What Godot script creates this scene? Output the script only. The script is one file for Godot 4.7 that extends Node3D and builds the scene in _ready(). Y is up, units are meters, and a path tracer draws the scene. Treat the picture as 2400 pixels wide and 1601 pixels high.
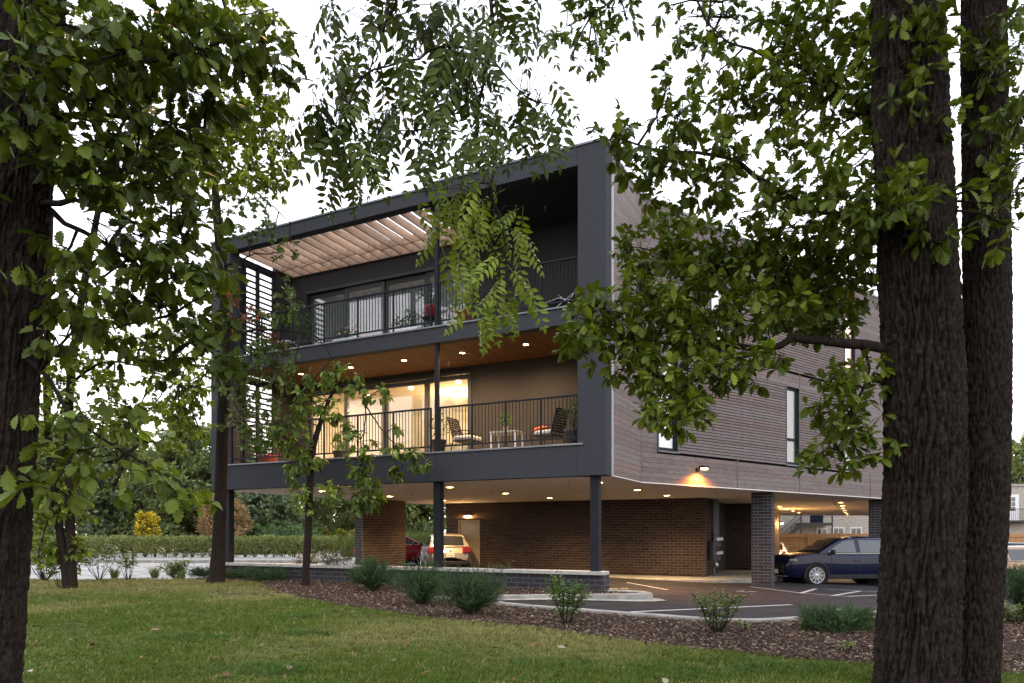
extends Node3D
# Dusk view of a charcoal apartment building on columns, seen from a lawn between oaks.
# World: x right, y up, -z away from the camera. "depth" below is -z.

const CAM_Y := 1.4
const F := 1680.0
const TURN := -0.46251  # the building's front is turned 26.5 degrees
const KX := 2.11
const KD := 16.08

var rng := RandomNumberGenerator.new()
var M := {}
var taken := {}
var bld: Node3D

class MB:
	var v := PackedVector3Array()
	var n := PackedVector3Array()
	var c := PackedColorArray()
	var col := Color.WHITE
	var tinted := false

	func tri3(a: Vector3, b: Vector3, d: Vector3, na: Vector3, nb: Vector3, nd: Vector3) -> void:
		v.append(a); v.append(b); v.append(d)
		n.append(na); n.append(nb); n.append(nd)
		if tinted:
			c.append(col); c.append(col); c.append(col)

	func tri(a: Vector3, b: Vector3, d: Vector3) -> void:
		var nn := (d - a).cross(b - a).normalized()
		tri3(a, b, d, nn, nn, nn)

	func quad(a: Vector3, b: Vector3, d: Vector3, e: Vector3) -> void:
		tri(a, b, d)
		tri(a, d, e)

	func quadn(a: Vector3, b: Vector3, d: Vector3, e: Vector3, out: Vector3) -> void:
		if (d - a).cross(b - a).dot(out) >= 0.0:
			quad(a, b, d, e)
		else:
			quad(a, e, d, b)

	func box(p: Vector3, s: Vector3, t := Basis()) -> void:
		var x := t.x * s.x * 0.5
		var y := t.y * s.y * 0.5
		var z := t.z * s.z * 0.5
		quadn(p + x - y - z, p + x + y - z, p + x + y + z, p + x - y + z, x)
		quadn(p - x - y - z, p - x + y - z, p - x + y + z, p - x - y + z, -x)
		quadn(p + y - x - z, p + y + x - z, p + y + x + z, p + y - x + z, y)
		quadn(p - y - x - z, p - y + x - z, p - y + x + z, p - y - x + z, -y)
		quadn(p + z - x - y, p + z + x - y, p + z + x + y, p + z - x + y, z)
		quadn(p - z - x - y, p - z + x - y, p - z + x + y, p - z - x + y, -z)

	# a box whose long edges are chamfered
	func cbox(p: Vector3, s: Vector3, b: float, t := Basis()) -> void:
		var h := s * 0.5
		var g := []
		for i in 8:
			g.append(Vector3(h.x if i & 1 else -h.x, h.y if i & 2 else -h.y, h.z if i & 4 else -h.z))
		var q := func(i: int, ax: int) -> Vector3:
			var w: Vector3 = g[i]
			for k in 3:
				if k != ax:
					w[k] -= signf(w[k]) * b
			return p + t * w
		for ax in 3:
			var u := 1 << ((ax + 1) % 3)
			var w2 := 1 << ((ax + 2) % 3)
			for sgn in [0, 1 << ax]:
				var o: Vector3 = t[ax] * (1.0 if sgn else -1.0)
				quadn(q.call(sgn, ax), q.call(sgn | u, ax), q.call(sgn | u | w2, ax), q.call(sgn | w2, ax), o)
		for ax in 3:
			var a1 := (ax + 1) % 3
			var a2 := (ax + 2) % 3
			for s1 in [0, 1]:
				for s2 in [0, 1]:
					var i0: int = (s1 << a1) | (s2 << a2)
					var i1: int = i0 | (1 << ax)
					var o: Vector3 = t[a1] * (1.0 if s1 else -1.0) + t[a2] * (1.0 if s2 else -1.0)
					quadn(q.call(i0, a1), q.call(i1, a1), q.call(i1, a2), q.call(i0, a2), o)
		for i in 8:
			var o: Vector3 = t * (g[i] as Vector3)
			var a: Vector3 = q.call(i, 0)
			var bb: Vector3 = q.call(i, 1)
			var d: Vector3 = q.call(i, 2)
			if (d - a).cross(bb - a).dot(o) >= 0.0:
				tri(a, bb, d)
			else:
				tri(a, d, bb)

	func tube(pts: PackedVector3Array, rad: PackedFloat32Array, sides := 6, cap := true) -> void:
		if pts.size() < 2:
			return
		var up := Vector3.UP
		var prev_ring := PackedVector3Array()
		var prev_dir := PackedVector3Array()
		var d0 := (pts[1] - pts[0]).normalized()
		if absf(d0.dot(up)) > 0.95:
			up = Vector3.RIGHT
		var x := up.cross(d0).normalized()
		for i in pts.size():
			var d := (pts[mini(i + 1, pts.size() - 1)] - pts[maxi(i - 1, 0)]).normalized()
			x = (x - d * x.dot(d)).normalized()
			var y := d.cross(x)
			var ring := PackedVector3Array()
			var dirs := PackedVector3Array()
			for k in sides:
				var a := TAU * k / sides
				var o := x * cos(a) + y * sin(a)
				dirs.append(o)
				ring.append(pts[i] + o * rad[i])
			if i > 0:
				for k in sides:
					var k2 := (k + 1) % sides
					tri3(prev_ring[k], ring[k], ring[k2], prev_dir[k], dirs[k], dirs[k2])
					tri3(prev_ring[k], ring[k2], prev_ring[k2], prev_dir[k], dirs[k2], prev_dir[k2])
			if cap and (i == 0 or i == pts.size() - 1) and rad[i] > 0.004:
				var o := d if i > 0 else -d
				for k in sides:
					var a := ring[k]
					var b := ring[(k + 1) % sides]
					if (b - pts[i]).cross(a - pts[i]).dot(o) >= 0.0:
						tri3(pts[i], a, b, o, o, o)
					else:
						tri3(pts[i], b, a, o, o, o)
			prev_ring = ring
			prev_dir = dirs

	func rod(a: Vector3, b: Vector3, r: float, sides := 6) -> void:
		tube(PackedVector3Array([a, b]), PackedFloat32Array([r, r]), sides)

	# rows of points, smooth normals; flip if inside out
	func grid(rows: Array, closed := false, flip := false) -> void:
		var nr := rows.size()
		var nc: int = rows[0].size()
		var nrm := []
		for i in nr:
			var line := PackedVector3Array()
			for j in nc:
				var r0: PackedVector3Array = rows[maxi(i - 1, 0)]
				var r1: PackedVector3Array = rows[mini(i + 1, nr - 1)]
				var rr: PackedVector3Array = rows[i]
				var j0 := (j - 1 + nc) % nc if closed else maxi(j - 1, 0)
				var j1 := (j + 1) % nc if closed else mini(j + 1, nc - 1)
				var q := (r1[j] - r0[j]).cross(rr[j1] - rr[j0])
				line.append((-q if flip else q).normalized())
			nrm.append(line)
		for i in nr - 1:
			var a: PackedVector3Array = rows[i]
			var b: PackedVector3Array = rows[i + 1]
			var na: PackedVector3Array = nrm[i]
			var nb: PackedVector3Array = nrm[i + 1]
			for j in (nc if closed else nc - 1):
				var k := (j + 1) % nc
				if flip:
					tri3(a[j], b[j], b[k], na[j], nb[j], nb[k])
					tri3(a[j], b[k], a[k], na[j], nb[k], na[k])
				else:
					tri3(a[j], b[k], b[j], na[j], nb[k], nb[j])
					tri3(a[j], a[k], b[k], na[j], na[k], nb[k])

	# profile of (radius, height) turned about y
	func lathe(prof: Array, sides := 20, at := Vector3.ZERO, t := Basis()) -> void:
		var rows := []
		for q in prof:
			var line := PackedVector3Array()
			for k in sides:
				var a := TAU * k / sides
				line.append(at + t * Vector3(cos(a) * q.x, q.y, sin(a) * q.x))
			rows.append(line)
		grid(rows, true, true)

	# flat polygon (x, z) at height y facing up or down
	func poly(pts: PackedVector2Array, y: float, up := true) -> void:
		var ix := Geometry2D.triangulate_polygon(pts)
		for i in range(0, ix.size(), 3):
			var a := Vector3(pts[ix[i]].x, y, pts[ix[i]].y)
			var b := Vector3(pts[ix[i + 1]].x, y, pts[ix[i + 1]].y)
			var d := Vector3(pts[ix[i + 2]].x, y, pts[ix[i + 2]].y)
			var o := Vector3.UP if up else Vector3.DOWN
			if (d - a).cross(b - a).dot(o) >= 0.0:
				tri(a, b, d)
			else:
				tri(a, d, b)

	# polygon in x-y pulled along z from z0 to z1
	func extrude(pts: PackedVector2Array, z0: float, z1: float, t := Transform3D()) -> void:
		var ix := Geometry2D.triangulate_polygon(pts)
		for z in [z0, z1]:
			var o: Vector3 = t.basis.z * (1.0 if z == maxf(z0, z1) else -1.0)
			for i in range(0, ix.size(), 3):
				var a := t * Vector3(pts[ix[i]].x, pts[ix[i]].y, z)
				var b := t * Vector3(pts[ix[i + 1]].x, pts[ix[i + 1]].y, z)
				var d := t * Vector3(pts[ix[i + 2]].x, pts[ix[i + 2]].y, z)
				if (d - a).cross(b - a).dot(o) >= 0.0:
					tri(a, b, d)
				else:
					tri(a, d, b)
		var cw := Geometry2D.is_polygon_clockwise(pts)
		for i in pts.size():
			var p := pts[i]
			var q := pts[(i + 1) % pts.size()]
			var e := (q - p)
			var o2 := Vector2(e.y, -e.x) * (-1.0 if cw else 1.0)
			quadn(t * Vector3(p.x, p.y, z0), t * Vector3(q.x, q.y, z0), t * Vector3(q.x, q.y, z1), t * Vector3(p.x, p.y, z1), t.basis * Vector3(o2.x, o2.y, 0))

	func mesh() -> ArrayMesh:
		var arr := []
		arr.resize(Mesh.ARRAY_MAX)
		arr[Mesh.ARRAY_VERTEX] = v
		arr[Mesh.ARRAY_NORMAL] = n
		if tinted:
			arr[Mesh.ARRAY_COLOR] = c
		var m := ArrayMesh.new()
		if v.size():
			m.add_surface_from_arrays(Mesh.PRIMITIVE_TRIANGLES, arr)
		return m


# ---------------------------------------------------------------- helpers

func P(x: float, y: float, d: float) -> Vector3:
	return Vector3((x - 1200.0) / F * d, CAM_Y + (1253.0 - y) / F * d, -d)

func level(x: float, y: float, h: float) -> Vector3:  # where the ray through a point of the photograph meets height h
	return P(x, y, (h - CAM_Y) * F / (1253.0 - y))

func lot_y(x: float, d: float) -> float:
	return -0.02 - 0.033 * (clampf(x, 1.0, 13.0) - 3.0) - 0.013 * (clampf(d, 12.5, 30.0) - 15.4)

func on_lot(x: float, y: float) -> Vector3:
	var h := -0.05
	var p := Vector3.ZERO
	for i in 12:
		p = level(x, y, h)
		h = lot_y(p.x, -p.z)
	return p

func loc(t: float, d: float, y: float) -> Vector3:  # building axes: t metres along the front from its corner, d metres in
	return Vector3(-t, y, -d)

func bl(w: Vector3) -> Vector3:
	return bld.transform.affine_inverse() * w

func rnd(a: float, b: float) -> float:
	return rng.randf_range(a, b)

func ball() -> Vector3:
	while true:
		var p := Vector3(rnd(-1, 1), rnd(-1, 1), rnd(-1, 1))
		if p.length_squared() < 1.0:
			return p
	return Vector3.ZERO

func numbered(called: String) -> String:
	var k: int = taken.get(called, 0)
	taken[called] = k + 1
	return called if k == 0 else "%s_%03d" % [called, k]

func tag(o: Node, label: String, category: String, group := "", kind := "") -> void:
	if label:
		o.set_meta("label", label)
	if category:
		o.set_meta("category", category)
	if group:
		o.set_meta("group", group)
	if kind:
		o.set_meta("kind", kind)

func thing(called: String, label: String, category: String, at := Vector3.ZERO, turn := 0.0, group := "") -> Node3D:
	var o := Node3D.new()
	o.name = numbered(called)
	add_child(o)
	o.position = at
	o.rotation.y = turn
	tag(o, label, category, group)
	return o

func part(parent: Node, called: String, mesh: Mesh, m: Material, xf := Transform3D()) -> MeshInstance3D:
	var o := MeshInstance3D.new()
	o.name = called
	o.mesh = mesh
	o.material_override = m
	o.transform = xf
	parent.add_child(o, true)
	return o

func struct(called: String, mesh: Mesh, m: Material) -> MeshInstance3D:
	var o := MeshInstance3D.new()
	o.name = numbered(called)
	o.mesh = mesh
	o.material_override = m
	add_child(o)
	o.set_meta("kind", "structure")
	return o

func group_node(parent: Node, called: String, at := Vector3.ZERO, turn := 0.0) -> Node3D:
	var o := Node3D.new()
	o.name = called
	parent.add_child(o, true)
	o.position = at
	o.rotation.y = turn
	return o

func boxmesh(s: Vector3) -> ArrayMesh:
	var b := MB.new()
	b.box(Vector3.ZERO, s)
	return b.mesh()

func cboxmesh(s: Vector3, bev: float) -> ArrayMesh:
	var b := MB.new()
	b.cbox(Vector3.ZERO, s, bev)
	return b.mesh()

func at(p: Vector3, turn := 0.0) -> Transform3D:
	return Transform3D(Basis(Vector3.UP, turn), p)

func lin(r: float, g: float, b: float) -> Color:
	return Color(r, g, b).linear_to_srgb()

func ntex(freq: float, sd: int, lo: float, hi: float, oct := 4, size := 512, kind := FastNoiseLite.TYPE_SIMPLEX_SMOOTH) -> NoiseTexture2D:
	var nz := FastNoiseLite.new()
	nz.noise_type = kind
	nz.frequency = freq
	nz.seed = sd
	nz.fractal_octaves = oct
	var t := NoiseTexture2D.new()
	t.width = size
	t.height = size
	t.seamless = true
	t.noise = nz
	var g := Gradient.new()
	g.set_color(0, Color(lo, lo, lo))
	g.set_color(1, Color(hi, hi, hi))
	t.color_ramp = g
	return t

func mat(c: Color, rough := 0.8, metal := 0.0) -> StandardMaterial3D:
	var m := StandardMaterial3D.new()
	m.albedo_color = c
	m.roughness = rough
	m.metallic = metal
	if rough >= 0.55:
		m.metallic_specular = 0.24  # porous, matte
	return m

func tex(m: StandardMaterial3D, t: Texture2D, scale: Vector3, world := true, bump: Texture2D = null, relief := 1.0) -> StandardMaterial3D:
	m.albedo_texture = t
	m.uv1_triplanar = true
	m.uv1_world_triplanar = world
	m.uv1_scale = scale
	if bump:
		m.heightmap_enabled = true
		m.heightmap_texture = bump
		m.heightmap_scale = relief
	return m

func emit(c: Color, e: float) -> StandardMaterial3D:
	var m := mat(Color(0.9, 0.88, 0.84), 0.5)
	m.emission_enabled = true
	m.emission = c
	m.emission_energy_multiplier = e
	return m

func leafmat(c: Color, back := 0.7, rough := 0.5) -> StandardMaterial3D:
	var m := mat(c, rough)
	m.metallic_specular = 0.3
	m.vertex_color_use_as_albedo = true
	m.backlight_enabled = true
	m.backlight = Color(back, back, back * 0.6)
	m.cull_mode = BaseMaterial3D.CULL_DISABLED
	return m

func glass(alpha: float, tint := Color(1, 1, 1)) -> StandardMaterial3D:
	var m := mat(Color(tint.r, tint.g, tint.b, alpha), 0.02)
	m.transparency = BaseMaterial3D.TRANSPARENCY_ALPHA
	m.metallic_specular = 0.5
	return m

func materials() -> void:
	var fine := ntex(0.09, 3, 0.72, 1.0, 3, 512)
	var coarse := ntex(0.012, 5, 0.75, 1.0, 5, 512)
	var grit := ntex(0.25, 9, 0.55, 1.0, 2, 512)
	var grain := ntex(0.02, 21, 0.66, 1.0, 5, 512)
	M.fine = fine
	M.stucco = tex(mat(lin(0.056, 0.058, 0.066), 0.88), ntex(0.03, 41, 0.84, 1.0, 5), Vector3.ONE * 0.8, true, grit, 0.5)
	M.stucco_in = tex(mat(lin(0.05, 0.046, 0.046), 0.9), ntex(0.03, 42, 0.86, 1.0, 5), Vector3.ONE * 0.8, true, grit, 0.4)
	M.metal = tex(mat(lin(0.02, 0.021, 0.026), 0.6, 0.0), ntex(0.02, 43, 0.85, 1.0, 3), Vector3.ONE)
	M.coping = tex(mat(lin(0.2, 0.21, 0.235), 0.42, 0.35), coarse, Vector3.ONE * 0.6)
	M.trim = mat(lin(0.62, 0.61, 0.6), 0.4, 0.2)
	M.frame = mat(lin(0.032, 0.033, 0.037), 0.4, 0.2)
	M.ceiling = tex(mat(lin(0.76, 0.69, 0.61), 0.9), ntex(0.01, 44, 0.92, 1.0, 4), Vector3.ONE * 0.5, true, grit, 0.1)
	M.roof = mat(lin(0.3, 0.3, 0.3), 0.9)
	M.side = []
	for k in 6:
		var f: float = [1.0, 0.9, 1.08, 0.95, 0.84, 1.02][k]
		var w: float = [0.0, 0.012, -0.006, 0.02, 0.006, -0.01][k]
		var m := tex(mat(lin(0.262 * f + w, 0.208 * f, 0.196 * f - w * 0.4), 0.6), grain, Vector3(0.25, 6.0, 6.0), false, grain, 0.12)
		m.uv1_offset = Vector3(0.17 * k, 0.31 * k, 0.53 * k)
		M.side.append(m)
	M.behind = mat(lin(0.045, 0.045, 0.046), 0.95)
	M.cedar = []
	for k in 5:
		var f: float = [1.0, 0.9, 1.1, 0.82, 1.0][k]
		var m := tex(mat(lin(0.66 * f, 0.44 * f, 0.3 * f), 0.7), knots(k), Vector3(0.6, 1.8, 0.6), false)
		m.uv1_offset = Vector3(0.23 * k, 0.37 * k, 0.41 * k)
		M.cedar.append(m)
	M.cedarfence = []
	for k in 4:
		var f: float = [1.0, 0.88, 1.1, 0.95][k]
		M.cedarfence.append(tex(mat(lin(0.66 * f, 0.36 * f, 0.16 * f), 0.75), grain, Vector3(4.0, 0.4, 4.0), false))
	M.soffit = []
	for k in 4:
		var f: float = [1.0, 0.86, 1.12, 0.94][k]
		var m := tex(mat(lin(0.15 * f, 0.075 * f, 0.036 * f), 0.55), grain, Vector3(6.0, 6.0, 0.3), false)
		m.uv1_offset = Vector3(0.17 * k, 0.31 * k, 0.53 * k)
		M.soffit.append(m)
	M.brick = []
	for k in 6:
		var f: float = [1.0, 0.8, 1.2, 0.9, 1.05, 0.72][k]
		M.brick.append(tex(mat(lin(0.074 * f, 0.05 * f, 0.042 * f), 0.72), fine, Vector3.ONE * 2.2, true, grit, 0.25))
	M.gbrick = []
	for k in 6:
		var f: float = [1.0, 0.85, 1.15, 0.92, 1.05, 0.78][k]
		var w: float = [0.0, 0.0, 0.004, 0.006, 0.0, 0.003][k]
		M.gbrick.append(tex(mat(lin(0.052 * f + w, 0.05 * f, 0.058 * f - w * 0.5), 0.55), fine, Vector3.ONE * 2.2, true, grit, 0.2))
	M.mortar = tex(mat(lin(0.23, 0.19, 0.16), 0.95), fine, Vector3.ONE * 3.0)
	M.mortar_grey = tex(mat(lin(0.25, 0.245, 0.25), 0.95), fine, Vector3.ONE * 3.0)
	M.mortar_dark = tex(mat(lin(0.19, 0.19, 0.2), 0.95), fine, Vector3.ONE * 3.0)
	M.stone = tex(mat(lin(0.5, 0.48, 0.45), 0.85), coarse, Vector3.ONE * 0.9, true, grit, 0.2)
	M.concrete = tex(mat(lin(0.44, 0.42, 0.385), 0.88), stains(), Vector3.ONE * 0.35, true, grit, 0.25)
	M.asphalt = tex(mat(lin(0.05, 0.046, 0.048), 0.88), asphalt_tex(), Vector3.ONE * 0.28, true, grit, 0.5)
	M.pave = tex(mat(lin(0.52, 0.49, 0.455), 0.85), stains(), Vector3.ONE * 0.15, true, grit, 0.3)
	M.paint = tex(mat(lin(0.72, 0.71, 0.68), 0.7), ntex(0.05, 71, 0.6, 1.0, 5), Vector3.ONE * 0.9)
	M.soil = tex(mat(lin(0.075, 0.062, 0.036), 0.95), ntex(0.05, 72, 0.45, 1.0, 5), Vector3.ONE * 0.6)
	M.mulch = tex(mat(lin(0.075, 0.046, 0.035), 0.95), ntex(0.12, 73, 0.4, 1.0, 4), Vector3.ONE * 1.3, true, grit, 3.0)
	M.earth = tex(mat(lin(0.08, 0.085, 0.04), 0.95), ntex(0.02, 74, 0.5, 1.0, 5), Vector3.ONE * 0.1)
	M.glass = glass(0.04, Color(0.9, 0.95, 0.93))
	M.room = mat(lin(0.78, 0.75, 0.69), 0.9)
	M.room_dark = mat(lin(0.2, 0.19, 0.18), 0.9)  # dark grey stands in for the shade of unlit rooms
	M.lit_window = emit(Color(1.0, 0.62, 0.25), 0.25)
	M.floor = tex(mat(lin(0.34, 0.25, 0.16), 0.5), coarse, Vector3.ONE * 0.8)
	M.door = tex(mat(lin(0.36, 0.31, 0.22), 0.5), ntex(0.01, 75, 0.92, 1.0, 3), Vector3.ONE)
	M.steel = mat(lin(0.45, 0.45, 0.46), 0.35, 0.8)
	M.black = mat(lin(0.012, 0.012, 0.013), 0.5)
	M.plastic = mat(lin(0.025, 0.025, 0.027), 0.6)
	M.rubber = mat(lin(0.016, 0.016, 0.017), 0.85)
	M.pipe = mat(lin(0.11, 0.11, 0.115), 0.45, 0.6)
	M.white = mat(lin(0.75, 0.74, 0.72), 0.5)
	M.cushion = tex(mat(lin(0.74, 0.71, 0.66), 0.9), fine, Vector3.ONE * 6.0)
	M.wicker = mat(lin(0.03, 0.024, 0.02), 0.6)
	M.terracotta = tex(mat(lin(0.3, 0.09, 0.045), 0.75), fine, Vector3.ONE * 4.0)
	M.redpot = mat(lin(0.23, 0.022, 0.018), 0.25)
	M.bark = []
	for k in 3:
		var m := tex(mat([lin(0.06, 0.045, 0.036), lin(0.06, 0.044, 0.035), lin(0.1, 0.082, 0.066)][k], 0.95), ntex(0.035, 80 + k, 0.42, 1.0, 5), Vector3(1.8, 0.9, 1.8), true, grit, 2.2)
		M.bark.append(m)
	M.lamp = emit(Color(1.0, 0.78, 0.5), 30.0)
	M.leaf = leafmat(Color.WHITE, 0.8, 0.5)
	M.needle = leafmat(Color.WHITE, 0.3, 0.6)
	M.grass = leafmat(Color.WHITE, 0.6, 0.7)
	M.grass.metallic_specular = 0.2
	M.chip = mat(Color.WHITE, 0.9)
	M.chip.vertex_color_use_as_albedo = true
	M.petal = leafmat(Color.WHITE, 0.5, 0.7)

func img_tex(im: Image) -> ImageTexture:
	return ImageTexture.create_from_image(im)

func knots(sd: int) -> ImageTexture:  # planed cedar: fine grain along x with a few knots
	var w := 256
	var im := Image.create(w, w, false, Image.FORMAT_RGB8)
	var nz := FastNoiseLite.new()
	nz.seed = 300 + sd
	nz.frequency = 0.02
	nz.fractal_octaves = 4
	var r := RandomNumberGenerator.new()
	r.seed = 500 + sd
	var ks := []
	for i in 7:
		ks.append(Vector3(r.randf() * w, r.randf() * w, r.randf_range(2.0, 4.5)))
	for y in w:
		for x in w:
			var g := 0.86 + 0.16 * nz.get_noise_2d(x * 0.35, y * 5.0) + 0.1 * nz.get_noise_2d(x * 1.0 + 400, y * 1.0)
			var c := Color(g, g, g)
			for q in ks:
				var dx: float = absf(x - q.x)
				dx = minf(dx, w - dx)
				var dy: float = absf(y - q.y)
				dy = minf(dy, w - dy)
				var dd := sqrt(dx * dx * 0.5 + dy * dy) / float(q.z)
				if dd < 1.0:
					c = c.lerp(Color(0.34, 0.2, 0.13), 0.9 * (1.0 - dd * dd))
			im.set_pixel(x, y, c)
	return img_tex(im)

func stains() -> ImageTexture:
	if M.has("stain_tex"):
		return M.stain_tex
	var w := 512
	var im := Image.create(w, w, false, Image.FORMAT_RGB8)
	var nz := FastNoiseLite.new()
	nz.seed = 31
	nz.frequency = 0.02
	nz.fractal_octaves = 5
	var n2 := FastNoiseLite.new()
	n2.seed = 32
	n2.frequency = 0.3
	for y in w:
		for x in w:
			var a := TAU * x / w
			var b := TAU * y / w
			var g := 0.82 + 0.22 * nz.get_noise_3d(cos(a) * 60, sin(a) * 60 + cos(b) * 60, sin(b) * 60) + 0.07 * n2.get_noise_2d(x, y)
			im.set_pixel(x, y, Color(g, g * 0.99, g * 0.97))
	M.stain_tex = img_tex(im)
	return M.stain_tex

func asphalt_tex() -> ImageTexture:
	var w := 512
	var im := Image.create(w, w, false, Image.FORMAT_RGB8)
	var nz := FastNoiseLite.new()
	nz.seed = 33
	nz.frequency = 0.02
	nz.fractal_octaves = 4
	var r := RandomNumberGenerator.new()
	r.seed = 8
	for y in w:
		for x in w:
			var a := TAU * x / w
			var b := TAU * y / w
			var g := 0.8 + 0.16 * nz.get_noise_3d(cos(a) * 40, sin(a) * 40 + cos(b) * 40, sin(b) * 40) + r.randf_range(-0.12, 0.12)
			im.set_pixel(x, y, Color(g, g, g))
	return img_tex(im)

func _ready() -> void:
	rng.seed = 11
	# camera: upright shift lens
	var cam := Camera3D.new()
	cam.name = "camera"
	cam.projection = Camera3D.PROJECTION_FRUSTUM
	cam.near = 0.1
	cam.far = 600.0
	cam.size = 2.0 * 0.1 * 800.5 / F
	cam.frustum_offset = Vector2(0, 0.1 * 452.5 / F)
	add_child(cam)
	cam.position = Vector3(0, CAM_Y, 0)
	cam.current = true
	# sky after sunset, bright and pale, warm low down where the sun went
	var env := Environment.new()
	env.background_mode = Environment.BG_SKY
	var sky := Sky.new()
	var sm := ProceduralSkyMaterial.new()
	sm.sky_top_color = Color(0.9, 0.93, 1.0)
	sm.sky_horizon_color = Color(1.0, 0.965, 0.92)
	sm.sky_curve = 0.25
	sm.ground_bottom_color = Color(0.2, 0.2, 0.18)
	sm.ground_horizon_color = Color(0.5, 0.48, 0.44)
	sky.sky_material = sm
	env.sky = sky
	env.background_energy_multiplier = 1.0
	env.tonemap_mode = Environment.TONE_MAPPER_LINEAR
	env.tonemap_exposure = 2.7
	env.sdfgi_enabled = true
	env.ssao_enabled = true
	env.ssil_enabled = true
	var we := WorldEnvironment.new()
	we.name = "world"
	we.environment = env
	add_child(we)
	var sun := DirectionalLight3D.new()
	sun.name = "sun"
	sun.light_color = Color(1.0, 0.8, 0.55)
	sun.light_energy = 0.3
	sun.sky_mode = DirectionalLight3D.SKY_MODE_LIGHT_ONLY
	sun.light_angular_distance = 10.0
	sun.shadow_enabled = true
	add_child(sun)
	sun.look_at_from_position(Vector3(-25, 6.5, -48), Vector3.ZERO)
	materials()
	ground()
	building()
	under_building()
	balcony_things()
	lot_things()
	far_side()
	planting()
	trees()

# ---------------------------------------------------------------- ground

var lawn_edge := PackedVector2Array([Vector2(-9.4, 20.7), Vector2(-6.9, 19.4), Vector2(-6.0, 17.4), Vector2(-5.1, 15.8), Vector2(-4.1, 14.2), Vector2(-2.94, 12.9), Vector2(-1.17, 11.0), Vector2(0.15, 10.0), Vector2(1.17, 8.95), Vector2(1.78, 8.24), Vector2(2.5, 7.8), Vector2(3.2, 7.25), Vector2(4.2, 6.75), Vector2(6.0, 6.2), Vector2(12.0, 5.0)])
var lawn_poly := PackedVector2Array()
var mulch_poly := PackedVector2Array()
const LAWN_Y := 0.1

func curb_run(pts: Array, w: float, y0: float, y1: float, called: String) -> void:
	# a rounded concrete curb along (x, depth) points; w to the left of travel
	var rows := []
	for i in pts.size():
		var p: Vector2 = pts[i]
		var a: Vector2 = pts[maxi(i - 1, 0)]
		var b: Vector2 = pts[mini(i + 1, pts.size() - 1)]
		var d := (b - a).normalized()
		var o := Vector2(-d.y, d.x) * w
		var line := PackedVector3Array()
		for q in [[0.0, y0], [0.0, y1 - 0.03], [0.12, y1 - 0.008], [0.3, y1], [0.8, y1], [1.0, y1 - 0.02], [1.0, y0]]:
			var e: Vector2 = p + o * float(q[0])
			line.append(Vector3(e.x, float(q[1]), -e.y))
		rows.append(line)
	var b := MB.new()
	b.grid(rows, false, true)
	struct(called, b.mesh(), M.concrete)

func smooth2(pts: Array, step: float) -> Array:
	var c := Curve2D.new()
	for i in pts.size():
		var a: Vector2 = pts[maxi(i - 1, 0)]
		var b: Vector2 = pts[mini(i + 1, pts.size() - 1)]
		var t := (b - a) / 6.0
		c.add_point(pts[i], -t, t)
	var out := []
	var n := int(c.get_baked_length() / step) + 1
	for i in n + 1:
		out.append(c.sample_baked(c.get_baked_length() * i / n))
	return out

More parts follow.
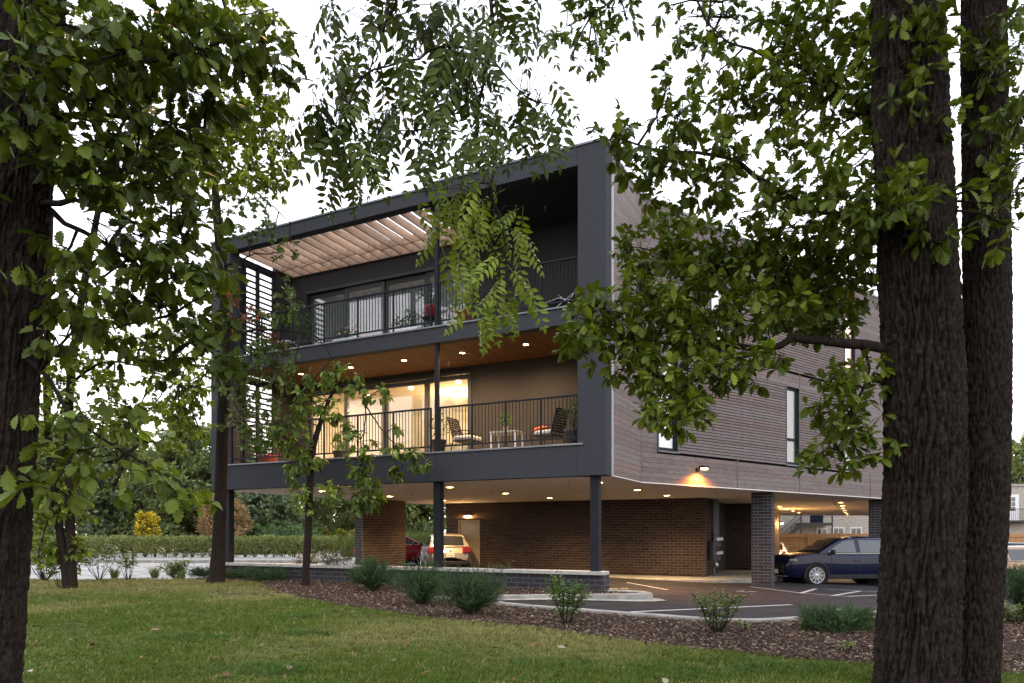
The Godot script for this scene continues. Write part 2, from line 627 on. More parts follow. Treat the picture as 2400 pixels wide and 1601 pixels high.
func ground() -> void:
	var b := MB.new()
	b.quadn(Vector3(-300, -0.75, 60), Vector3(300, -0.75, 60), Vector3(300, -0.75, -400), Vector3(-300, -0.75, -400), Vector3.UP)
	struct("ground", b.mesh(), M.earth)
	# parking lot, gently falling to the right and to the back
	b = MB.new()
	var rows := []
	var d := 8.0
	while d <= 66.0:
		var line := PackedVector3Array()
		for i in 27:
			var x: float = [-9.0, -7, -5, -3, -1, 0, 1, 2, 3, 4, 5, 6, 7, 8, 9, 10, 11, 12, 13, 15, 18, 22, 26, 30, 36, 44, 60][i]
			line.append(Vector3(x + maxf(0.0, d - 22.0) * 0.2, lot_y(x, d), -d))
		rows.append(line)
		d += 1.0 if d < 32.0 else 4.0
	b.grid(rows)
	struct("parking_lot", b.mesh(), M.asphalt)
	# concrete street and drive beyond the left end of the building
	b = MB.new()
	b.quadn(Vector3(-120, 0.02, -21.2), Vector3(-9.0, 0.02, -21.2), Vector3(4, -0.1, -100), Vector3(-120, -0.1, -100), Vector3.UP)
	struct("street", b.mesh(), M.pave)
	# lawn and mulch bed
	lawn_poly = PackedVector2Array([Vector2(-60, 20.9)])
	for p in [Vector2(-30, 20.6), Vector2(-18, 20.8), Vector2(-12, 20.7)]:
		lawn_poly.append(p)
	for p in smooth2(Array(lawn_edge), 0.5):
		lawn_poly.append(p)
	for p in [Vector2(60, 3.0), Vector2(60, -14), Vector2(-60, -14)]:
		lawn_poly.append(p)
	var curb := smooth2([Vector2(13.5, 13.3), Vector2(9.0, 12.8), Vector2(6.02, 11.74), Vector2(4.5, 10.97), Vector2(3.6, 10.6), Vector2(3.07, 10.65), Vector2(1.86, 11.55), Vector2(0.115, 12.9), Vector2(-0.5, 13.7), Vector2(-1.6, 14.75)], 0.4)
	var island := smooth2([Vector2(-1.3, 14.85), Vector2(-0.4, 14.95), Vector2(1.2, 15.15), Vector2(2.55, 15.32), Vector2(2.86, 15.55), Vector2(2.75, 15.85), Vector2(2.15, 16.2)], 0.15)
	mulch_poly = PackedVector2Array()
	for p in smooth2(Array(lawn_edge), 0.5):
		mulch_poly.append(p)
	mulch_poly.append(Vector2(15.0, 9.0))
	for p in curb:
		mulch_poly.append(p)
	for p in island:
		mulch_poly.append(p)
	mulch_poly.append(Vector2(2.1, 16.3))
	mulch_poly.append(Vector2(-9.25, 21.9))
	b = MB.new()
	var flat := func(poly: PackedVector2Array) -> PackedVector2Array:
		var o := PackedVector2Array()
		for p in poly:
			o.append(Vector2(p.x, -p.y))
		return o
	b.poly(flat.call(lawn_poly), LAWN_Y)
	struct("lawn", b.mesh(), M.soil)
	b = MB.new()
	b.poly(flat.call(mulch_poly), LAWN_Y + 0.012)
	struct("mulch_bed", b.mesh(), M.mulch)
	curb_run(curb, 0.17, -0.1, 0.165, "curb")
	# island curb with its gutter pan
	curb_run(island, -0.2, -0.15, 0.15, "curb")
	b = MB.new()
	rows = []
	for i in island.size():
		var p: Vector2 = island[i]
		var q: Vector2 = island[mini(i + 1, island.size() - 1)] - island[maxi(i - 1, 0)]
		q = q.normalized()
		var o := Vector2(q.y, -q.x)
		var line := PackedVector3Array()
		for k in [0.0, 0.16, 0.3]:
			var e: Vector2 = p + o * (k + 0.19)
			line.append(Vector3(e.x, lot_y(e.x, e.y) + 0.03 - k * 0.05, -e.y))
		rows.append(line)
	b.grid(rows)
	struct("gutter", b.mesh(), M.concrete)
	# painted lines, 5 mm above the asphalt
	var lines := [
		[[1480, 1435], [1856, 1418], 0.1], [[1447, 1361.6], [1510, 1373], 0.1], [[1510, 1373], [1565, 1383], 0.1],
		[[1664, 1365], [1770, 1377], 0.1], [[1770, 1377], [1878, 1390.5], 0.1], [[1878, 1390.5], [1985, 1398.5], 0.1], [[1985, 1398.5], [2130, 1392], 0.1],
		[[1808, 1375], [2130, 1391], 0.1], [[1876, 1391], [1914, 1380], 0.12], [[1950, 1397], [2016, 1386], 0.12],
		[[1727, 1386.5], [1746, 1386.5], 0.1], [[1753, 1387.5], [1772, 1387.5], 0.1], [[1428, 1380], [1447, 1380], 0.1], [[1455, 1380], [1472, 1380], 0.1],
		[[1948, 1428], [2005, 1431], 0.1], [[1726, 1352], [1764, 1352], 0.1], [[1722, 1356], [1764, 1356], 0.1], [[2300, 1338], [2345, 1341], 0.1], [[2330, 1344], [2400, 1348], 0.1], [[2240, 1356], [2300, 1360], 0.1]]
	for l in lines:
		var a := on_lot(l[0][0], l[0][1])
		var e := on_lot(l[1][0], l[1][1])
		var dir := (e - a)
		dir.y = 0
		var o := Vector3(-dir.z, 0, dir.x).normalized() * float(l[2]) * 0.5
		var m := MB.new()
		var n := int(dir.length() / 0.5) + 1
		for k in n:
			var q := []
			for u in [[k, -1], [k + 1, -1], [k + 1, 1], [k, 1]]:
				var p: Vector3 = a.lerp(e, float(u[0]) / n) + o * float(u[1])
				p.y = lot_y(p.x, -p.z) + 0.006
				q.append(p)
			m.quadn(q[0], q[1], q[2], q[3], Vector3.UP)
		struct("painted_line", m.mesh(), M.paint)
	# far curb and sidewalk strip of the street
	b = MB.new()
	b.box(Vector3(-42, 0.02, -38.5), Vector3(66, 0.24, 5.0), Basis(Vector3.UP, -0.03))
	struct("sidewalk", b.mesh(), M.concrete)
	grass_and_chips()

func inside(poly: PackedVector2Array, x: float, d: float) -> bool:
	return Geometry2D.is_point_in_polygon(Vector2(x, d), poly)

func multi(parent: Node, called: String, mesh: Mesh, m: Material, xf: Array, cols: PackedColorArray) -> MultiMeshInstance3D:
	var mm := MultiMesh.new()
	mm.transform_format = MultiMesh.TRANSFORM_3D
	mm.use_colors = true
	mm.mesh = mesh
	mm.instance_count = xf.size()
	for i in xf.size():
		mm.set_instance_transform(i, xf[i])
		mm.set_instance_color(i, cols[i])
	var o := MultiMeshInstance3D.new()
	o.name = called if parent != self else numbered(called)
	o.multimesh = mm
	o.material_override = m
	parent.add_child(o, true)
	o.set_meta("kind", "stuff")
	return o

func blade_tuft(n: int, h: float, spread: float, w: float, bend: float, sd: int) -> ArrayMesh:
	var r := RandomNumberGenerator.new()
	r.seed = sd
	var b := MB.new()
	for i in n:
		var a := r.randf() * TAU
		var out := Vector3(cos(a), 0, sin(a))
		var root := out * r.randf() * spread
		var hh := h * r.randf_range(0.55, 1.15)
		var lean := out * bend * hh * r.randf_range(0.2, 1.2)
		var side := Vector3(-out.z, 0, out.x).rotated(Vector3.UP, r.randf_range(-1.0, 1.0)) * w
		var m := root + Vector3.UP * hh * 0.6 + lean * 0.4
		var t := root + Vector3.UP * hh * r.randf_range(0.8, 1.0) + lean
		b.quad(root - side, m - side * 0.8, m + side * 0.8, root + side)
		b.tri(m - side * 0.8, t, m + side * 0.8)
	return b.mesh()

func grass_and_chips() -> void:
	rng.seed = 21
	var nz := FastNoiseLite.new()
	nz.seed = 4
	nz.frequency = 0.35
	nz.fractal_octaves = 4
	var dry := FastNoiseLite.new()
	dry.seed = 14
	dry.frequency = 0.16
	dry.fractal_octaves = 4
	var xf := []
	var cols := PackedColorArray()
	for i in 150000:
		var d := 3.8 * pow(21.2 / 3.8, rng.randf())
		var x := rnd(-1, 1) * (1.2 + d * 0.84)
		if not inside(lawn_poly, x + rnd(-0.1, 0.1), d + rnd(-0.1, 0.1)):
			continue
		var q := dry.get_noise_2d(x, d) + clampf((d - 11.0) * 0.045, 0.0, 0.35) - clampf(x * 0.1, -0.05, 0.28)
		if q > 0.3 and rng.randf() < 0.35:
			continue
		var k := nz.get_noise_2d(x, d)
		var s := (0.8 + 0.7 * k) * rnd(0.7, 1.25)
		s *= 1.0 + clampf(d - 9.0, 0.0, 9.0) * 0.03
		xf.append(Transform3D(Basis(Vector3.UP, rng.randf() * TAU).scaled(Vector3(1.0 + d * 0.05, s, 1.0 + d * 0.05)), Vector3(x, LAWN_Y - 0.004, -d)))
		var g := Color(0.084, 0.12, 0.02).lerp(Color(0.22, 0.205, 0.075), clampf(q * 1.3 + 0.18 + rnd(-0.18, 0.18), 0.0, 1.0))
		if rng.randf() < 0.05:
			g = Color(0.3, 0.24, 0.12)
		cols.append(g * rnd(0.9, 1.45))
	var o := multi(self, "grass", blade_tuft(9, 0.062, 0.035, 0.0023, 0.7, 5), M.grass, xf, cols)
	tag(o, "green and straw-coloured lawn grass in front of the mulch bed", "grass")
	# taller dark tufts
	xf = []
	cols = PackedColorArray()
	for c in [[430, 1500, 0.5], [690, 1450, 0.4], [720, 1490, 0.35], [1170, 1450, 0.6], [1300, 1560, 0.5], [1000, 1440, 0.35], [600, 1575, 0.6], [1560, 1580, 0.8], [1850, 1575, 0.6]]:
		var p := level(c[0], c[1], LAWN_Y)
		for i in 110:
			var a := rng.randf() * TAU
			var r := sqrt(rng.randf()) * float(c[2])
			var q := p + Vector3(cos(a) * r, 0, sin(a) * r * 0.5)
			if not inside(lawn_poly, q.x, -q.z):
				continue
			xf.append(Transform3D(Basis(Vector3.UP, rng.randf() * TAU).scaled(Vector3(1.3, rnd(0.7, 1.7), 1.3)), q))
			cols.append(Color(0.06, 0.115, 0.025) * rnd(0.7, 1.3))
	o = multi(self, "grass", blade_tuft(9, 0.062, 0.035, 0.0023, 0.9, 6), M.grass, xf, cols)
	tag(o, "darker uncut tufts standing up out of the lawn", "grass tufts")
	# wood chips
	var b := MB.new()
	b.box(Vector3.ZERO, Vector3(1, 0.22, 0.3))
	xf = []
	cols = PackedColorArray()
	for i in 120000:
		var d := 6.3 * pow(21.8 / 6.3, rng.randf())
		var x := rnd(-1, 1) * (1.2 + d * 0.8)
		if not inside(mulch_poly, x + rnd(-0.12, 0.12), d + rnd(-0.12, 0.12)):
			continue
		var s := rnd(0.012, 0.038) * (1.0 + d * 0.03)
		var bs := Basis.from_euler(Vector3(rnd(-0.7, 0.7), rng.randf() * TAU, rnd(-0.6, 0.6))).scaled_local(Vector3(s, s * rnd(0.7, 1.2), s * rnd(0.6, 1.6)))
		xf.append(Transform3D(bs, Vector3(x, LAWN_Y + 0.016 + rng.randf() * 0.022, -d)))
		var g := Color(0.1, 0.064, 0.047) * rnd(0.4, 1.6)
		if rng.randf() < 0.12:
			g = Color(0.3, 0.22, 0.16) * rnd(0.7, 1.2)
		cols.append(g)
	o = multi(self, "mulch_chips", b.mesh(), M.chip, xf, cols)
	tag(o, "brown shredded wood chips covering the planting bed", "mulch")
	# fallen leaves, each one a thing
	var lm := oak_leaf(4, 0.5, 0.35)
	var spots := [[1172, 1520], [1100, 1548], [1140, 1556], [1015, 1572], [1070, 1576], [1215, 1582], [930, 1545], [900, 1580], [2000, 1545], [1320, 1510], [1330, 1520], [1255, 1505], [700, 1448], [640, 1470], [560, 1500], [470, 1470], [380, 1478], [210, 1508], [160, 1500], [330, 1545], [250, 1440], [1180, 1500], [800, 1530], [1410, 1545], [680, 1560], [420, 1440], [1560, 1590], [1650, 1550], [1760, 1560], [540, 1580], [60, 1575], [300, 1410], [870, 1440], [960, 1500], [1040, 1530]]
	for k in spots.size():
		var p := level(spots[k][0], spots[k][1], LAWN_Y + 0.06)
		var f := MeshInstance3D.new()
		f.name = numbered("fallen_leaf")
		f.mesh = lm
		var m := mat([lin(0.2, 0.13, 0.08), lin(0.13, 0.07, 0.035), lin(0.3, 0.24, 0.17), lin(0.22, 0.1, 0.04)][k % 4], 0.8)
		if k < 4:
			M["dead%d" % k] = m
		f.material_override = M["dead%d" % (k % 4)]
		f.transform = Transform3D(Basis.from_euler(Vector3(rnd(-0.5, 0.5), rng.randf() * TAU, rnd(-0.7, 0.7))) * Basis.from_scale(Vector3.ONE * rnd(0.1, 0.15)), p)
		add_child(f)
		tag(f, "curled brown oak leaf lying in the lawn grass", "leaf", "fallen leaves on the lawn")

# ---------------------------------------------------------------- leaves

func leaf_from(half: Array, cup: float, droop: float, tint := 1.0) -> ArrayMesh:
	# half: (position along, half width); axis +z, unit length, normal +y
	var b := MB.new()
	var prev := []
	for i in half.size():
		var t: float = half[i][0]
		var w: float = half[i][1]
		var y := -droop * t * t
		var row := [Vector3(-w, y + cup * w, t), Vector3(0, y, t), Vector3(w, y + cup * w, t)]
		if i > 0:
			b.quad(prev[0], row[0], row[1], prev[1])
			b.quad(prev[1], row[1], row[2], prev[2])
		prev = row
	return b.mesh()

func oak_leaf(lobes: int, wide: float, droop: float, depth := 0.45) -> ArrayMesh:
	var half := [[0.0, 0.012], [0.12, 0.014]]
	var n := lobes * 4
	for i in n + 1:
		var u := float(i) / n
		var t := 0.16 + 0.8 * u
		var env := wide * 0.5 * pow(sin(PI * pow(clampf(u * 0.93 + 0.03, 0, 1), 1.3)), 0.75)
		var k := i % 4
		var w: float = env * [1.0 - depth, 0.93 - depth * 0.25, 1.0, 0.95 - depth * 0.3][k]
		half.append([t + [0.0, 0.012, 0.03, 0.02][k], maxf(w, 0.012)])
	half.append([1.0, 0.02])
	half.append([1.015, 0.003])
	return leaf_from(half, 0.3, droop)

func plain_leaf(wide: float, droop: float, cup := 0.3) -> ArrayMesh:
	return leaf_from([[0.0, 0.01], [0.1, 0.012], [0.22, wide * 0.3], [0.42, wide * 0.5], [0.65, wide * 0.4], [0.85, wide * 0.16], [1.0, 0.003]], cup, droop)

func frond(n: int, droop: float, sd: int) -> ArrayMesh:  # pinnate compound leaf with n pairs of leaflets
	var r := RandomNumberGenerator.new()
	r.seed = sd
	var b := MB.new()
	var leaflet := func(p: Vector3, dir: Vector3, len: float) -> void:
		var up := Vector3(r.randf_range(-0.25, 0.25), 1, r.randf_range(-0.2, 0.2))
		var side := up.cross(dir).normalized()
		var nn := dir.cross(side)
		var prev := []
		for q in [[0.06, 0.004], [0.25, 0.15], [0.45, 0.2], [0.68, 0.145], [0.86, 0.06], [1.0, 0.004]]:
			var c: Vector3 = p + dir * len * float(q[0]) - nn * 0.25 * len * float(q[0]) * float(q[0])
			var w: float = len * float(q[1])
			var row := [c - side * w + nn * w * 0.25, c, c + side * w + nn * w * 0.25]
			if prev.size():
				b.quad(prev[0], row[0], row[1], prev[1])
				b.quad(prev[1], row[1], row[2], prev[2])
			prev = row
	var pts := PackedVector3Array()
	var rad := PackedFloat32Array()
	for i in 6:
		var t := i / 5.0
		pts.append(Vector3(0, -droop * t * t, t * 0.86))
		rad.append(0.008 * (1.0 - t) + 0.002)
	b.tube(pts, rad, 3, false)
	for i in n:
		var t := 0.2 + 0.66 * i / (n - 1)
		var p := Vector3(0, -droop * pow(t / 0.86, 2), t)
		var len := 0.26 * sin(PI * clampf(0.25 + 0.6 * i / (n - 1), 0, 1)) * r.randf_range(0.85, 1.1)
		for s in [-1, 1]:
			leaflet.call(p + Vector3(0, 0, r.randf_range(-0.015, 0.015)), Vector3(s * 0.88, -0.3 + r.randf_range(-0.12, 0.12), 0.42 + r.randf_range(-0.1, 0.1)).normalized(), len)
	leaflet.call(Vector3(0, -droop, 0.86), Vector3(0, -droop, 0.8).normalized(), 0.17)
	return b.mesh()

func sprig(n: int, wide: float, sd: int) -> ArrayMesh:  # a small cluster of simple leaves, unit size
	var r := RandomNumberGenerator.new()
	r.seed = sd
	var b := MB.new()
	for i in n:
		var dir := Vector3(r.randf_range(-1, 1), r.randf_range(-0.8, 0.8), r.randf_range(-1, 1)).normalized()
		var p := Vector3(r.randf_range(-1, 1), r.randf_range(-1, 1), r.randf_range(-1, 1)) * 0.35
		var up := Vector3(r.randf_range(-0.7, 0.7), 1, r.randf_range(-0.7, 0.7))
		var side := up.cross(dir).normalized()
		var len := r.randf_range(0.4, 0.7)
		b.quad(p, p + dir * len * 0.5 - side * wide * len, p + dir * len, p + dir * len * 0.5 + side * wide * len)
	return b.mesh()

func needle_spray(sd: int) -> ArrayMesh:  # a feathery juniper shoot, unit length along +z
	var r := RandomNumberGenerator.new()
	r.seed = sd
	var b := MB.new()
	for i in 34:
		var t := i / 34.0
		var a := r.randf() * TAU
		var o := Vector3(cos(a), sin(a), 0)
		var len := (0.3 - 0.2 * t) * r.randf_range(0.6, 1.1)
		var p := Vector3(0, -0.12 * t * t, t)
		var tip := p + (o * 0.75 + Vector3(0, 0, 0.8)).normalized() * len
		var side := o.cross(Vector3(0, 0, 1)) * 0.022
		b.tri(p - side, tip, p + side)
		b.tri(p - o * 0.022, tip, p + o * 0.022)
	return b.mesh()

# ---------------------------------------------------------------- building

const Y0 := 2.74   # underside
const Y1 := 3.477  # first balcony floor
const Y2B := 6.246 # underside of the second balcony
const Y2 := 6.655  # second balcony floor
const Y3B := 9.84  # underside of the roof beam
const Y3 := 10.27
const FRONT := 12.53
const BD := 2.6    # balcony depth
const WALL := 0.4418  # the side wall splays out by 25.3 degrees
const WLEN := 15.5

func bbox(parent: Node, called: String, m: Material, t0: float, t1: float, d0: float, d1: float, y0: float, y1: float, bev := 0.0) -> MeshInstance3D:
	var s := Vector3(absf(t1 - t0), absf(y1 - y0), absf(d1 - d0))
	return part(parent, called, cboxmesh(s, bev) if bev > 0.0 else boxmesh(s), m, at(Vector3(-(t0 + t1) / 2, (y0 + y1) / 2, -(d0 + d1) / 2)))

func building() -> void:
	rng.seed = 31
	bld = thing("apartment_building", "charcoal and wood-clad apartment building raised on columns over parking", "building", Vector3(KX, 0, -KD), TURN)
	# front frame
	bbox(bld, "frame_post", M.stucco, 0, 0.68, 0.0, 0.4, Y0, Y3, 0.008)
	bbox(bld, "frame_post", M.stucco, 11.75, FRONT, 0.0, 0.4, Y0, Y3 - 0.09, 0.008)
	bbox(bld, "roof_beam", M.stucco, 0.682, 4.78, 0.002, 0.3, Y3B, Y3 - 0.002, 0.006)
	bbox(bld, "roof_beam", M.stucco, 4.782, 11.748, 0.004, 0.28, Y3B, Y3 - 0.092, 0.006)
	bbox(bld, "fascia", M.stucco, 0.682, 11.748, 0.003, 0.25, Y0, Y1 - 0.03, 0.006)
	bbox(bld, "fascia", M.stucco, 0.682, 11.748, 0.003, 0.25, Y2B, Y2 - 0.03, 0.006)
	bbox(bld, "coping", M.coping, -0.03, 4.8, -0.03, 0.45, Y3, Y3 + 0.055, 0.006)
	bbox(bld, "coping", M.coping, 4.803, FRONT + 0.03, -0.03, 0.45, Y3 - 0.09, Y3 - 0.035, 0.006)
	for y in [Y1, Y2]:
		bbox(bld, "floor_edge", M.coping if y == Y2 else M.coping, 0.55, 11.9, -0.035, 0.2, y - 0.03, y + 0.012, 0.004)
	# balcony floors and ceilings
	bbox(bld, "balcony_floor", M.concrete, 0.4, 12.1, 0.2, BD, Y1 - 0.25, Y1 - 0.005)
	bbox(bld, "balcony_floor", M.concrete, 0.4, 12.1, 0.2, BD, Y2 - 0.25, Y2 - 0.005)
	var sof := group_node(bld, "soffit")
	var plank := boxmesh(Vector3(0.128, 0.02, BD - 0.26))
	var t := 0.74
	var k := 0
	while t < 11.75:
		part(sof, "plank", plank, M.soffit[(k * 7 + k / 3) % 4], at(Vector3(-t, Y2B + 0.03, -(0.25 + BD) / 2)))
		t += 0.138
		k += 1
	bbox(bld, "soffit_backing", M.behind, 0.68, 11.75, 0.25, BD, Y2B + 0.045, Y2B + 0.12)
	bbox(bld, "ceiling", M.stucco_in, 0.682, 4.78, 0.302, BD + 0.3, Y3B + 0.02, Y3B + 0.12)
	bbox(bld, "divider_beam", M.stucco_in, 4.74, 4.86, 0.3, BD, Y3B - 0.06, Y3B + 0.2)
	# inner side walls of the recess
	bbox(bld, "inner_wall", M.stucco_in, 0.5, 0.682, 0.4, BD + 0.3, Y0 + 0.02, Y3 - 0.1)
	bbox(bld, "inner_wall", M.stucco_in, 11.748, 11.9, 1.86, BD + 0.3, Y0 + 0.02, Y3 - 0.14)
	# slatted screens at the open end
	for f in 2:
		var sc := group_node(bld, "slat_screen")
		var yb: float = [Y1, Y2][f]
		var yt: float = [Y2B, Y3B - 0.02][f]
		for d in [0.46, 0.62, 1.15, 1.82]:
			bbox(sc, "post", M.metal, 11.76, 11.86, d - 0.045, d + 0.045, yb, yt)
		bbox(sc, "rail", M.metal, 11.77, 11.85, 0.4, 1.86, yt - 0.16, yt - 0.002)
		var y := yb + 0.1
		while y < yt - 0.2:
			bbox(sc, "slat", M.metal, 11.795, 11.83, 0.41, 1.85, y, y + 0.055)
			y += 0.125 + 0.07 * clampf((y - yb - 0.9) / 1.6, 0.0, 1.0)
	# balcony back walls with sliding glazing
	for f in 2:
		var yb: float = [Y1, Y2][f]
		var yt: float = [Y2B + 0.03, Y3 - 0.14][f]
		var wall := group_node(bld, "back_wall")
		bbox(wall, "wall_panel", M.stucco_in, 0.68, 5.0, BD, BD + 0.25, yb - 0.2, yt + 0.1)
		bbox(wall, "wall_panel", M.stucco_in, 11.12, 11.9, BD + 0.002, BD + 0.25, yb - 0.2, yt + 0.1)
		bbox(wall, "wall_panel", M.stucco_in, 5.0, 11.12, BD + 0.001, BD + 0.25, yb + 2.6, yt + 0.1)
		for i in 4:
			var t0 := 5.03 + 1.52 * i
			var win := group_node(bld, "sliding_door")
			var dd := BD + 0.06 + 0.05 * (i % 2)
			var h := 2.56
			bbox(win, "frame", M.frame, t0, t0 + 0.09, dd, dd + 0.09, yb, yb + h)
			bbox(win, "frame", M.frame, t0 + 1.43, t0 + 1.52, dd, dd + 0.09, yb, yb + h)
			bbox(win, "frame", M.frame, t0 + 0.09, t0 + 1.43, dd, dd + 0.09, yb + h - 0.12, yb + h)
			bbox(win, "frame", M.frame, t0 + 0.09, t0 + 1.43, dd, dd + 0.09, yb, yb + 0.13)
			bbox(win, "pane", M.glass, t0 + 0.09, t0 + 1.43, dd + 0.025, dd + 0.031, yb + 0.13, yb + h - 0.12)
			bbox(win, "pane", M.glass, t0 + 0.09, t0 + 1.43, dd + 0.052, dd + 0.058, yb + 0.13, yb + h - 0.12)
		bbox(bld, "head_trim", M.frame, 4.95, 11.17, BD - 0.03, BD, yb + 2.57, yb + 2.66)
		bbox(bld, "jamb_trim", M.frame, 4.95, 5.02, BD - 0.03, BD, yb, yb + 2.568)
		bbox(bld, "jamb_trim", M.frame, 11.12, 11.17, BD - 0.03, BD, yb, yb + 2.568)
		# the room behind
		var rm := group_node(bld, "room")
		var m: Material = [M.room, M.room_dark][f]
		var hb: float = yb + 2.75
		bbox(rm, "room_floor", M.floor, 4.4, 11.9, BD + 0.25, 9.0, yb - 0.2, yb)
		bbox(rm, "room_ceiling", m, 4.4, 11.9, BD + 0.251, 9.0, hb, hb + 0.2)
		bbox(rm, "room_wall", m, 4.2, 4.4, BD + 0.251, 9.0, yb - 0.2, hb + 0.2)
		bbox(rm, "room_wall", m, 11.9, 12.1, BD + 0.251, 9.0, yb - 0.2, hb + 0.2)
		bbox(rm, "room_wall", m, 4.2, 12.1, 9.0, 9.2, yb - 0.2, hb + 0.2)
		if f == 0:
			bbox(rm, "kitchen_cabinet", M.white, 6.5, 10.5, 8.4, 8.98, yb + 1.45, yb + 2.2)
			bbox(rm, "kitchen_counter", M.floor, 6.5, 10.5, 8.35, 8.97, yb, yb + 0.9)
	# steel posts between the balconies
	bbox(bld, "balcony_post", M.metal, 4.5, 4.6, 0.08, 0.18, Y1 + 0.012, Y2B, 0.006)
	bbox(bld, "balcony_post", M.metal, 4.5, 4.6, 0.08, 0.18, Y2 + 0.012, Y3B, 0.006)
	# pergola
	var pg := group_node(bld, "pergola")
	t = 5.02
	k = 0
	var jm := boxmesh(Vector3(BD - 0.34, 0.235, 0.038))
	while t < 11.7:
		part(pg, "joist", jm, M.cedar[(k * 3) % 5], Transform3D(Basis(Vector3.UP, PI / 2), Vector3(-t, Y3B + 0.13, -(0.28 + BD - 0.06) / 2)))
		if t + 0.39 < 11.7:
			part(pg, "blocking", boxmesh(Vector3(0.35, 0.2, 0.036)), M.cedar[(k * 2 + 1) % 5], at(Vector3(-t - 0.195, Y3B + 0.145, -(BD - 0.55 - 0.08 * (k % 2)))))
		t += 0.39
		k += 1
	bbox(pg, "ledger", M.cedar[1], 4.87, 11.74, BD - 0.06, BD - 0.02, Y3B + 0.01, Y3B + 0.25)
	# railings
	for y in [Y1, Y2]:
		railing(y, 0.718, 4.449, 4)
		railing(y, 4.723, 11.73, 6)
	side_walls()
	upper_mass()
	soffit_lights()

func railing(y: float, t0: float, t1: float, bays: int) -> void:
	var r := group_node(bld, "railing")
	var top := y + 1.16
	var d := 0.11
	bbox(r, "top_rail", M.metal, t0 - 0.02, t1 + 0.02, d - 0.025, d + 0.025, top - 0.045, top, 0.006)
	bbox(r, "bottom_rail", M.metal, t0 + 0.0205, t1 - 0.0205, d - 0.016, d + 0.016, y + 0.14, y + 0.18, 0.004)
	for i in bays + 1:
		var t := lerpf(t0, t1, float(i) / bays)
		bbox(r, "post", M.metal, t - 0.02, t + 0.02, d - 0.02, d + 0.02, y + 0.012, top - 0.0455)
	var bal := boxmesh(Vector3(0.014, top - y - 0.226, 0.014))
	for i in bays:
		var a := lerpf(t0, t1, float(i) / bays)
		var w := (t1 - t0) / bays
		var n := int(round(w / 0.098))
		for k in range(1, n):
			part(r, "baluster", bal, M.metal, at(Vector3(-(a + w * k / n), (y + 0.18 + top - 0.046) / 2, -d)))

func plank_piece(parent: Node, s0: float, s1: float, y0: float, h: float, k: int, called := "plank") -> void:
	# parent's x runs along the wall, z points out of it
	if s1 - s0 < 0.02:
		return
	part(parent, called, boxmesh(Vector3(s1 - s0 - 0.003, h, 0.02)), M.side[k % 6], at(Vector3((s0 + s1) / 2, y0 + h / 2, 0.01)))

func run_course(parent: Node, s0: float, s1: float, y: float, h: float, first: float) -> void:
	var s := s0
	var nxt := s0 + first
	while s < s1 - 0.01:
		var e := minf(nxt, s1)
		if s1 - e < 0.35:
			e = s1
		plank_piece(parent, s, e, y, h, rng.randi() % 6)
		s = e
		nxt = s + 3.66

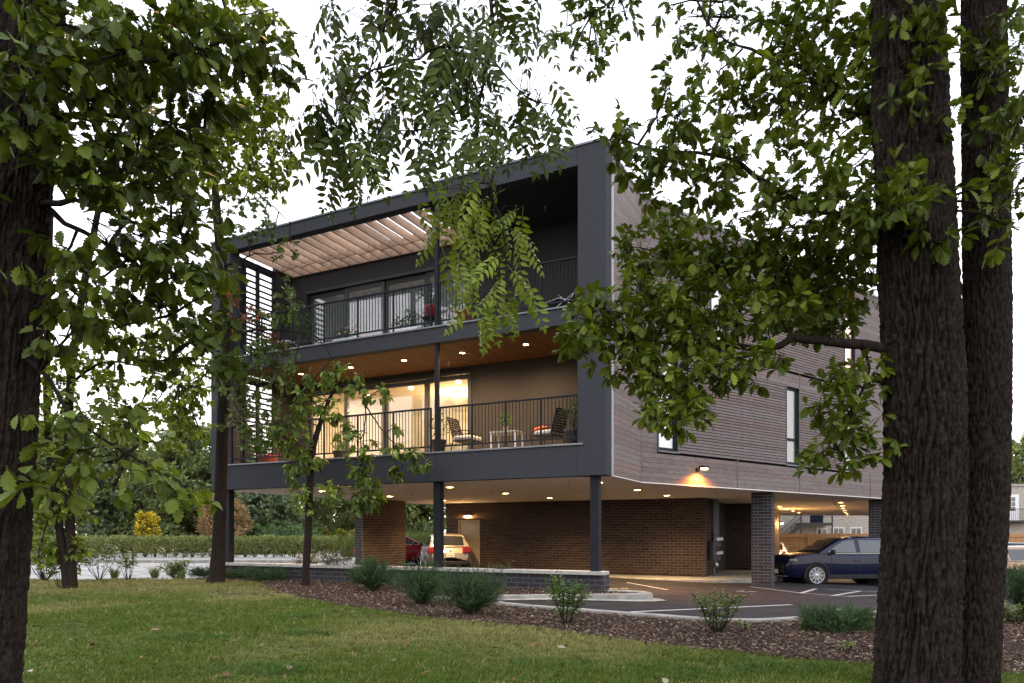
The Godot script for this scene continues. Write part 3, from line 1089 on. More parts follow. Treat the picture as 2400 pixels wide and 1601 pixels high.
func side_walls() -> void:
	# short return wall, square to the front
	var ret := group_node(bld, "return_wall")
	ret.position = loc(0, 0.4, 0)
	ret.rotation.y = PI / 2
	part(ret, "backing", boxmesh(Vector3(2.3, 7.36, 0.1)), M.behind, at(Vector3(1.15, Y0 + 3.69, -0.2)))
	var y := Y0 + 0.02
	var pitch := 0.13
	while y < 10.05:
		run_course(ret, 0.012, 2.285, y, pitch - 0.006, 3.66 if rng.randf() < 0.6 else rnd(0.6, 1.8))
		y += pitch
	part(ret, "edge_trim", boxmesh(Vector3(0.03, 7.4, 0.05)), M.trim, at(Vector3(-0.015, Y0 + 3.7, 0.012)))
	part(ret, "coping", boxmesh(Vector3(2.32, 0.07, 0.3)), M.coping, at(Vector3(1.15, 10.16, -0.1)))
	part(ret, "base_trim", boxmesh(Vector3(2.26, 0.02, 0.05)), M.trim, at(Vector3(1.14, Y0 + 0.008, 0.01)))
	# main side wall, splayed outward
	var w := group_node(bld, "side_wall")
	w.position = loc(0, 2.7, 0)
	w.rotation.y = PI / 2 - WALL
	part(w, "backing", boxmesh(Vector3(WLEN, 7.36, 0.1)), M.behind, at(Vector3(WLEN / 2, Y0 + 3.69, -0.2)))
	part(w, "coping", boxmesh(Vector3(WLEN + 0.05, 0.07, 0.3)), M.coping, at(Vector3(WLEN / 2 - 0.02, 10.16, -0.1)))
	part(w, "base_trim", boxmesh(Vector3(WLEN, 0.025, 0.05)), M.trim, at(Vector3(WLEN / 2, Y0 + 0.008, 0.012)))
	var zones := [[3.6, 6.14], [6.6, 9.14]]
	var all_wins := [[[0.64, 1.49], [6.79, 7.59], [10.49, 11.28]], [[2.9, 3.7], [10.49, 11.28]]]
	y = Y0 + 0.025
	while y < 10.06:
		var wins := []
		for i in 2:
			if y + pitch * 0.6 > zones[i][0] and y + pitch * 0.4 < zones[i][1]:
				wins = all_wins[i]
		var first := rnd(0.8, 3.6)
		if wins.size():
			run_course(w, 0.01, wins[0][0] if wins.size() == 3 else 1.49, y, pitch - 0.006, 9.0)
			run_course(w, wins[-1][1], WLEN, y, pitch - 0.006, first)
		else:
			run_course(w, 0.01, WLEN, y, pitch - 0.006, first)
		y += pitch
	for zi in 2:
		var z: Array = zones[zi]
		var wins: Array = all_wins[zi]
		var spans := [[1.49, 6.79], [7.59, 10.49]] if zi == 0 else [[1.49, 2.9], [3.7, 10.49]]
		for sp in spans:
			var gp := group_node(w, "grooved_panel")
			y = z[0] + 0.004
			while y < z[1] - 0.04:
				var k := rng.randi() % 6
				var s0: float = sp[0] + 0.01
				var s1: float = sp[1] - 0.01
				part(gp, "board", cboxmesh(Vector3(s1 - s0, 0.069, 0.03), 0.005), M.side[k], at(Vector3((s0 + s1) / 2, y + 0.036, 0.018)))
				y += 0.0847
		for i in wins.size():
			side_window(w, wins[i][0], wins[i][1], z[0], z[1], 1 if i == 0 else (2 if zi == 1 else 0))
	for s in [7.6, 4.2, 12.4]:
		for z in [[Y0 + 0.03, 3.6], [6.14, 6.6]]:
			part(w, "joint_cover", boxmesh(Vector3(0.022, z[1] - z[0], 0.03)), M.side[4], at(Vector3(s, (z[0] + z[1]) / 2, 0.018)))

func side_window(w: Node, s0: float, s1: float, y0: float, y1: float, lit: int) -> void:
	var g := group_node(w, "window")
	var b := MB.new()
	var s := (s0 + s1) / 2
	var ww := s1 - s0
	# deep dark surround, open in front
	for q in [[s0 + 0.02, 0.04], [s1 - 0.02, 0.04]]:
		b.box(Vector3(q[0], (y0 + y1) / 2, -0.03), Vector3(q[1], y1 - y0, 0.14))
	b.box(Vector3(s, y0 + 0.02, -0.03), Vector3(ww - 0.08, 0.04, 0.14))
	b.box(Vector3(s, y1 - 0.02, -0.03), Vector3(ww - 0.08, 0.04, 0.14))
	part(g, "frame", b.mesh(), M.frame)
	b = MB.new()
	for q in [[s0 + 0.075, 0.07, y1 - y0 - 0.08, (y0 + y1) / 2], [s1 - 0.075, 0.07, y1 - y0 - 0.08, (y0 + y1) / 2]]:
		b.box(Vector3(q[0], q[3], -0.055), Vector3(q[1], q[2], 0.06))
	for yy in [y0 + 0.08, y0 + 0.84, y1 - 0.08]:
		b.box(Vector3(s, yy, -0.055), Vector3(ww - 0.22, 0.08, 0.055))
	part(g, "sash", b.mesh(), M.metal)
	part(g, "pane", boxmesh(Vector3(ww - 0.22, y1 - y0 - 0.2, 0.006)), M.glass, at(Vector3(s, (y0 + y1) / 2, -0.062)))
	part(g, "sill", boxmesh(Vector3(ww, 0.02, 0.08)), M.coping, at(Vector3(s, y0 - 0.006, 0.03)))
	# panel behind the glass: white paints in bright sky, the lit one glows
	part(g, "window_backing", boxmesh(Vector3(ww - 0.1, y1 - y0 - 0.1, 0.02)), [M.room_dark, M.white, M.lit_window][lit], at(Vector3(s, (y0 + y1) / 2, -0.092)))

func upper_mass() -> void:
	# the rest of the volume behind the rooms: walls, roof and the parking ceiling
	var q := Vector2(6.63, -16.7)
	var plan := PackedVector2Array([Vector2(-FRONT + 0.01, -0.25), Vector2(-0.01, -0.25), Vector2(-0.03, -2.72), q + Vector2(-0.05, 0), Vector2(6.6, -41.9), Vector2(-FRONT + 0.01, -32.3)])
	var b := MB.new()
	b.poly(plan, Y0 + 0.004, false)
	part(bld, "parking_ceiling", b.mesh(), M.ceiling)
	b = MB.new()
	var roof := PackedVector2Array([Vector2(-4.79, -0.32), Vector2(-0.45, -0.32), Vector2(-0.3, -2.9), q + Vector2(-0.4, 0), Vector2(6.2, -41.8), Vector2(-FRONT + 0.02, -32.2), Vector2(-FRONT + 0.02, -BD - 0.27), Vector2(-4.79, -BD - 0.27)])
	b.poly(roof, Y3 - 0.12, true)
	b.poly(roof, Y3 - 0.2, false)
	part(bld, "roof", b.mesh(), M.roof)
	b = MB.new()
	b.quadn(Vector3(-FRONT + 0.02, Y0 + 0.01, -BD), Vector3(-FRONT + 0.02, Y3 - 0.1, -BD), Vector3(-FRONT + 0.02, Y3 - 0.1, -32.3), Vector3(-FRONT + 0.02, Y0 + 0.01, -32.3), Vector3.LEFT)
	b.quadn(Vector3(6.6, Y0 + 0.01, -41.9), Vector3(6.6, Y3 - 0.1, -41.9), Vector3(-FRONT + 0.02, Y3 - 0.1, -32.3), Vector3(-FRONT + 0.02, Y0 + 0.01, -32.3), Vector3.FORWARD)
	b.quadn(Vector3(6.6, Y0 + 0.01, -16.72), Vector3(6.6, Y3 - 0.1, -16.72), Vector3(6.6, Y3 - 0.1, -41.9), Vector3(6.6, Y0 + 0.01, -41.9), Vector3.RIGHT)
	part(bld, "outer_wall", b.mesh(), M.stucco)
	bbox(bld, "inner_partition", M.behind, 0.3, 4.2, BD + 0.26, BD + 0.4, Y0 + 0.02, Y3 - 0.22)

func spot(p: Vector3, e: float, ang := 62.0, c := Color(1.0, 0.83, 0.61), r := 0.07) -> void:
	var l := SpotLight3D.new()
	l.name = "lamp_light"
	l.light_color = c
	l.light_energy = e
	l.light_size = r
	l.spot_angle = ang
	l.spot_angle_attenuation = 0.9
	l.spot_range = 40.0
	l.spot_attenuation = 2.0
	l.shadow_enabled = true
	add_child(l, true)
	l.position = p
	l.rotation.x = -PI / 2

func omni(p: Vector3, e: float, c := Color(1.0, 0.72, 0.42), r := 0.06) -> void:
	var l := OmniLight3D.new()
	l.name = "lamp_light"
	l.light_color = c
	l.light_energy = e
	l.light_size = r
	l.omni_range = 40.0
	l.omni_attenuation = 2.0
	l.shadow_enabled = true
	add_child(l, true)
	l.position = p

func downlight(p: Vector3, e: float, label: String, group: String, r := 0.09, ang := 66.0) -> void:
	var o := thing("ceiling_light", label, "ceiling light", p, 0, group)
	var b := MB.new()
	b.lathe([Vector2(r, 0.02), Vector2(r * 1.28, -0.002), Vector2(r * 1.28, -0.012), Vector2(r * 0.98, -0.014)], 20)
	part(o, "trim_ring", b.mesh(), M.white)
	b = MB.new()
	b.lathe([Vector2(r, -0.006), Vector2(r * 0.7, -0.011), Vector2(0.002, -0.013)], 20)
	part(o, "lamp_lens", b.mesh(), M.lamp)
	spot(p + Vector3(0, -0.03, 0), e, ang)

func sprinkler(p: Vector3, label: String, group: String) -> void:
	var o := thing("sprinkler_head", label, "sprinkler", p, 0, group)
	var b := MB.new()
	b.lathe([Vector2(0.035, 0.0), Vector2(0.035, -0.008), Vector2(0.012, -0.012), Vector2(0.012, -0.05), Vector2(0.02, -0.055), Vector2(0.02, -0.065), Vector2(0.006, -0.07), Vector2(0.006, -0.1)], 10)
	part(o, "body", b.mesh(), M.steel)
	b = MB.new()
	b.lathe([Vector2(0.002, -0.1), Vector2(0.028, -0.1), Vector2(0.03, -0.106), Vector2(0.002, -0.108)], 10)
	part(o, "deflector", b.mesh(), M.steel)

func soffit_lights() -> void:
	for t in [2.57, 4.45, 6.33, 8.2, 10.1]:
		var p := bld.transform * loc(t, 1.22, Y2B + 0.018)
		downlight(p, 6.0, "small round lit downlight in the brown wood soffit over the first balcony", "downlights in the balcony soffit", 0.07, 84.0)
	for t in [1.75, 5.3, 9.6]:
		sprinkler(bld.transform * loc(t, 1.9, Y2B + 0.02), "pale sprinkler head hanging from the wood balcony soffit", "sprinklers in the balcony soffit")
	sprinkler(bld.transform * loc(2.2, 1.6, Y3B + 0.02), "pale sprinkler head under the dark ceiling of the top balcony", "")
	# lamps of the lit living room
	var c := bld.transform * loc(7.2, 5.6, Y1 + 2.75)
	var o := thing("flush_ceiling_lamp", "glowing round flush lamp on the lit living room ceiling behind the sliding doors", "ceiling lamp", c)
	var b := MB.new()
	b.lathe([Vector2(0.24, 0.0), Vector2(0.25, -0.03), Vector2(0.24, -0.045)], 24)
	part(o, "rim", b.mesh(), M.steel)
	b = MB.new()
	b.lathe([Vector2(0.235, -0.03), Vector2(0.22, -0.08), Vector2(0.12, -0.12), Vector2(0.003, -0.13)], 24)
	part(o, "lamp_glass", b.mesh(), emit(Color(1.0, 0.82, 0.55), 5.0))
	omni(c + Vector3(0, -0.3, 0), 3.6, Color(1.0, 0.82, 0.56), 0.15)
	for q in [[6.2, 3.9], [8.4, 3.9], [10.2, 4.6], [6.1, 7.2]]:
		var p := bld.transform * loc(q[0], q[1], Y1 + 2.749)
		downlight(p, 2.2, "small recessed downlight in the lit living room ceiling", "downlights in the living room", 0.06)

# ---------------------------------------------------------------- brickwork under the building

var brick_cache := {}

func brick_wall(parent: Node, called: String, w: float, h: float, mats: Array, mortar: Material, xf: Transform3D, most := 300, thick := 0.1, quoin := false, holes := []) -> Node3D:
	# local x along the wall, y up, z out of the face
	var g := group_node(parent, called)
	g.transform = xf
	var ch := 0.1016
	var rows := int(round(h / ch))
	ch = h / rows
	var bh := ch - 0.012
	if holes.is_empty():
		part(g, "mortar", boxmesh(Vector3(w, h, thick)), mortar, at(Vector3(w / 2, h / 2, -thick / 2 - 0.001)))
	else:
		var hx: Rect2 = holes[0]
		var b := MB.new()
		b.box(Vector3(hx.position.x / 2, h / 2, -thick / 2 - 0.001), Vector3(hx.position.x, h, thick))
		b.box(Vector3((hx.end.x + w) / 2, h / 2, -thick / 2 - 0.001), Vector3(w - hx.end.x, h, thick))
		b.box(Vector3(hx.get_center().x, (hx.end.y + h) / 2, -thick / 2 - 0.001), Vector3(hx.size.x, h - hx.end.y, thick))
		part(g, "mortar", b.mesh(), mortar)
	var list := []
	for r in rows:
		var y := r * ch + 0.006
		var cuts := []
		if quoin:  # a narrow pier: stretcher and header alternate
			cuts = [0.0, w * 0.62, w * 0.8, w] if r % 2 == 0 else [0.0, w * 0.14, w * 0.32, w]
		else:
			var x := -0.1525 if r % 2 else 0.0
			while x < w:
				cuts.append(clampf(x, 0.0, w))
				x += 0.305
			cuts.append(w)
		for i in cuts.size() - 1:
			var a: float = cuts[i]
			var e: float = cuts[i + 1]
			if e - a < 0.03:
				continue
			var skip := false
			for q in holes:
				var hr: Rect2 = q
				if y + bh > hr.position.y and y < hr.end.y - 0.03:
					if a >= hr.position.x - 0.001 and e <= hr.end.x + 0.001:
						skip = true
					elif a < hr.position.x and e > hr.position.x:
						e = hr.position.x
					elif a < hr.end.x and e > hr.end.x:
						a = hr.end.x
			if skip or e - a < 0.02:
				continue
			list.append([a + 0.006, e - 0.006, y, 0.0])
	for q in list:
		q[3] = (g.global_transform * Vector3(q[0], q[2], 0)).distance_to(Vector3(0, CAM_Y, 0))
	list.sort_custom(func(p, q): return p[3] < q[3])
	var rest := MB.new()
	rest.tinted = true
	for i in list.size():
		var q: Array = list[i]
		var l: float = q[1] - q[0]
		var p := Vector3((q[0] + q[1]) / 2, q[2] + bh / 2, -0.012 + rnd(-0.0015, 0.0015))
		if i < most:
			var key := "%.3f_%.4f" % [l, bh]
			if not brick_cache.has(key):
				brick_cache[key] = cboxmesh(Vector3(l, bh, 0.034), 0.004)
			part(g, "brick", brick_cache[key], mats[rng.randi() % mats.size()], at(p))
		else:
			var mm: StandardMaterial3D = mats[rng.randi() % mats.size()]
			rest.col = mm.albedo_color.srgb_to_linear()
			rest.box(p, Vector3(l, bh, 0.034))
	if rest.v.size():
		var m := tex(mat(Color.WHITE, 0.7), M.fine, Vector3.ONE * 2.2)
		m.vertex_color_use_as_albedo = true
		part(g, "brickwork", rest.mesh(), m).set_meta("kind", "stuff")
	return g

func brick_column(t: float, d: float, w: float, y0: float, most: int) -> void:
	# square column, its front face at depth d, its left edge at t + w
	var c := group_node(bld, "brick_column")
	c.position = loc(t, d, y0)
	var h := Y0 - y0
	bbox(c, "core", M.mortar_grey, 0.001 - w / 2, w / 2 - 0.001, 0.001, w - 0.001, 0, h)
	var faces := [[Vector3(-w / 2, 0, 0), 0.0], [Vector3(w / 2, 0, 0), PI / 2], [Vector3(w / 2, 0, -w), PI], [Vector3(-w / 2, 0, -w), -PI / 2]]
	var top := MB.new()
	top.tinted = true
	for i in 4:
		var xf := Transform3D(Basis(Vector3.UP, faces[i][1]), faces[i][0])
		var ch := 0.1016
		var rows := int(round(h / ch))
		ch = h / rows
		for r in rows:
			var cuts := [0.0, w * 0.62, w * 0.8, w] if (r + i) % 2 == 0 else [0.0, w * 0.14, w * 0.32, w]
			for k in 3:
				var a: float = cuts[k] + 0.005
				var e: float = cuts[k + 1] - 0.005
				var p := xf * Vector3((a + e) / 2, r * ch + ch / 2, -0.013)
				var key := "%.3f_%.4f" % [e - a, ch]
				if i < 2 and most > 0:
					if not brick_cache.has(key):
						brick_cache[key] = cboxmesh(Vector3(e - a - 0.003, ch - 0.013, 0.034), 0.003)
					part(c, "brick", brick_cache[key], M.gbrick[rng.randi() % 6], Transform3D(xf.basis, p))
				else:
					top.col = (M.gbrick[rng.randi() % 6] as StandardMaterial3D).albedo_color.srgb_to_linear()
					top.box(p, Vector3(e - a - 0.003, ch - 0.013, 0.034), xf.basis)
	var m := tex(mat(Color.WHITE, 0.6), M.fine, Vector3.ONE * 2.2)
	m.vertex_color_use_as_albedo = true
	part(c, "brickwork", top.mesh(), m).set_meta("kind", "stuff")
	bbox(c, "plinth", M.stucco, -w / 2 - 0.012, w / 2 + 0.012, -0.012, w + 0.012, -0.3, 0.1)

func under_building() -> void:
	rng.seed = 41
	# core: long brick wall with a steel door
	var cd := 11.2
	var by := -0.12
	var doorx := 0.62
	var door := Rect2(doorx, 0.0, 1.06, 2.15)
	brick_wall(bld, "core_wall", 11.08, Y0 - by, M.brick, M.mortar, at(Vector3(-11.14, by, -cd)), 300, 0.2, false, [door])
	brick_wall(bld, "core_wall", 2.4, Y0 - by, M.brick, M.mortar, Transform3D(Basis(Vector3.UP, PI / 2), Vector3(-0.06, by, -cd - 0.02)), 60, 0.2)
	brick_wall(bld, "core_wall", 1.6, Y0 - by, M.gbrick, M.mortar_grey, Transform3D(Basis(Vector3.UP, -PI / 2), Vector3(-11.15, by, -cd - 1.62)), 0, 0.2)
	# second, set-back brick block
	brick_wall(bld, "core_wall", 1.9, Y0 - by, M.brick, M.mortar, at(Vector3(-0.9, by, -cd - 5.6)), 60, 0.2)
	brick_wall(bld, "core_wall", 8.0, Y0 - by, M.brick, M.mortar, Transform3D(Basis(Vector3.UP, PI / 2), Vector3(1.0, by, -cd - 5.62)), 60, 0.2)
	bbox(bld, "core_inside", M.behind, 0.3, 10.9, cd + 0.25, cd + 16.0, by, Y0)
	bbox(bld, "core_inside", M.behind, -0.8, 0.29, cd + 5.85, cd + 16.0, by, Y0)
	var dr := group_node(bld, "steel_door", Vector3(-11.14 + doorx, by, -cd))
	part(dr, "leaf_panel", cboxmesh(Vector3(0.94, 2.06, 0.045), 0.004), M.door, at(Vector3(0.53, 1.03, -0.06)))
	for x in [0.03, 1.03]:
		part(dr, "jamb", boxmesh(Vector3(0.06, 2.15, 0.12)), M.door, at(Vector3(x, 1.075, -0.05)))
	part(dr, "head", boxmesh(Vector3(0.94, 0.085, 0.12)), M.door, at(Vector3(0.53, 2.105, -0.05)))
	part(dr, "drip_cap", boxmesh(Vector3(1.1, 0.045, 0.09)), M.frame, at(Vector3(0.53, 2.18, 0.05)))
	part(dr, "lever", boxmesh(Vector3(0.12, 0.02, 0.03)), M.steel, at(Vector3(0.17, 1.0, 0.0)))
	for yy in [0.25, 1.03, 1.85]:
		part(dr, "hinge", boxmesh(Vector3(0.03, 0.11, 0.02)), M.steel, at(Vector3(1.0, yy, 0.015)))
	# lamp over the door
	var lp := bld.transform * Vector3(-11.14 + doorx + 0.5, by + 2.33, -cd + 0.07)
	var lo := thing("door_wall_light", "bright wall light mounted over the tan steel door in the brick wall", "wall light", lp, TURN)
	part(lo, "housing", cboxmesh(Vector3(0.34, 0.09, 0.1), 0.01), M.frame, at(Vector3(0, 0.04, -0.01)))
	part(lo, "lamp_lens", cboxmesh(Vector3(0.3, 0.07, 0.08), 0.01), emit(Color(1.0, 0.82, 0.55), 11.0), at(Vector3(0, -0.04, 0)))
	omni(lp + Vector3(0, -0.04, 0), 1.1, Color(1.0, 0.76, 0.46), 0.05)
	# brick pier near the open end
	brick_wall(bld, "pier_wall", 2.75, Y0 - 0.0, M.brick, M.mortar, Transform3D(Basis(Vector3.UP, PI / 2), Vector3(-11.48, 0.0, -5.92)), 260, 0.3)
	brick_wall(bld, "pier_wall", 0.34, Y0 - 0.0, M.gbrick, M.mortar_grey, at(Vector3(-11.83, 0.0, -5.915)), 60, 0.04)  # same pier; grey bricks paint in the skylight on this face
	# brick columns along the splayed side
	var c1 := bl(P(1811, 1253, 22.6))
	brick_column(-c1.x + 0.33, -c1.z, 0.62, -0.27, 60)
	var c2 := bl(P(2036, 1253, 27.8))
	for i in 4:
		brick_column(-c2.x - 0.33, -c2.z + 7.0 * i, 0.66, -0.42, 60 if i == 0 else 0)
	# low wall with stone cap and steel posts
	var lw := thing("low_brick_wall", "low dark grey brick wall with pale stone cap along the mulch bed", "wall", Vector3(KX, 0, -KD), TURN)
	brick_wall(lw, "front_face", 12.1, 0.45, M.gbrick, M.mortar_dark, at(Vector3(-12.17, 0.03, -0.06)), 300, 0.3)
	brick_wall(lw, "end_face", 0.36, 0.45, M.gbrick, M.mortar_dark, Transform3D(Basis(Vector3.UP, PI / 2), Vector3(-0.07, 0.03, -0.065)), 40, 0.04)
	var x := -12.2
	while x < -0.1:
		var l := minf(2.02, -0.03 - x)
		part(lw, "cap_stone", cboxmesh(Vector3(l - 0.006, 0.08, 0.5), 0.008), M.stone, at(Vector3(x + l / 2, 0.52, -0.22)))
		x += 2.02
	for t in [0.33, 4.575, 12.02]:
		bbox(bld, "steel_post", M.metal, t - 0.1, t + 0.1, 0.14, 0.34, 0.561, Y0 + 0.003, 0.008)
	# concrete walk round the core
	var b := MB.new()
	var walk := smooth2([Vector2(-12.5, 9.3), Vector2(-6.0, 9.3), Vector2(-1.2, 9.32), Vector2(0.6, 9.7), Vector2(1.55, 10.9), Vector2(2.2, 13.2), Vector2(2.6, 16.0), Vector2(2.8, 27.0)], 0.5)
	var rows := []
	for q in walk:
		var p: Vector2 = q
		var line := PackedVector3Array()
		var inn := Vector2(clampf(p.x - 1.4, -11.2, 0.9), maxf(p.y, 11.1) + (0.2 if p.x < 0.0 else 0.0))
		for e in [[p, -0.5], [p, -0.17], [p.lerp(inn, 0.03), -0.15], [p.lerp(inn, 0.12), -0.148], [inn, -0.14]]:
			var pp: Vector2 = e[0]
			line.append(bld.transform * Vector3(pp.x, float(e[1]), -pp.y))
		rows.append(line)
	b.grid(rows, false, true)
	struct("concrete_walk", b.mesh(), M.concrete)
	b = MB.new()
	b.poly(PackedVector2Array([Vector2(-11.3, -11.0), Vector2(0.95, -11.0), Vector2(1.1, -13.0), Vector2(1.1, -28.0), Vector2(-11.3, -28.0)]), -0.143)
	var slab := struct("concrete_walk", b.mesh(), M.concrete)
	slab.transform = bld.transform
	gas_meters()
	# ceiling downlights and sprinklers in the parking level
	for q in [[1054.6, 1141.6], [1185.5, 1156], [1288, 1167], [1404, 1130.6], [1493.6, 1148], [1039.8, 1172.7], [1563, 1161], [755, 1151], [914, 1163], [1827, 1187], [1845, 1192.8], [1859, 1197.4], [1872, 1201.6], [1818, 1207.5], [1970.6, 1177.5], [1974.5, 1185.2], [1977, 1191.3], [1980, 1196.1], [1982, 1200.7], [1985, 1203.9], [1987, 1206.6]]:
		var p := level(q[0], q[1], Y0 + 0.002)
		downlight(p, 10.0, "round lit downlight in the cream ceiling over the parking", "downlights over the parking", 0.11)
	for q in [[1040, 1138], [967, 1155], [1081, 1165], [1152, 1150], [1250, 1161], [1334, 1128], [1417, 1143], [1167, 1172], [1324, 1170], [1678, 1151], [1727, 1163], [1857, 1161], [1951, 1168], [1956, 1176], [1959, 1181], [1963, 1186], [669, 1150], [808, 1159], [1500, 1152], [1540, 1166], [1820, 1190]]:
		sprinkler(level(q[0], q[1], Y0 + 0.004), "small dark sprinkler head below the cream parking ceiling", "sprinklers over the parking")
	# flood lamp on the side wall
	var sw := bld.get_node("side_wall") as Node3D
	var fp := sw.global_transform * Vector3(2.3, 3.2, 0.02)
	var fl := thing("flood_light", "small bronze flood lamp lit on the wood side wall under the grooved panel", "wall light", fp, sw.global_rotation.y)
	part(fl, "bracket", cboxmesh(Vector3(0.12, 0.1, 0.06), 0.01), M.plastic, at(Vector3(0, 0, 0.03)))
	part(fl, "arm", boxmesh(Vector3(0.03, 0.03, 0.16)), M.plastic, at(Vector3(0.0, 0.02, 0.12)))
	part(fl, "head", cboxmesh(Vector3(0.24, 0.06, 0.18), 0.012), M.plastic, at(Vector3(0, 0.06, 0.24)))
	part(fl, "lamp_lens", cboxmesh(Vector3(0.18, 0.05, 0.12), 0.012), emit(Color(1.0, 0.72, 0.38), 14.0), at(Vector3(0, 0.012, 0.25)))
	spot(fp + sw.global_basis * Vector3(0, -0.04, 0.25), 7.0, 78.0, Color(1.0, 0.58, 0.22), 0.04)
	# lamp on the far door jamb
	var jp := bld.transform * Vector3(1.1, 2.0, -cd - 13.4)
	var jl := thing("jamb_wall_light", "warm wall light glowing beyond the brick column near the fence", "wall light", jp, TURN)
	part(jl, "housing", cboxmesh(Vector3(0.1, 0.1, 0.3), 0.01), M.frame, at(Vector3(0.06, 0.06, 0)))
	part(jl, "lamp_lens", cboxmesh(Vector3(0.09, 0.08, 0.26), 0.01), emit(Color(1.0, 0.76, 0.45), 9.0), at(Vector3(0.07, -0.03, 0)))
	omni(jp + Vector3(0.15, -0.04, 0), 2.0)

func gas_meters() -> void:
	# meter bank on the end of the core: pipes up to the ceiling, two rows of meters, regulator
	var o := thing("gas_meter_bank", "bank of gas meters with thin black pipes on the end of the brick core", "gas meters", bld.transform * Vector3(-0.06, -0.13, -11.95), TURN)
	for i in 8:
		var b := MB.new()
		var z := -0.25 - 0.14 * i
		b.rod(Vector3(0.1, 1.42, z), Vector3(0.1, 2.86, z), 0.02, 6)
		part(o, "pipe", b.mesh(), M.pipe)
	for r in 2:
		var y: float = [1.36, 0.83][r]
		var b := MB.new()
		b.rod(Vector3(0.1, y + 0.16, -0.2), Vector3(0.1, y + 0.16, -1.4), 0.025)
		part(o, "manifold", b.mesh(), M.pipe)
		for i in 8:
			var z := -0.28 - 0.14 * i
			b = MB.new()
			b.cbox(Vector3(0.18, y, z), Vector3(0.18, 0.15, 0.12), 0.02)
			part(o, "meter", b.mesh(), M.steel)
			b = MB.new()
			b.rod(Vector3(0.16, y - 0.05, z), Vector3(0.16, y - 0.3, z), 0.014)
			part(o, "stub_pipe", b.mesh(), M.pipe)
	var b := MB.new()
	b.tube(PackedVector3Array([Vector3(0.16, -0.02, 0.0), Vector3(0.16, 0.5, 0.0), Vector3(0.16, 1.5, -0.03), Vector3(0.12, 1.55, -0.2)]), PackedFloat32Array([0.045, 0.03, 0.03, 0.03]), 8)
	part(o, "riser", b.mesh(), M.pipe)
	b = MB.new()
	b.lathe([Vector2(0.01, 0.08), Vector2(0.1, 0.06), Vector2(0.13, 0.0), Vector2(0.1, -0.05), Vector2(0.01, -0.06)], 14, Vector3(0.24, 0.42, -0.02), Basis(Vector3.FORWARD, 1.2))
	part(o, "regulator", b.mesh(), M.steel)
	b = MB.new()
	b.cbox(Vector3(0.1, 0.95, 0.3), Vector3(0.16, 0.7, 0.28), 0.012)
	part(o, "cabinet", b.mesh(), M.plastic)

# ---------------------------------------------------------------- things on the balconies

func in_bld(t: float, d: float, y: float) -> Vector3:
	return bld.transform * loc(t, d, y)

func pot_mesh(r: float, h: float, flare: float) -> ArrayMesh:
	var b := MB.new()
	b.lathe([Vector2(0.002, 0.0), Vector2(r * flare, 0.0), Vector2(r * 0.95, h * 0.86), Vector2(r, h * 0.86), Vector2(r * 1.04, h), Vector2(r * 0.9, h), Vector2(r * 0.86, h * 0.9), Vector2(0.002, h * 0.9)], 22)
	return b.mesh()

func bushy(o: Node3D, base: Vector3, h: float, r: float, n: int, size: float, c: Color, stems := 5) -> void:
	var xf := []
	var cols := PackedColorArray()
	var sb := MB.new()
	for s in stems:
		var a := rng.randf() * TAU
		var tip := base + Vector3(cos(a) * r * rnd(0.3, 0.8), h * rnd(0.6, 0.95), sin(a) * r * rnd(0.3, 0.8))
		sb.tube(PackedVector3Array([base, base.lerp(tip, 0.5) + Vector3(0, h * 0.1, 0), tip]), PackedFloat32Array([0.008, 0.005, 0.002]), 4, false)
	for i in n:
		var q := ball()
		var p := base + Vector3(q.x * r, h * 0.55 + q.y * h * 0.48, q.z * r)
		var axis := (Vector3(q.x, 0.3 + rnd(-0.4, 0.4), q.z) + ball() * 0.5).normalized()
		xf.append(leaf_xf(p, axis, Vector3.UP + ball() * 0.6, size * rnd(0.7, 1.2)))
		cols.append(c * rnd(0.6, 1.4))
	part(o, "stems", sb.mesh(), M.bark[1])
	multi(o, "foliage", plain_leaf(0.5, 0.3), M.leaf, xf, cols)

func flowers(o: Node3D, c0: Vector3, rx: float, rz: float, cols: Array, n: int) -> void:
	for i in n:
		var p := c0 + Vector3(rnd(-rx, rx), rnd(-0.03, 0.1), rnd(-rz, rz))
		var b := MB.new()
		for k in 14:
			var q := ball().normalized()
			var s := q.cross(Vector3(0.3, 1, 0.2)).normalized() * 0.016
			var u := q.cross(s).normalized() * 0.016
			var e := p + q * 0.034
			b.quad(e - s, e - u, e + s, e + u)
		b.tinted = false
		part(o, "blossom", b.mesh(), cols[i % cols.size()])

func leaf_xf(p: Vector3, axis: Vector3, normal: Vector3, s: float) -> Transform3D:
	var z := axis.normalized()
	var x := normal.cross(z)
	if x.length_squared() < 1e-4:
		x = Vector3.RIGHT.cross(z)
	x = x.normalized()
	var y := z.cross(x)
	return Transform3D(Basis(x * s, y * s, z * s), p)

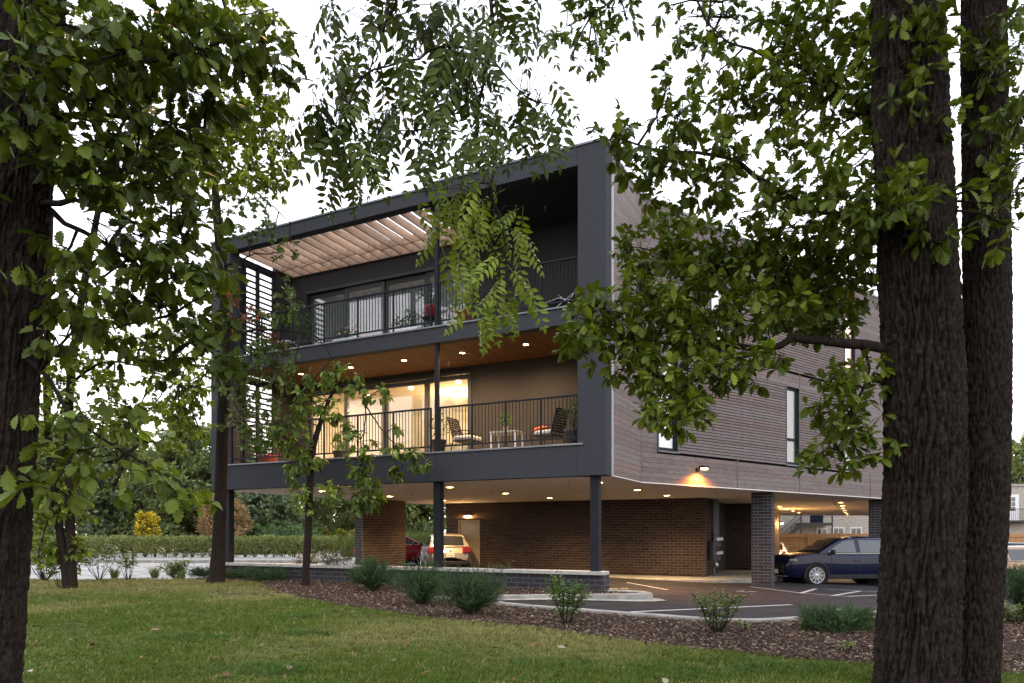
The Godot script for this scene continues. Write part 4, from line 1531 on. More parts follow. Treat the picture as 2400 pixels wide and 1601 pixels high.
func patio_chair(t: float, d: float, y: float, turn: float, label: String) -> void:
	var o := thing("patio_chair", label, "chair", in_bld(t, d, y), TURN + turn, "dark slatted patio chairs")
	# faces +z
	for x in [-0.27, 0.27]:
		var b := MB.new()
		b.tube(PackedVector3Array([Vector3(x, 0.02, 0.3), Vector3(x, 0.3, 0.32), Vector3(x, 0.58, 0.26), Vector3(x, 0.62, 0.1), Vector3(x, 0.6, -0.28)]), PackedFloat32Array([0.014, 0.014, 0.014, 0.014, 0.014]), 6)
		part(o, "arm", b.mesh(), M.wicker)
		b = MB.new()
		b.tube(PackedVector3Array([Vector3(x, 0.02, -0.34), Vector3(x, 0.4, -0.26), Vector3(x, 0.75, -0.36), Vector3(x, 0.98, -0.44)]), PackedFloat32Array([0.014, 0.014, 0.014, 0.014]), 6)
		part(o, "back_leg", b.mesh(), M.wicker)
	for k in 9:
		var u := k / 8.0
		part(o, "back_slat", boxmesh(Vector3(0.52, 0.045, 0.014)), M.wicker, Transform3D(Basis(Vector3.RIGHT, -0.3), Vector3(0, 0.46 + 0.52 * u, -0.27 - 0.17 * u)))
	for k in 5:
		part(o, "back_strap", boxmesh(Vector3(0.03, 0.56, 0.01)), M.wicker, Transform3D(Basis(Vector3.RIGHT, -0.3), Vector3(-0.2 + 0.1 * k, 0.71, -0.345)))
	part(o, "seat_frame", boxmesh(Vector3(0.54, 0.03, 0.54)), M.wicker, at(Vector3(0, 0.36, 0.0)))
	part(o, "cushion", cboxmesh(Vector3(0.54, 0.11, 0.56), 0.035), M.cushion, at(Vector3(0, 0.435, 0.02)))

func planter(t: float, d: float, y: float, called: String, label: String, pm: Mesh, m: Material, ph: float, h: float, r: float, n: int, size: float, c: Color) -> Node3D:
	var o := thing(called, label, "potted plant", in_bld(t, d, y), TURN)
	part(o, "pot", pm, m)
	bushy(o, Vector3(0, ph * 0.9, 0), h, r, n, size, c)
	return o

func balcony_things() -> void:
	rng.seed = 51
	# lower balcony
	patio_chair(4.15, 0.95, Y1, PI / 2, "dark slatted patio chair with white seat cushion, in front of the lit glass door")
	patio_chair(1.85, 1.0, Y1, -PI / 2 - 0.2, "dark slatted patio chair with white cushion and patterned throw, against the brown wall")
	var th := thing("throw_pillow", "small red and cream patterned pillow lying on the white chair cushion", "pillow", in_bld(2.1, 1.02, Y1 + 0.52), TURN + 0.4)
	var b := MB.new()
	var rows := []
	for i in 9:
		var line := PackedVector3Array()
		for j in 9:
			var u := i / 4.0 - 1.0
			var v := j / 4.0 - 1.0
			line.append(Vector3(u * 0.2, 0.02 + 0.08 * (1.0 - u * u * u * u) * (1.0 - v * v * v * v) + 0.05 * u, v * 0.2))
		rows.append(line)
	b.grid(rows)
	part(th, "cover", b.mesh(), tex(mat(lin(0.62, 0.25, 0.16), 0.9), blotches(), Vector3.ONE * 3.0, false))
	var tb := thing("side_table", "low pale patio table between the two slatted chairs", "table", in_bld(2.95, 0.9, Y1), TURN)
	part(tb, "table_top", cboxmesh(Vector3(0.75, 0.05, 0.5), 0.01), M.stone, at(Vector3(0, 0.5, 0)))
	for q in [[-0.34, 0.21], [0.34, 0.21], [-0.34, -0.21], [0.34, -0.21]]:
		part(tb, "leg", boxmesh(Vector3(0.035, 0.475, 0.035)), M.white, at(Vector3(q[0], 0.2375, q[1])))
	var pl := planter(2.98, 0.9, Y1 + 0.526, "potted_plant", "small leafy plant in pale clay pot on the low patio table", pot_mesh(0.075, 0.13, 0.7), tex(mat(lin(0.6, 0.42, 0.26), 0.8), M.fine, Vector3.ONE * 5.0), 0.13, 0.36, 0.18, 90, 0.09, Color(0.06, 0.13, 0.025))
	planter(4.9, 0.75, Y1, "potted_plant", "bushy plant in a black pot beside the balcony post of the lower balcony", pot_mesh(0.2, 0.42, 0.75), M.black, 0.42, 0.75, 0.26, 160, 0.09, Color(0.06, 0.08, 0.03))
	planter(1.05, 0.7, Y1, "potted_plant", "tall flowering plant in a dark tub at the wall end of the lower balcony", pot_mesh(0.24, 0.42, 0.8), M.black, 0.42, 0.78, 0.3, 240, 0.09, Color(0.05, 0.09, 0.025))
	planter(10.9, 0.7, Y1, "potted_plant", "low plant in a dark red box beside the slatted screen", pot_mesh(0.3, 0.3, 0.9), M.redpot, 0.3, 0.4, 0.3, 160, 0.08, Color(0.05, 0.1, 0.03))
	planter(8.2, 0.7, Y1, "potted_plant", "dark potted plant behind the lower railing near the small tree", pot_mesh(0.17, 0.3, 0.8), M.black, 0.3, 0.35, 0.22, 90, 0.08, Color(0.06, 0.09, 0.03))
	# upper balcony
	var bx := thing("flower_box", "white window box of red and pink geraniums behind the upper railing", "flower box", in_bld(7.75, 0.5, Y2), TURN)
	part(bx, "box", cboxmesh(Vector3(0.85, 0.2, 0.24), 0.02), M.white, at(Vector3(0, 0.1, 0)))
	bushy(bx, Vector3(0, 0.18, 0), 0.22, 0.36, 150, 0.08, Color(0.06, 0.12, 0.03), 6)
	flowers(bx, Vector3(0.2, 0.46, 0), 0.22, 0.08, [mat(lin(0.75, 0.35, 0.36), 0.7), mat(lin(0.72, 0.42, 0.42), 0.7)], 7)
	flowers(bx, Vector3(-0.2, 0.4, 0), 0.15, 0.08, [mat(lin(0.55, 0.03, 0.035), 0.7), mat(lin(0.8, 0.75, 0.72), 0.7)], 6)
	bx = thing("flower_box", "white trough of green shrubs standing behind the upper railing", "flower box", in_bld(5.75, 0.5, Y2), TURN)
	part(bx, "box", cboxmesh(Vector3(0.85, 0.22, 0.26), 0.02), M.white, at(Vector3(0, 0.11, 0)))
	bushy(bx, Vector3(0.15, 0.2, 0), 0.5, 0.22, 160, 0.08, Color(0.03, 0.07, 0.025), 5)
	bushy(bx, Vector3(-0.22, 0.2, 0), 0.3, 0.2, 110, 0.08, Color(0.05, 0.1, 0.03), 4)
	var st := thing("plant_stand", "dark metal stand carrying the red glazed pot on the upper balcony", "plant stand", in_bld(4.98, 0.55, Y2), TURN)
	var tb2 := MB.new()
	tb2.lathe([Vector2(0.002, 0.42), Vector2(0.26, 0.42), Vector2(0.26, 0.4), Vector2(0.002, 0.4)], 20)
	part(st, "top", tb2.mesh(), M.metal)
	for k in 3:
		tb2 = MB.new()
		tb2.rod(Vector3(cos(k * 2.1) * 0.22, 0.0, sin(k * 2.1) * 0.22), Vector3(cos(k * 2.1) * 0.2, 0.4, sin(k * 2.1) * 0.2), 0.012)
		part(st, "leg", tb2.mesh(), M.metal)
	planter(4.98, 0.55, Y2 + 0.42, "potted_plant", "upright jade-green plant in a red glazed pot on the metal stand", pot_mesh(0.19, 0.3, 0.7), M.redpot, 0.3, 0.52, 0.24, 170, 0.07, Color(0.05, 0.1, 0.035))
	pl = planter(3.95, 0.5, Y2, "potted_plant", "yellow-flowered plant in a ridged terracotta pot on the upper balcony", pot_mesh(0.25, 0.42, 0.72), M.terracotta, 0.42, 0.42, 0.28, 150, 0.08, Color(0.05, 0.11, 0.03))
	flowers(pl, Vector3(0, 0.85, 0.05), 0.2, 0.12, [mat(lin(0.8, 0.55, 0.03), 0.7)], 6)
	planter(9.4, 0.6, Y2, "potted_plant", "feathery green plant in a dark pot near the upper slatted screen", pot_mesh(0.22, 0.35, 0.8), M.black, 0.35, 0.85, 0.36, 260, 0.1, Color(0.06, 0.11, 0.04))
	# reclining chair folded against the upper corner
	var rc := thing("lounge_chair", "folding metal lounge chair leaning in the dark corner of the upper balcony", "lounge chair", in_bld(1.15, 0.7, Y2), TURN)
	for x in [-0.25, 0.25]:
		b = MB.new()
		b.tube(PackedVector3Array([Vector3(0.45, 0.75, x), Vector3(0.1, 0.3, x), Vector3(-0.2, 0.38, x), Vector3(-0.6, 0.3, x)]), PackedFloat32Array([0.013, 0.013, 0.013, 0.013]), 6)
		part(rc, "side_tube", b.mesh(), M.steel)
		b = MB.new()
		b.tube(PackedVector3Array([Vector3(-0.5, 0.01, x), Vector3(0.2, 0.45, x)]), PackedFloat32Array([0.012, 0.012]), 6)
		part(rc, "leg", b.mesh(), M.steel)
		b = MB.new()
		b.tube(PackedVector3Array([Vector3(0.35, 0.01, x), Vector3(-0.2, 0.45, x)]), PackedFloat32Array([0.012, 0.012]), 6)
		part(rc, "leg", b.mesh(), M.steel)
	b = MB.new()
	b.quad(Vector3(0.44, 0.74, -0.24), Vector3(0.1, 0.3, -0.24), Vector3(0.1, 0.3, 0.24), Vector3(0.44, 0.74, 0.24))
	b.quad(Vector3(0.1, 0.3, -0.24), Vector3(-0.2, 0.37, -0.24), Vector3(-0.2, 0.37, 0.24), Vector3(0.1, 0.3, 0.24))
	b.quad(Vector3(-0.2, 0.37, -0.24), Vector3(-0.58, 0.3, -0.24), Vector3(-0.58, 0.3, 0.24), Vector3(-0.2, 0.37, 0.24))
	part(rc, "sling", b.mesh(), M.black)
	# a wicker sofa seen through the screen
	var bn := thing("patio_bench", "low dark bench with pale blue cushion beside the upper slatted screen", "bench", in_bld(10.6, 0.9, Y2), TURN)
	part(bn, "seat", cboxmesh(Vector3(1.1, 0.1, 0.55), 0.02), M.wicker, at(Vector3(0, 0.36, 0)))
	part(bn, "cushion", cboxmesh(Vector3(0.5, 0.1, 0.5), 0.03), mat(lin(0.45, 0.52, 0.65), 0.9), at(Vector3(0.25, 0.46, 0)))
	for q in [[-0.5, 0.22], [0.5, 0.22], [-0.5, -0.22], [0.5, -0.22]]:
		part(bn, "leg", boxmesh(Vector3(0.05, 0.31, 0.05)), M.wicker, at(Vector3(q[0], 0.155, q[1])))

func blotches() -> ImageTexture:
	var im := Image.create(64, 64, false, Image.FORMAT_RGB8)
	var nz := FastNoiseLite.new()
	nz.seed = 77
	nz.frequency = 0.12
	for y in 64:
		for x in 64:
			im.set_pixel(x, y, Color(1, 0.95, 0.85) if nz.get_noise_2d(x, y) > 0.0 else Color(0.8, 0.3, 0.2))
	return img_tex(im)

# ---------------------------------------------------------------- vehicles

func paint(c: Color, metal := 0.35) -> StandardMaterial3D:
	var m := mat(c, 0.32, metal)
	m.clearcoat_enabled = true
	m.clearcoat = 0.55
	m.metallic_specular = 0.2
	m.clearcoat_roughness = 0.04
	return m

func lerp_table(t: Array, x: float, k: int) -> float:
	for i in t.size() - 1:
		if x <= t[i + 1][0]:
			var u: float = clampf((x - t[i][0]) / maxf(t[i + 1][0] - t[i][0], 1e-5), 0.0, 1.0)
			return lerpf(t[i][k], t[i + 1][k], u)
	return t[-1][k]

# body: [x, bottom, shoulder height, half width]; house: [x, roof height, roof half width]; front at +x
func car(called: String, label: String, pos: Vector3, heading: float, body: Array, house: Array, belt: Array, sides: Array, wb: Array, wr: float, pm: Material, cladding := false, group := "") -> Node3D:
	var o := thing(called, label, "car", pos, heading, group)
	var b := MB.new()
	var rows := []
	var x0: float = body[0][0]
	var x1: float = body[-1][0]
	var n := 40
	for i in n + 1:
		var x := lerpf(x0, x1, float(i) / n)
		var yb := lerp_table(body, x, 1)
		var ys := lerp_table(body, x, 2)
		var w := lerp_table(body, x, 3)
		var half := [[yb, w * 0.9], [yb + 0.1, w * 0.97], [lerpf(yb, ys, 0.45), w], [lerpf(yb, ys, 0.8), w * 0.99], [ys - 0.03, w * 0.965], [ys, w * 0.93], [ys + 0.03, w * 0.6], [ys + 0.04, 0.0]]
		var line := PackedVector3Array()
		for q in half:
			line.append(Vector3(x, q[0], q[1]))
		for k in range(half.size() - 2, -1, -1):
			line.append(Vector3(x, half[k][0], -float(half[k][1])))
		rows.append(line)
	b.grid(rows, false, false)
	for e in [0, n]:
		var r: PackedVector3Array = rows[e]
		var c := Vector3(r[0].x, (r[0].y + r[7].y) / 2, 0)
		for k in r.size() - 1:
			if e == 0:
				b.tri(c, r[k], r[k + 1])
			else:
				b.tri(c, r[k + 1], r[k])
	part(o, "body", b.mesh(), pm)
	# cabin
	b = MB.new()
	rows = []
	for i in 31:
		var x := lerpf(house[0][0], house[-1][0], i / 30.0)
		var ys := lerp_table(belt, x, 1)
		var wbt := lerp_table(belt, x, 2)
		var yr := maxf(lerp_table(house, x, 1), ys + 0.005)
		var wt := lerp_table(house, x, 2)
		var f := clampf((yr - ys) / 0.35, 0.0, 1.0)
		var half := [[ys - 0.05, wbt], [ys, wbt], [lerpf(ys, yr, 0.86), lerpf(wbt, wt, 0.95 * f)], [lerpf(ys, yr, 0.96), lerpf(wbt, wt * 0.93, f)], [yr, lerpf(wbt, wt * 0.8, f)], [yr + 0.02 * f, lerpf(wbt, wt * 0.4, f)], [yr + 0.025 * f, 0.0]]
		var line := PackedVector3Array()
		for q in half:
			line.append(Vector3(x, q[0], q[1]))
		for k in range(half.size() - 2, -1, -1):
			line.append(Vector3(x, half[k][0], -float(half[k][1])))
		rows.append(line)
	b.grid(rows, false, false)
	part(o, "cabin", b.mesh(), pm)
	var zat := func(x: float, y: float) -> float:
		var ys := lerp_table(belt, x, 1)
		var yr := maxf(lerp_table(house, x, 1), ys + 0.05)
		var f := clampf((yr - ys) / 0.35, 0.0, 1.0)
		return lerpf(lerp_table(belt, x, 2), lerpf(lerp_table(belt, x, 2), lerp_table(house, x, 2), 0.95 * f), clampf((y - ys) / (0.86 * (yr - ys)), 0, 1))
	for s in [-1, 1]:
		for poly in sides:
			b = MB.new()
			var top := [poly[-1]]
			for k in range(poly.size() - 2, 1, -1):
				top.append(poly[k])
			var wr2 := []
			for i in 9:
				var u := i / 8.0
				var bx := Vector2(lerpf(poly[0][0], poly[1][0], u), lerpf(poly[0][1], poly[1][1], u))
				var f := u * (top.size() - 1)
				var k := mini(int(f), maxi(top.size() - 2, 0))
				var ta: Array = top[k]
				var tb: Array = top[mini(k + 1, top.size() - 1)]
				var tx := Vector2(lerpf(ta[0], tb[0], f - k), lerpf(ta[1], tb[1], f - k))
				var line := PackedVector3Array()
				for j in 6:
					var q := bx.lerp(tx, j / 5.0)
					line.append(Vector3(q.x, q.y, s * (zat.call(q.x, q.y) + 0.014)))
				wr2.append(line)
			b.grid(wr2, false, s > 0)
			part(o, "side_window", b.mesh(), M.carglass)
		# chrome strip under the windows
		b = MB.new()
		var a0: float = sides[0][0][0]
		var a1: float = sides[-1][1][0]
		b.box(Vector3((a0 + a1) / 2, lerp_table(belt, (a0 + a1) / 2, 1) + 0.012, s * (lerp_table(belt, (a0 + a1) / 2, 2) + 0.004)), Vector3(absf(a1 - a0), 0.022, 0.02))
		part(o, "window_strip", b.mesh(), M.chrome)
	# windscreen and rear glass follow the cabin
	for e in 2:
		b = MB.new()
		var list := house.duplicate()
		if e == 0:
			list.reverse()
		var p0: Array = list[0]
		var p1: Array = list[1]
		var lo: float = lerpf(p0[0], p1[0], 0.08)
		var hi: float = lerpf(p0[0], p1[0], 0.93)
		var rr := []
		for k in 6:
			var x := lerpf(lo, hi, k / 5.0)
			var ys := lerp_table(belt, x, 1)
			var yr := maxf(lerp_table(house, x, 1), ys + 0.005)
			var wt: float = lerp_table(house, x, 2) * 0.86
			var line := PackedVector3Array()
			for j in 7:
				var u := j / 3.0 - 1.0
				line.append(Vector3(x + (0.012 if e == 0 else -0.012), yr + 0.02 + 0.014 * (1.0 - u * u), wt * u))
			rr.append(line)
		b.grid(rr, false, e == 0)
		part(o, "windscreen" if e == 0 else "rear_window", b.mesh(), M.carglass)
	# wheels
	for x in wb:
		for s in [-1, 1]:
			var w := lerp_table(body, x, 3)
			wheel(o, Vector3(x, wr, s * (w - 0.1)), wr, s)
			b = MB.new()
			var pts := PackedVector3Array()
			var rad := PackedFloat32Array()
			for k in 15:
				var a := PI * (k / 14.0 * 1.16 - 0.08)
				pts.append(Vector3(x + cos(a) * wr * 1.13, wr + sin(a) * wr * 1.13, s * (w - 0.005)))
				rad.append(0.045 if cladding else 0.018)
			b.tube(pts, rad, 6)
			part(o, "wheel_arch", b.mesh(), M.plastic if cladding else pm)
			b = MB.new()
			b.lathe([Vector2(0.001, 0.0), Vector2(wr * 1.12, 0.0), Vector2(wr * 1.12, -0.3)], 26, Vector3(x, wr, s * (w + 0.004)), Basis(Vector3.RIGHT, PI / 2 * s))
			part(o, "dark_well_disc", b.mesh(), M.black)  # black disc over the body paints in the shaded hollow
	if cladding:
		for s in [-1, 1]:
			part(o, "sill_cladding", cboxmesh(Vector3(wb[1] - wb[0] - wr * 2.3, 0.16, 0.06), 0.02), M.plastic, at(Vector3((wb[0] + wb[1]) / 2, lerp_table(body, 0, 1) + 0.07, s * (lerp_table(body, 0, 3) - 0.03))))
	# mirrors, handles
	var mx: float = sides[-1][1][0] - 0.12
	for s in [-1, 1]:
		var ww := lerp_table(belt, mx, 2)
		b = MB.new()
		b.cbox(Vector3(mx, lerp_table(belt, mx, 1) + 0.07, s * (ww + 0.14)), Vector3(0.14, 0.15, 0.2), 0.04)
		b.box(Vector3(mx, lerp_table(belt, mx, 1) + 0.01, s * (ww + 0.04)), Vector3(0.06, 0.05, 0.12))
		part(o, "mirror", b.mesh(), M.black)
	return o

func wheel(o: Node3D, c: Vector3, r: float, s: int) -> void:
	var g := group_node(o, "wheel", c)
	var t := Basis(Vector3.RIGHT, PI / 2 * s)  # y of the lathe points outward
	var b := MB.new()
	b.lathe([Vector2(r * 0.7, -0.1), Vector2(r * 0.95, -0.1), Vector2(r, -0.06), Vector2(r, 0.08), Vector2(r * 0.96, 0.115), Vector2(r * 0.8, 0.125), Vector2(r * 0.72, 0.115)], 30, Vector3.ZERO, t)
	part(g, "tyre", b.mesh(), M.rubber)
	b = MB.new()
	b.lathe([Vector2(r * 0.73, 0.112), Vector2(r * 0.68, 0.118), Vector2(r * 0.655, 0.06), Vector2(r * 0.6, 0.03), Vector2(0.001, 0.03)], 30, Vector3.ZERO, t)
	part(g, "rim", b.mesh(), M.plastic)
	b = MB.new()
	b.lathe([Vector2(r * 0.73, 0.114), Vector2(r * 0.71, 0.122), Vector2(r * 0.66, 0.118), Vector2(r * 0.65, 0.07)], 30, Vector3.ZERO, t)
	part(g, "rim_edge", b.mesh(), M.alloy)
	for k in 10:
		var a := TAU * k / 10.0
		b = MB.new()
		for q in [-0.12, 0.12]:
			var d := Vector3(cos(a + q), sin(a + q), 0)
			b.box(d * r * 0.39 + Vector3(0, 0, s * 0.098), Vector3(r * 0.5, r * 0.055, 0.02), Basis(Vector3.BACK, a + q * 0.4))
		part(g, "spoke", b.mesh(), M.alloy)
	b = MB.new()
	b.lathe([Vector2(r * 0.16, 0.09), Vector2(r * 0.15, 0.112), Vector2(0.001, 0.118)], 16, Vector3.ZERO, t)
	part(g, "hub", b.mesh(), M.alloy)

func suv_shape(L: float, H: float, W: float) -> Array:
	var h := H / 1.73
	var l := L / 4.95
	var w := W / 0.965
	var body := [[-2.45 * l, 0.5 * h, 0.8 * h, 0.76 * w], [-2.4 * l, 0.42 * h, 0.98 * h, 0.86 * w], [-2.2 * l, 0.34 * h, 1.08 * h, 0.93 * w], [-1.4 * l, 0.27 * h, 1.1 * h, 0.965 * w], [0.0, 0.26 * h, 1.06 * h, 0.955 * w], [0.75 * l, 0.26 * h, 1.09 * h, 0.955 * w], [1.0 * l, 0.26 * h, 1.12 * h, 0.96 * w], [1.5 * l, 0.27 * h, 1.12 * h, 0.965 * w], [2.05 * l, 0.3 * h, 1.06 * h, 0.93 * w], [2.3 * l, 0.32 * h, 0.99 * h, 0.86 * w], [2.43 * l, 0.36 * h, 0.9 * h, 0.78 * w], [2.48 * l, 0.42 * h, 0.78 * h, 0.7 * w]]
	var house := [[-2.3 * l, 1.12 * h, 0.7 * w], [-1.95 * l, 1.6 * h, 0.66 * w], [-1.5 * l, 1.67 * h, 0.68 * w], [-0.5 * l, 1.7 * h, 0.7 * w], [0.2 * l, 1.66 * h, 0.68 * w], [0.45 * l, 1.61 * h, 0.66 * w], [1.25 * l, 1.16 * h, 0.74 * w]]
	house = [[house[0][0], house[0][1], house[0][2]], [house[1][0], house[1][1], house[1][2]]] + house.slice(2)
	var belt := [[-2.4 * l, 1.12 * h, 0.84 * w], [-1.4 * l, 1.12 * h, 0.885 * w], [0.0, 1.11 * h, 0.89 * w], [1.3 * l, 1.13 * h, 0.86 * w]]
	var sides := [
		[[-2.02 * l, 1.2 * h], [-1.38 * l, 1.15 * h], [-1.46 * l, 1.56 * h], [-1.75 * l, 1.54 * h]],
		[[-1.3 * l, 1.15 * h], [-0.28 * l, 1.15 * h], [-0.28 * l, 1.59 * h], [-1.38 * l, 1.57 * h]],
		[[-0.12 * l, 1.15 * h], [0.95 * l, 1.17 * h], [0.6 * l, 1.38 * h], [0.28 * l, 1.55 * h], [-0.12 * l, 1.59 * h]]]
	return [body, house, belt, sides, [-1.42 * l, 1.43 * l]]

func end_lights(o: Node3D, l: float, w: float, y: float, front: bool, shape: Vector3) -> void:
	for s in [-1, 1]:
		part(o, "headlight" if front else "tail_light", cboxmesh(shape, 0.03), M.headlamp if front else M.tail, Transform3D(Basis(Vector3.UP, (-0.55 if front else 0.35) * s * (1 if front else 1)), Vector3(l, y, s * w)))

func lot_things() -> void:
	rng.seed = 61
	M.carglass = mat(lin(0.02, 0.023, 0.026), 0.03)
	M.carglass.metallic_specular = 0.75
	M.chrome = mat(lin(0.7, 0.7, 0.72), 0.15, 0.9)
	M.alloy = mat(lin(0.5, 0.5, 0.51), 0.3, 0.7)
	M.headlamp = mat(lin(0.35, 0.35, 0.36), 0.08, 0.3)
	M.tail = mat(lin(0.28, 0.012, 0.015), 0.12)
	# navy SUV under the building
	var p := P(1968, 1253, 27.0)
	p.y = lot_y(p.x, -p.z)
	var q := suv_shape(4.95, 1.83, 0.965)
	var o := car("parked_car", "dark navy blue SUV with silver wheels parked under the building beside the brick column", p, PI + 0.1, q[0], q[1], q[2], q[3], q[4], 0.4, paint(lin(0.006, 0.008, 0.028), 0.0), true)
	end_lights(o, 2.2, 0.8, 0.95, true, Vector3(0.34, 0.1, 0.22))
	end_lights(o, -2.3, 0.8, 1.0, false, Vector3(0.2, 0.16, 0.3))
	part(o, "grille", cboxmesh(Vector3(0.1, 0.34, 1.1), 0.03), M.black, at(Vector3(2.45, 0.64, 0)))
	part(o, "skid_plate", cboxmesh(Vector3(0.12, 0.06, 1.2), 0.02), M.chrome, at(Vector3(2.4, 0.36, 0)))
	part(o, "number_plate", boxmesh(Vector3(0.02, 0.15, 0.3)), M.white, at(Vector3(2.5, 0.52, 0)))
	for x in [-0.12, -1.05]:
		for s in [-1, 1]:
			part(o, "door_handle", cboxmesh(Vector3(0.22, 0.035, 0.03), 0.01), M.black, at(Vector3(x, 0.92, s * 0.975)))
	for x in [0.86, -0.2, -1.28]:
		for s in [-1, 1]:
			part(o, "door_gap", boxmesh(Vector3(0.008, 0.72, 0.006)), M.black, at(Vector3(x, 0.7, s * 0.958)))
	for s in [-1, 1]:
		var b := MB.new()
		b.tube(PackedVector3Array([Vector3(0.1, 1.7, s * 0.58), Vector3(0.0, 1.75, s * 0.6), Vector3(-1.5, 1.75, s * 0.58), Vector3(-1.7, 1.68, s * 0.56)]), PackedFloat32Array([0.016, 0.016, 0.016, 0.016]), 6)
		part(o, "roof_rail", b.mesh(), M.chrome)
	# beige hatchback seen from behind
	p = P(1042, 1253, 31.0)
	p.y = lot_y(p.x, -p.z) + 0.05
	q = suv_shape(4.45, 1.55, 0.91)
	o = car("parked_car", "beige compact crossover seen from behind by the tan steel door", p, PI / 2 + 0.2, q[0], q[1], q[2], q[3], q[4], 0.34, paint(lin(0.36, 0.32, 0.27), 0.3), false)
	for s in [-1, 1]:
		part(o, "tail_light", cboxmesh(Vector3(0.16, 0.24, 0.4), 0.03), M.tail, Transform3D(Basis(Vector3.UP, 0.25 * s), Vector3(-2.13, 0.86, s * 0.68)))
	part(o, "tailgate_seam", boxmesh(Vector3(0.01, 0.012, 1.25)), M.black, at(Vector3(-2.2, 0.52, 0)))
	part(o, "bumper", cboxmesh(Vector3(0.16, 0.2, 1.5), 0.05), M.plastic, at(Vector3(-2.12, 0.34, 0)))
	part(o, "number_plate", boxmesh(Vector3(0.015, 0.15, 0.32)), M.white, at(Vector3(-2.215, 0.66, 0)))
	# the plate's characters are too blurred in the photograph to read: dark strokes
	for k in 6:
		part(o, "plate_stroke", boxmesh(Vector3(0.004, [0.06, 0.055, 0.062, 0.05, 0.06, 0.07][k], [0.016, 0.026, 0.012, 0.026, 0.02, 0.01][k])), M.frame, at(Vector3(-2.224, 0.655, [-0.11, -0.065, -0.02, 0.025, 0.06, 0.115][k])))
	var b := MB.new()
	b.lathe([Vector2(0.045, 0.0), Vector2(0.045, 0.012), Vector2(0.036, 0.015), Vector2(0.001, 0.014)], 18, Vector3(-2.19, 0.86, 0), Basis(Vector3.BACK, PI / 2))
	part(o, "badge", b.mesh(), M.chrome)
	part(o, "wiper", boxmesh(Vector3(0.02, 0.02, 0.5)), M.black, Transform3D(Basis(Vector3.RIGHT, 0.1), Vector3(-2.12, 1.08, 0.05)))
	# red car beyond the brick pier
	p = P(930, 1253, 36.0)
	p.y = lot_y(p.x, -p.z) + 0.05
	q = suv_shape(4.3, 1.55, 0.88)
	o = car("parked_car", "dark red car half hidden behind the brick pier", p, 0.3, q[0], q[1], q[2], q[3], q[4], 0.33, paint(lin(0.16, 0.012, 0.015)), false)
	# silver car by the fence
	p = P(1808, 1253, 44.0)
	p.y = lot_y(p.x, -p.z)
	q = suv_shape(4.4, 1.5, 0.89)
	o = car("parked_car", "silver car parked by the cedar fence behind the brick column", p, PI / 2 - 0.3, q[0], q[1], q[2], q[3], q[4], 0.33, paint(lin(0.42, 0.42, 0.44), 0.6), false)
	for s in [-1, 1]:
		part(o, "tail_light", cboxmesh(Vector3(0.14, 0.16, 0.3), 0.03), M.tail, at(Vector3(-2.1, 0.86, s * 0.66)))
	# cars beyond the right-hand trees
	p = P(2330, 1253, 33.0)
	p.y = lot_y(p.x, -p.z)
	q = suv_shape(4.6, 1.6, 0.9)
	car("parked_car", "black car with pale sky on its roof parked before the cedar fence", p, PI - 0.2, q[0], q[1], q[2], q[3], q[4], 0.34, paint(lin(0.012, 0.012, 0.014)), false)
	p = P(2420, 1253, 29.5)
	p.y = lot_y(p.x, -p.z)
	q = suv_shape(4.6, 1.55, 0.9)
	o = car("parked_car", "dark maroon car between the black car and the bronze car", p, PI / 2 + 1.0, q[0], q[1], q[2], q[3], q[4], 0.34, paint(lin(0.03, 0.01, 0.012)), false)
	p = P(2440, 1253, 25.0)
	p.y = lot_y(p.x, -p.z)
	q = suv_shape(4.6, 1.5, 0.9)
	o = car("parked_car", "bronze car with red tail light at the edge of the parking", p, -0.25, q[0], q[1], q[2], q[3], q[4], 0.34, paint(lin(0.3, 0.2, 0.12), 0.6), false)
	for s in [-1, 1]:
		part(o, "tail_light", cboxmesh(Vector3(0.16, 0.16, 0.34), 0.03), M.tail, at(Vector3(-2.2, 0.92, s * 0.7)))
	# wedge-shaped concrete curb stop beyond the trees
	p = on_lot(2400, 1361)
	b = MB.new()
	b.extrude(PackedVector2Array([Vector2(-1.2, 0), Vector2(1.2, 0), Vector2(1.1, 0.15), Vector2(0.2, 0.15), Vector2(-0.6, 0.05)]), -0.4, 0.4)
	var cs := struct("curb", b.mesh(), M.concrete)
	cs.position = p

# ---------------------------------------------------------------- fence, neighbours, far greenery

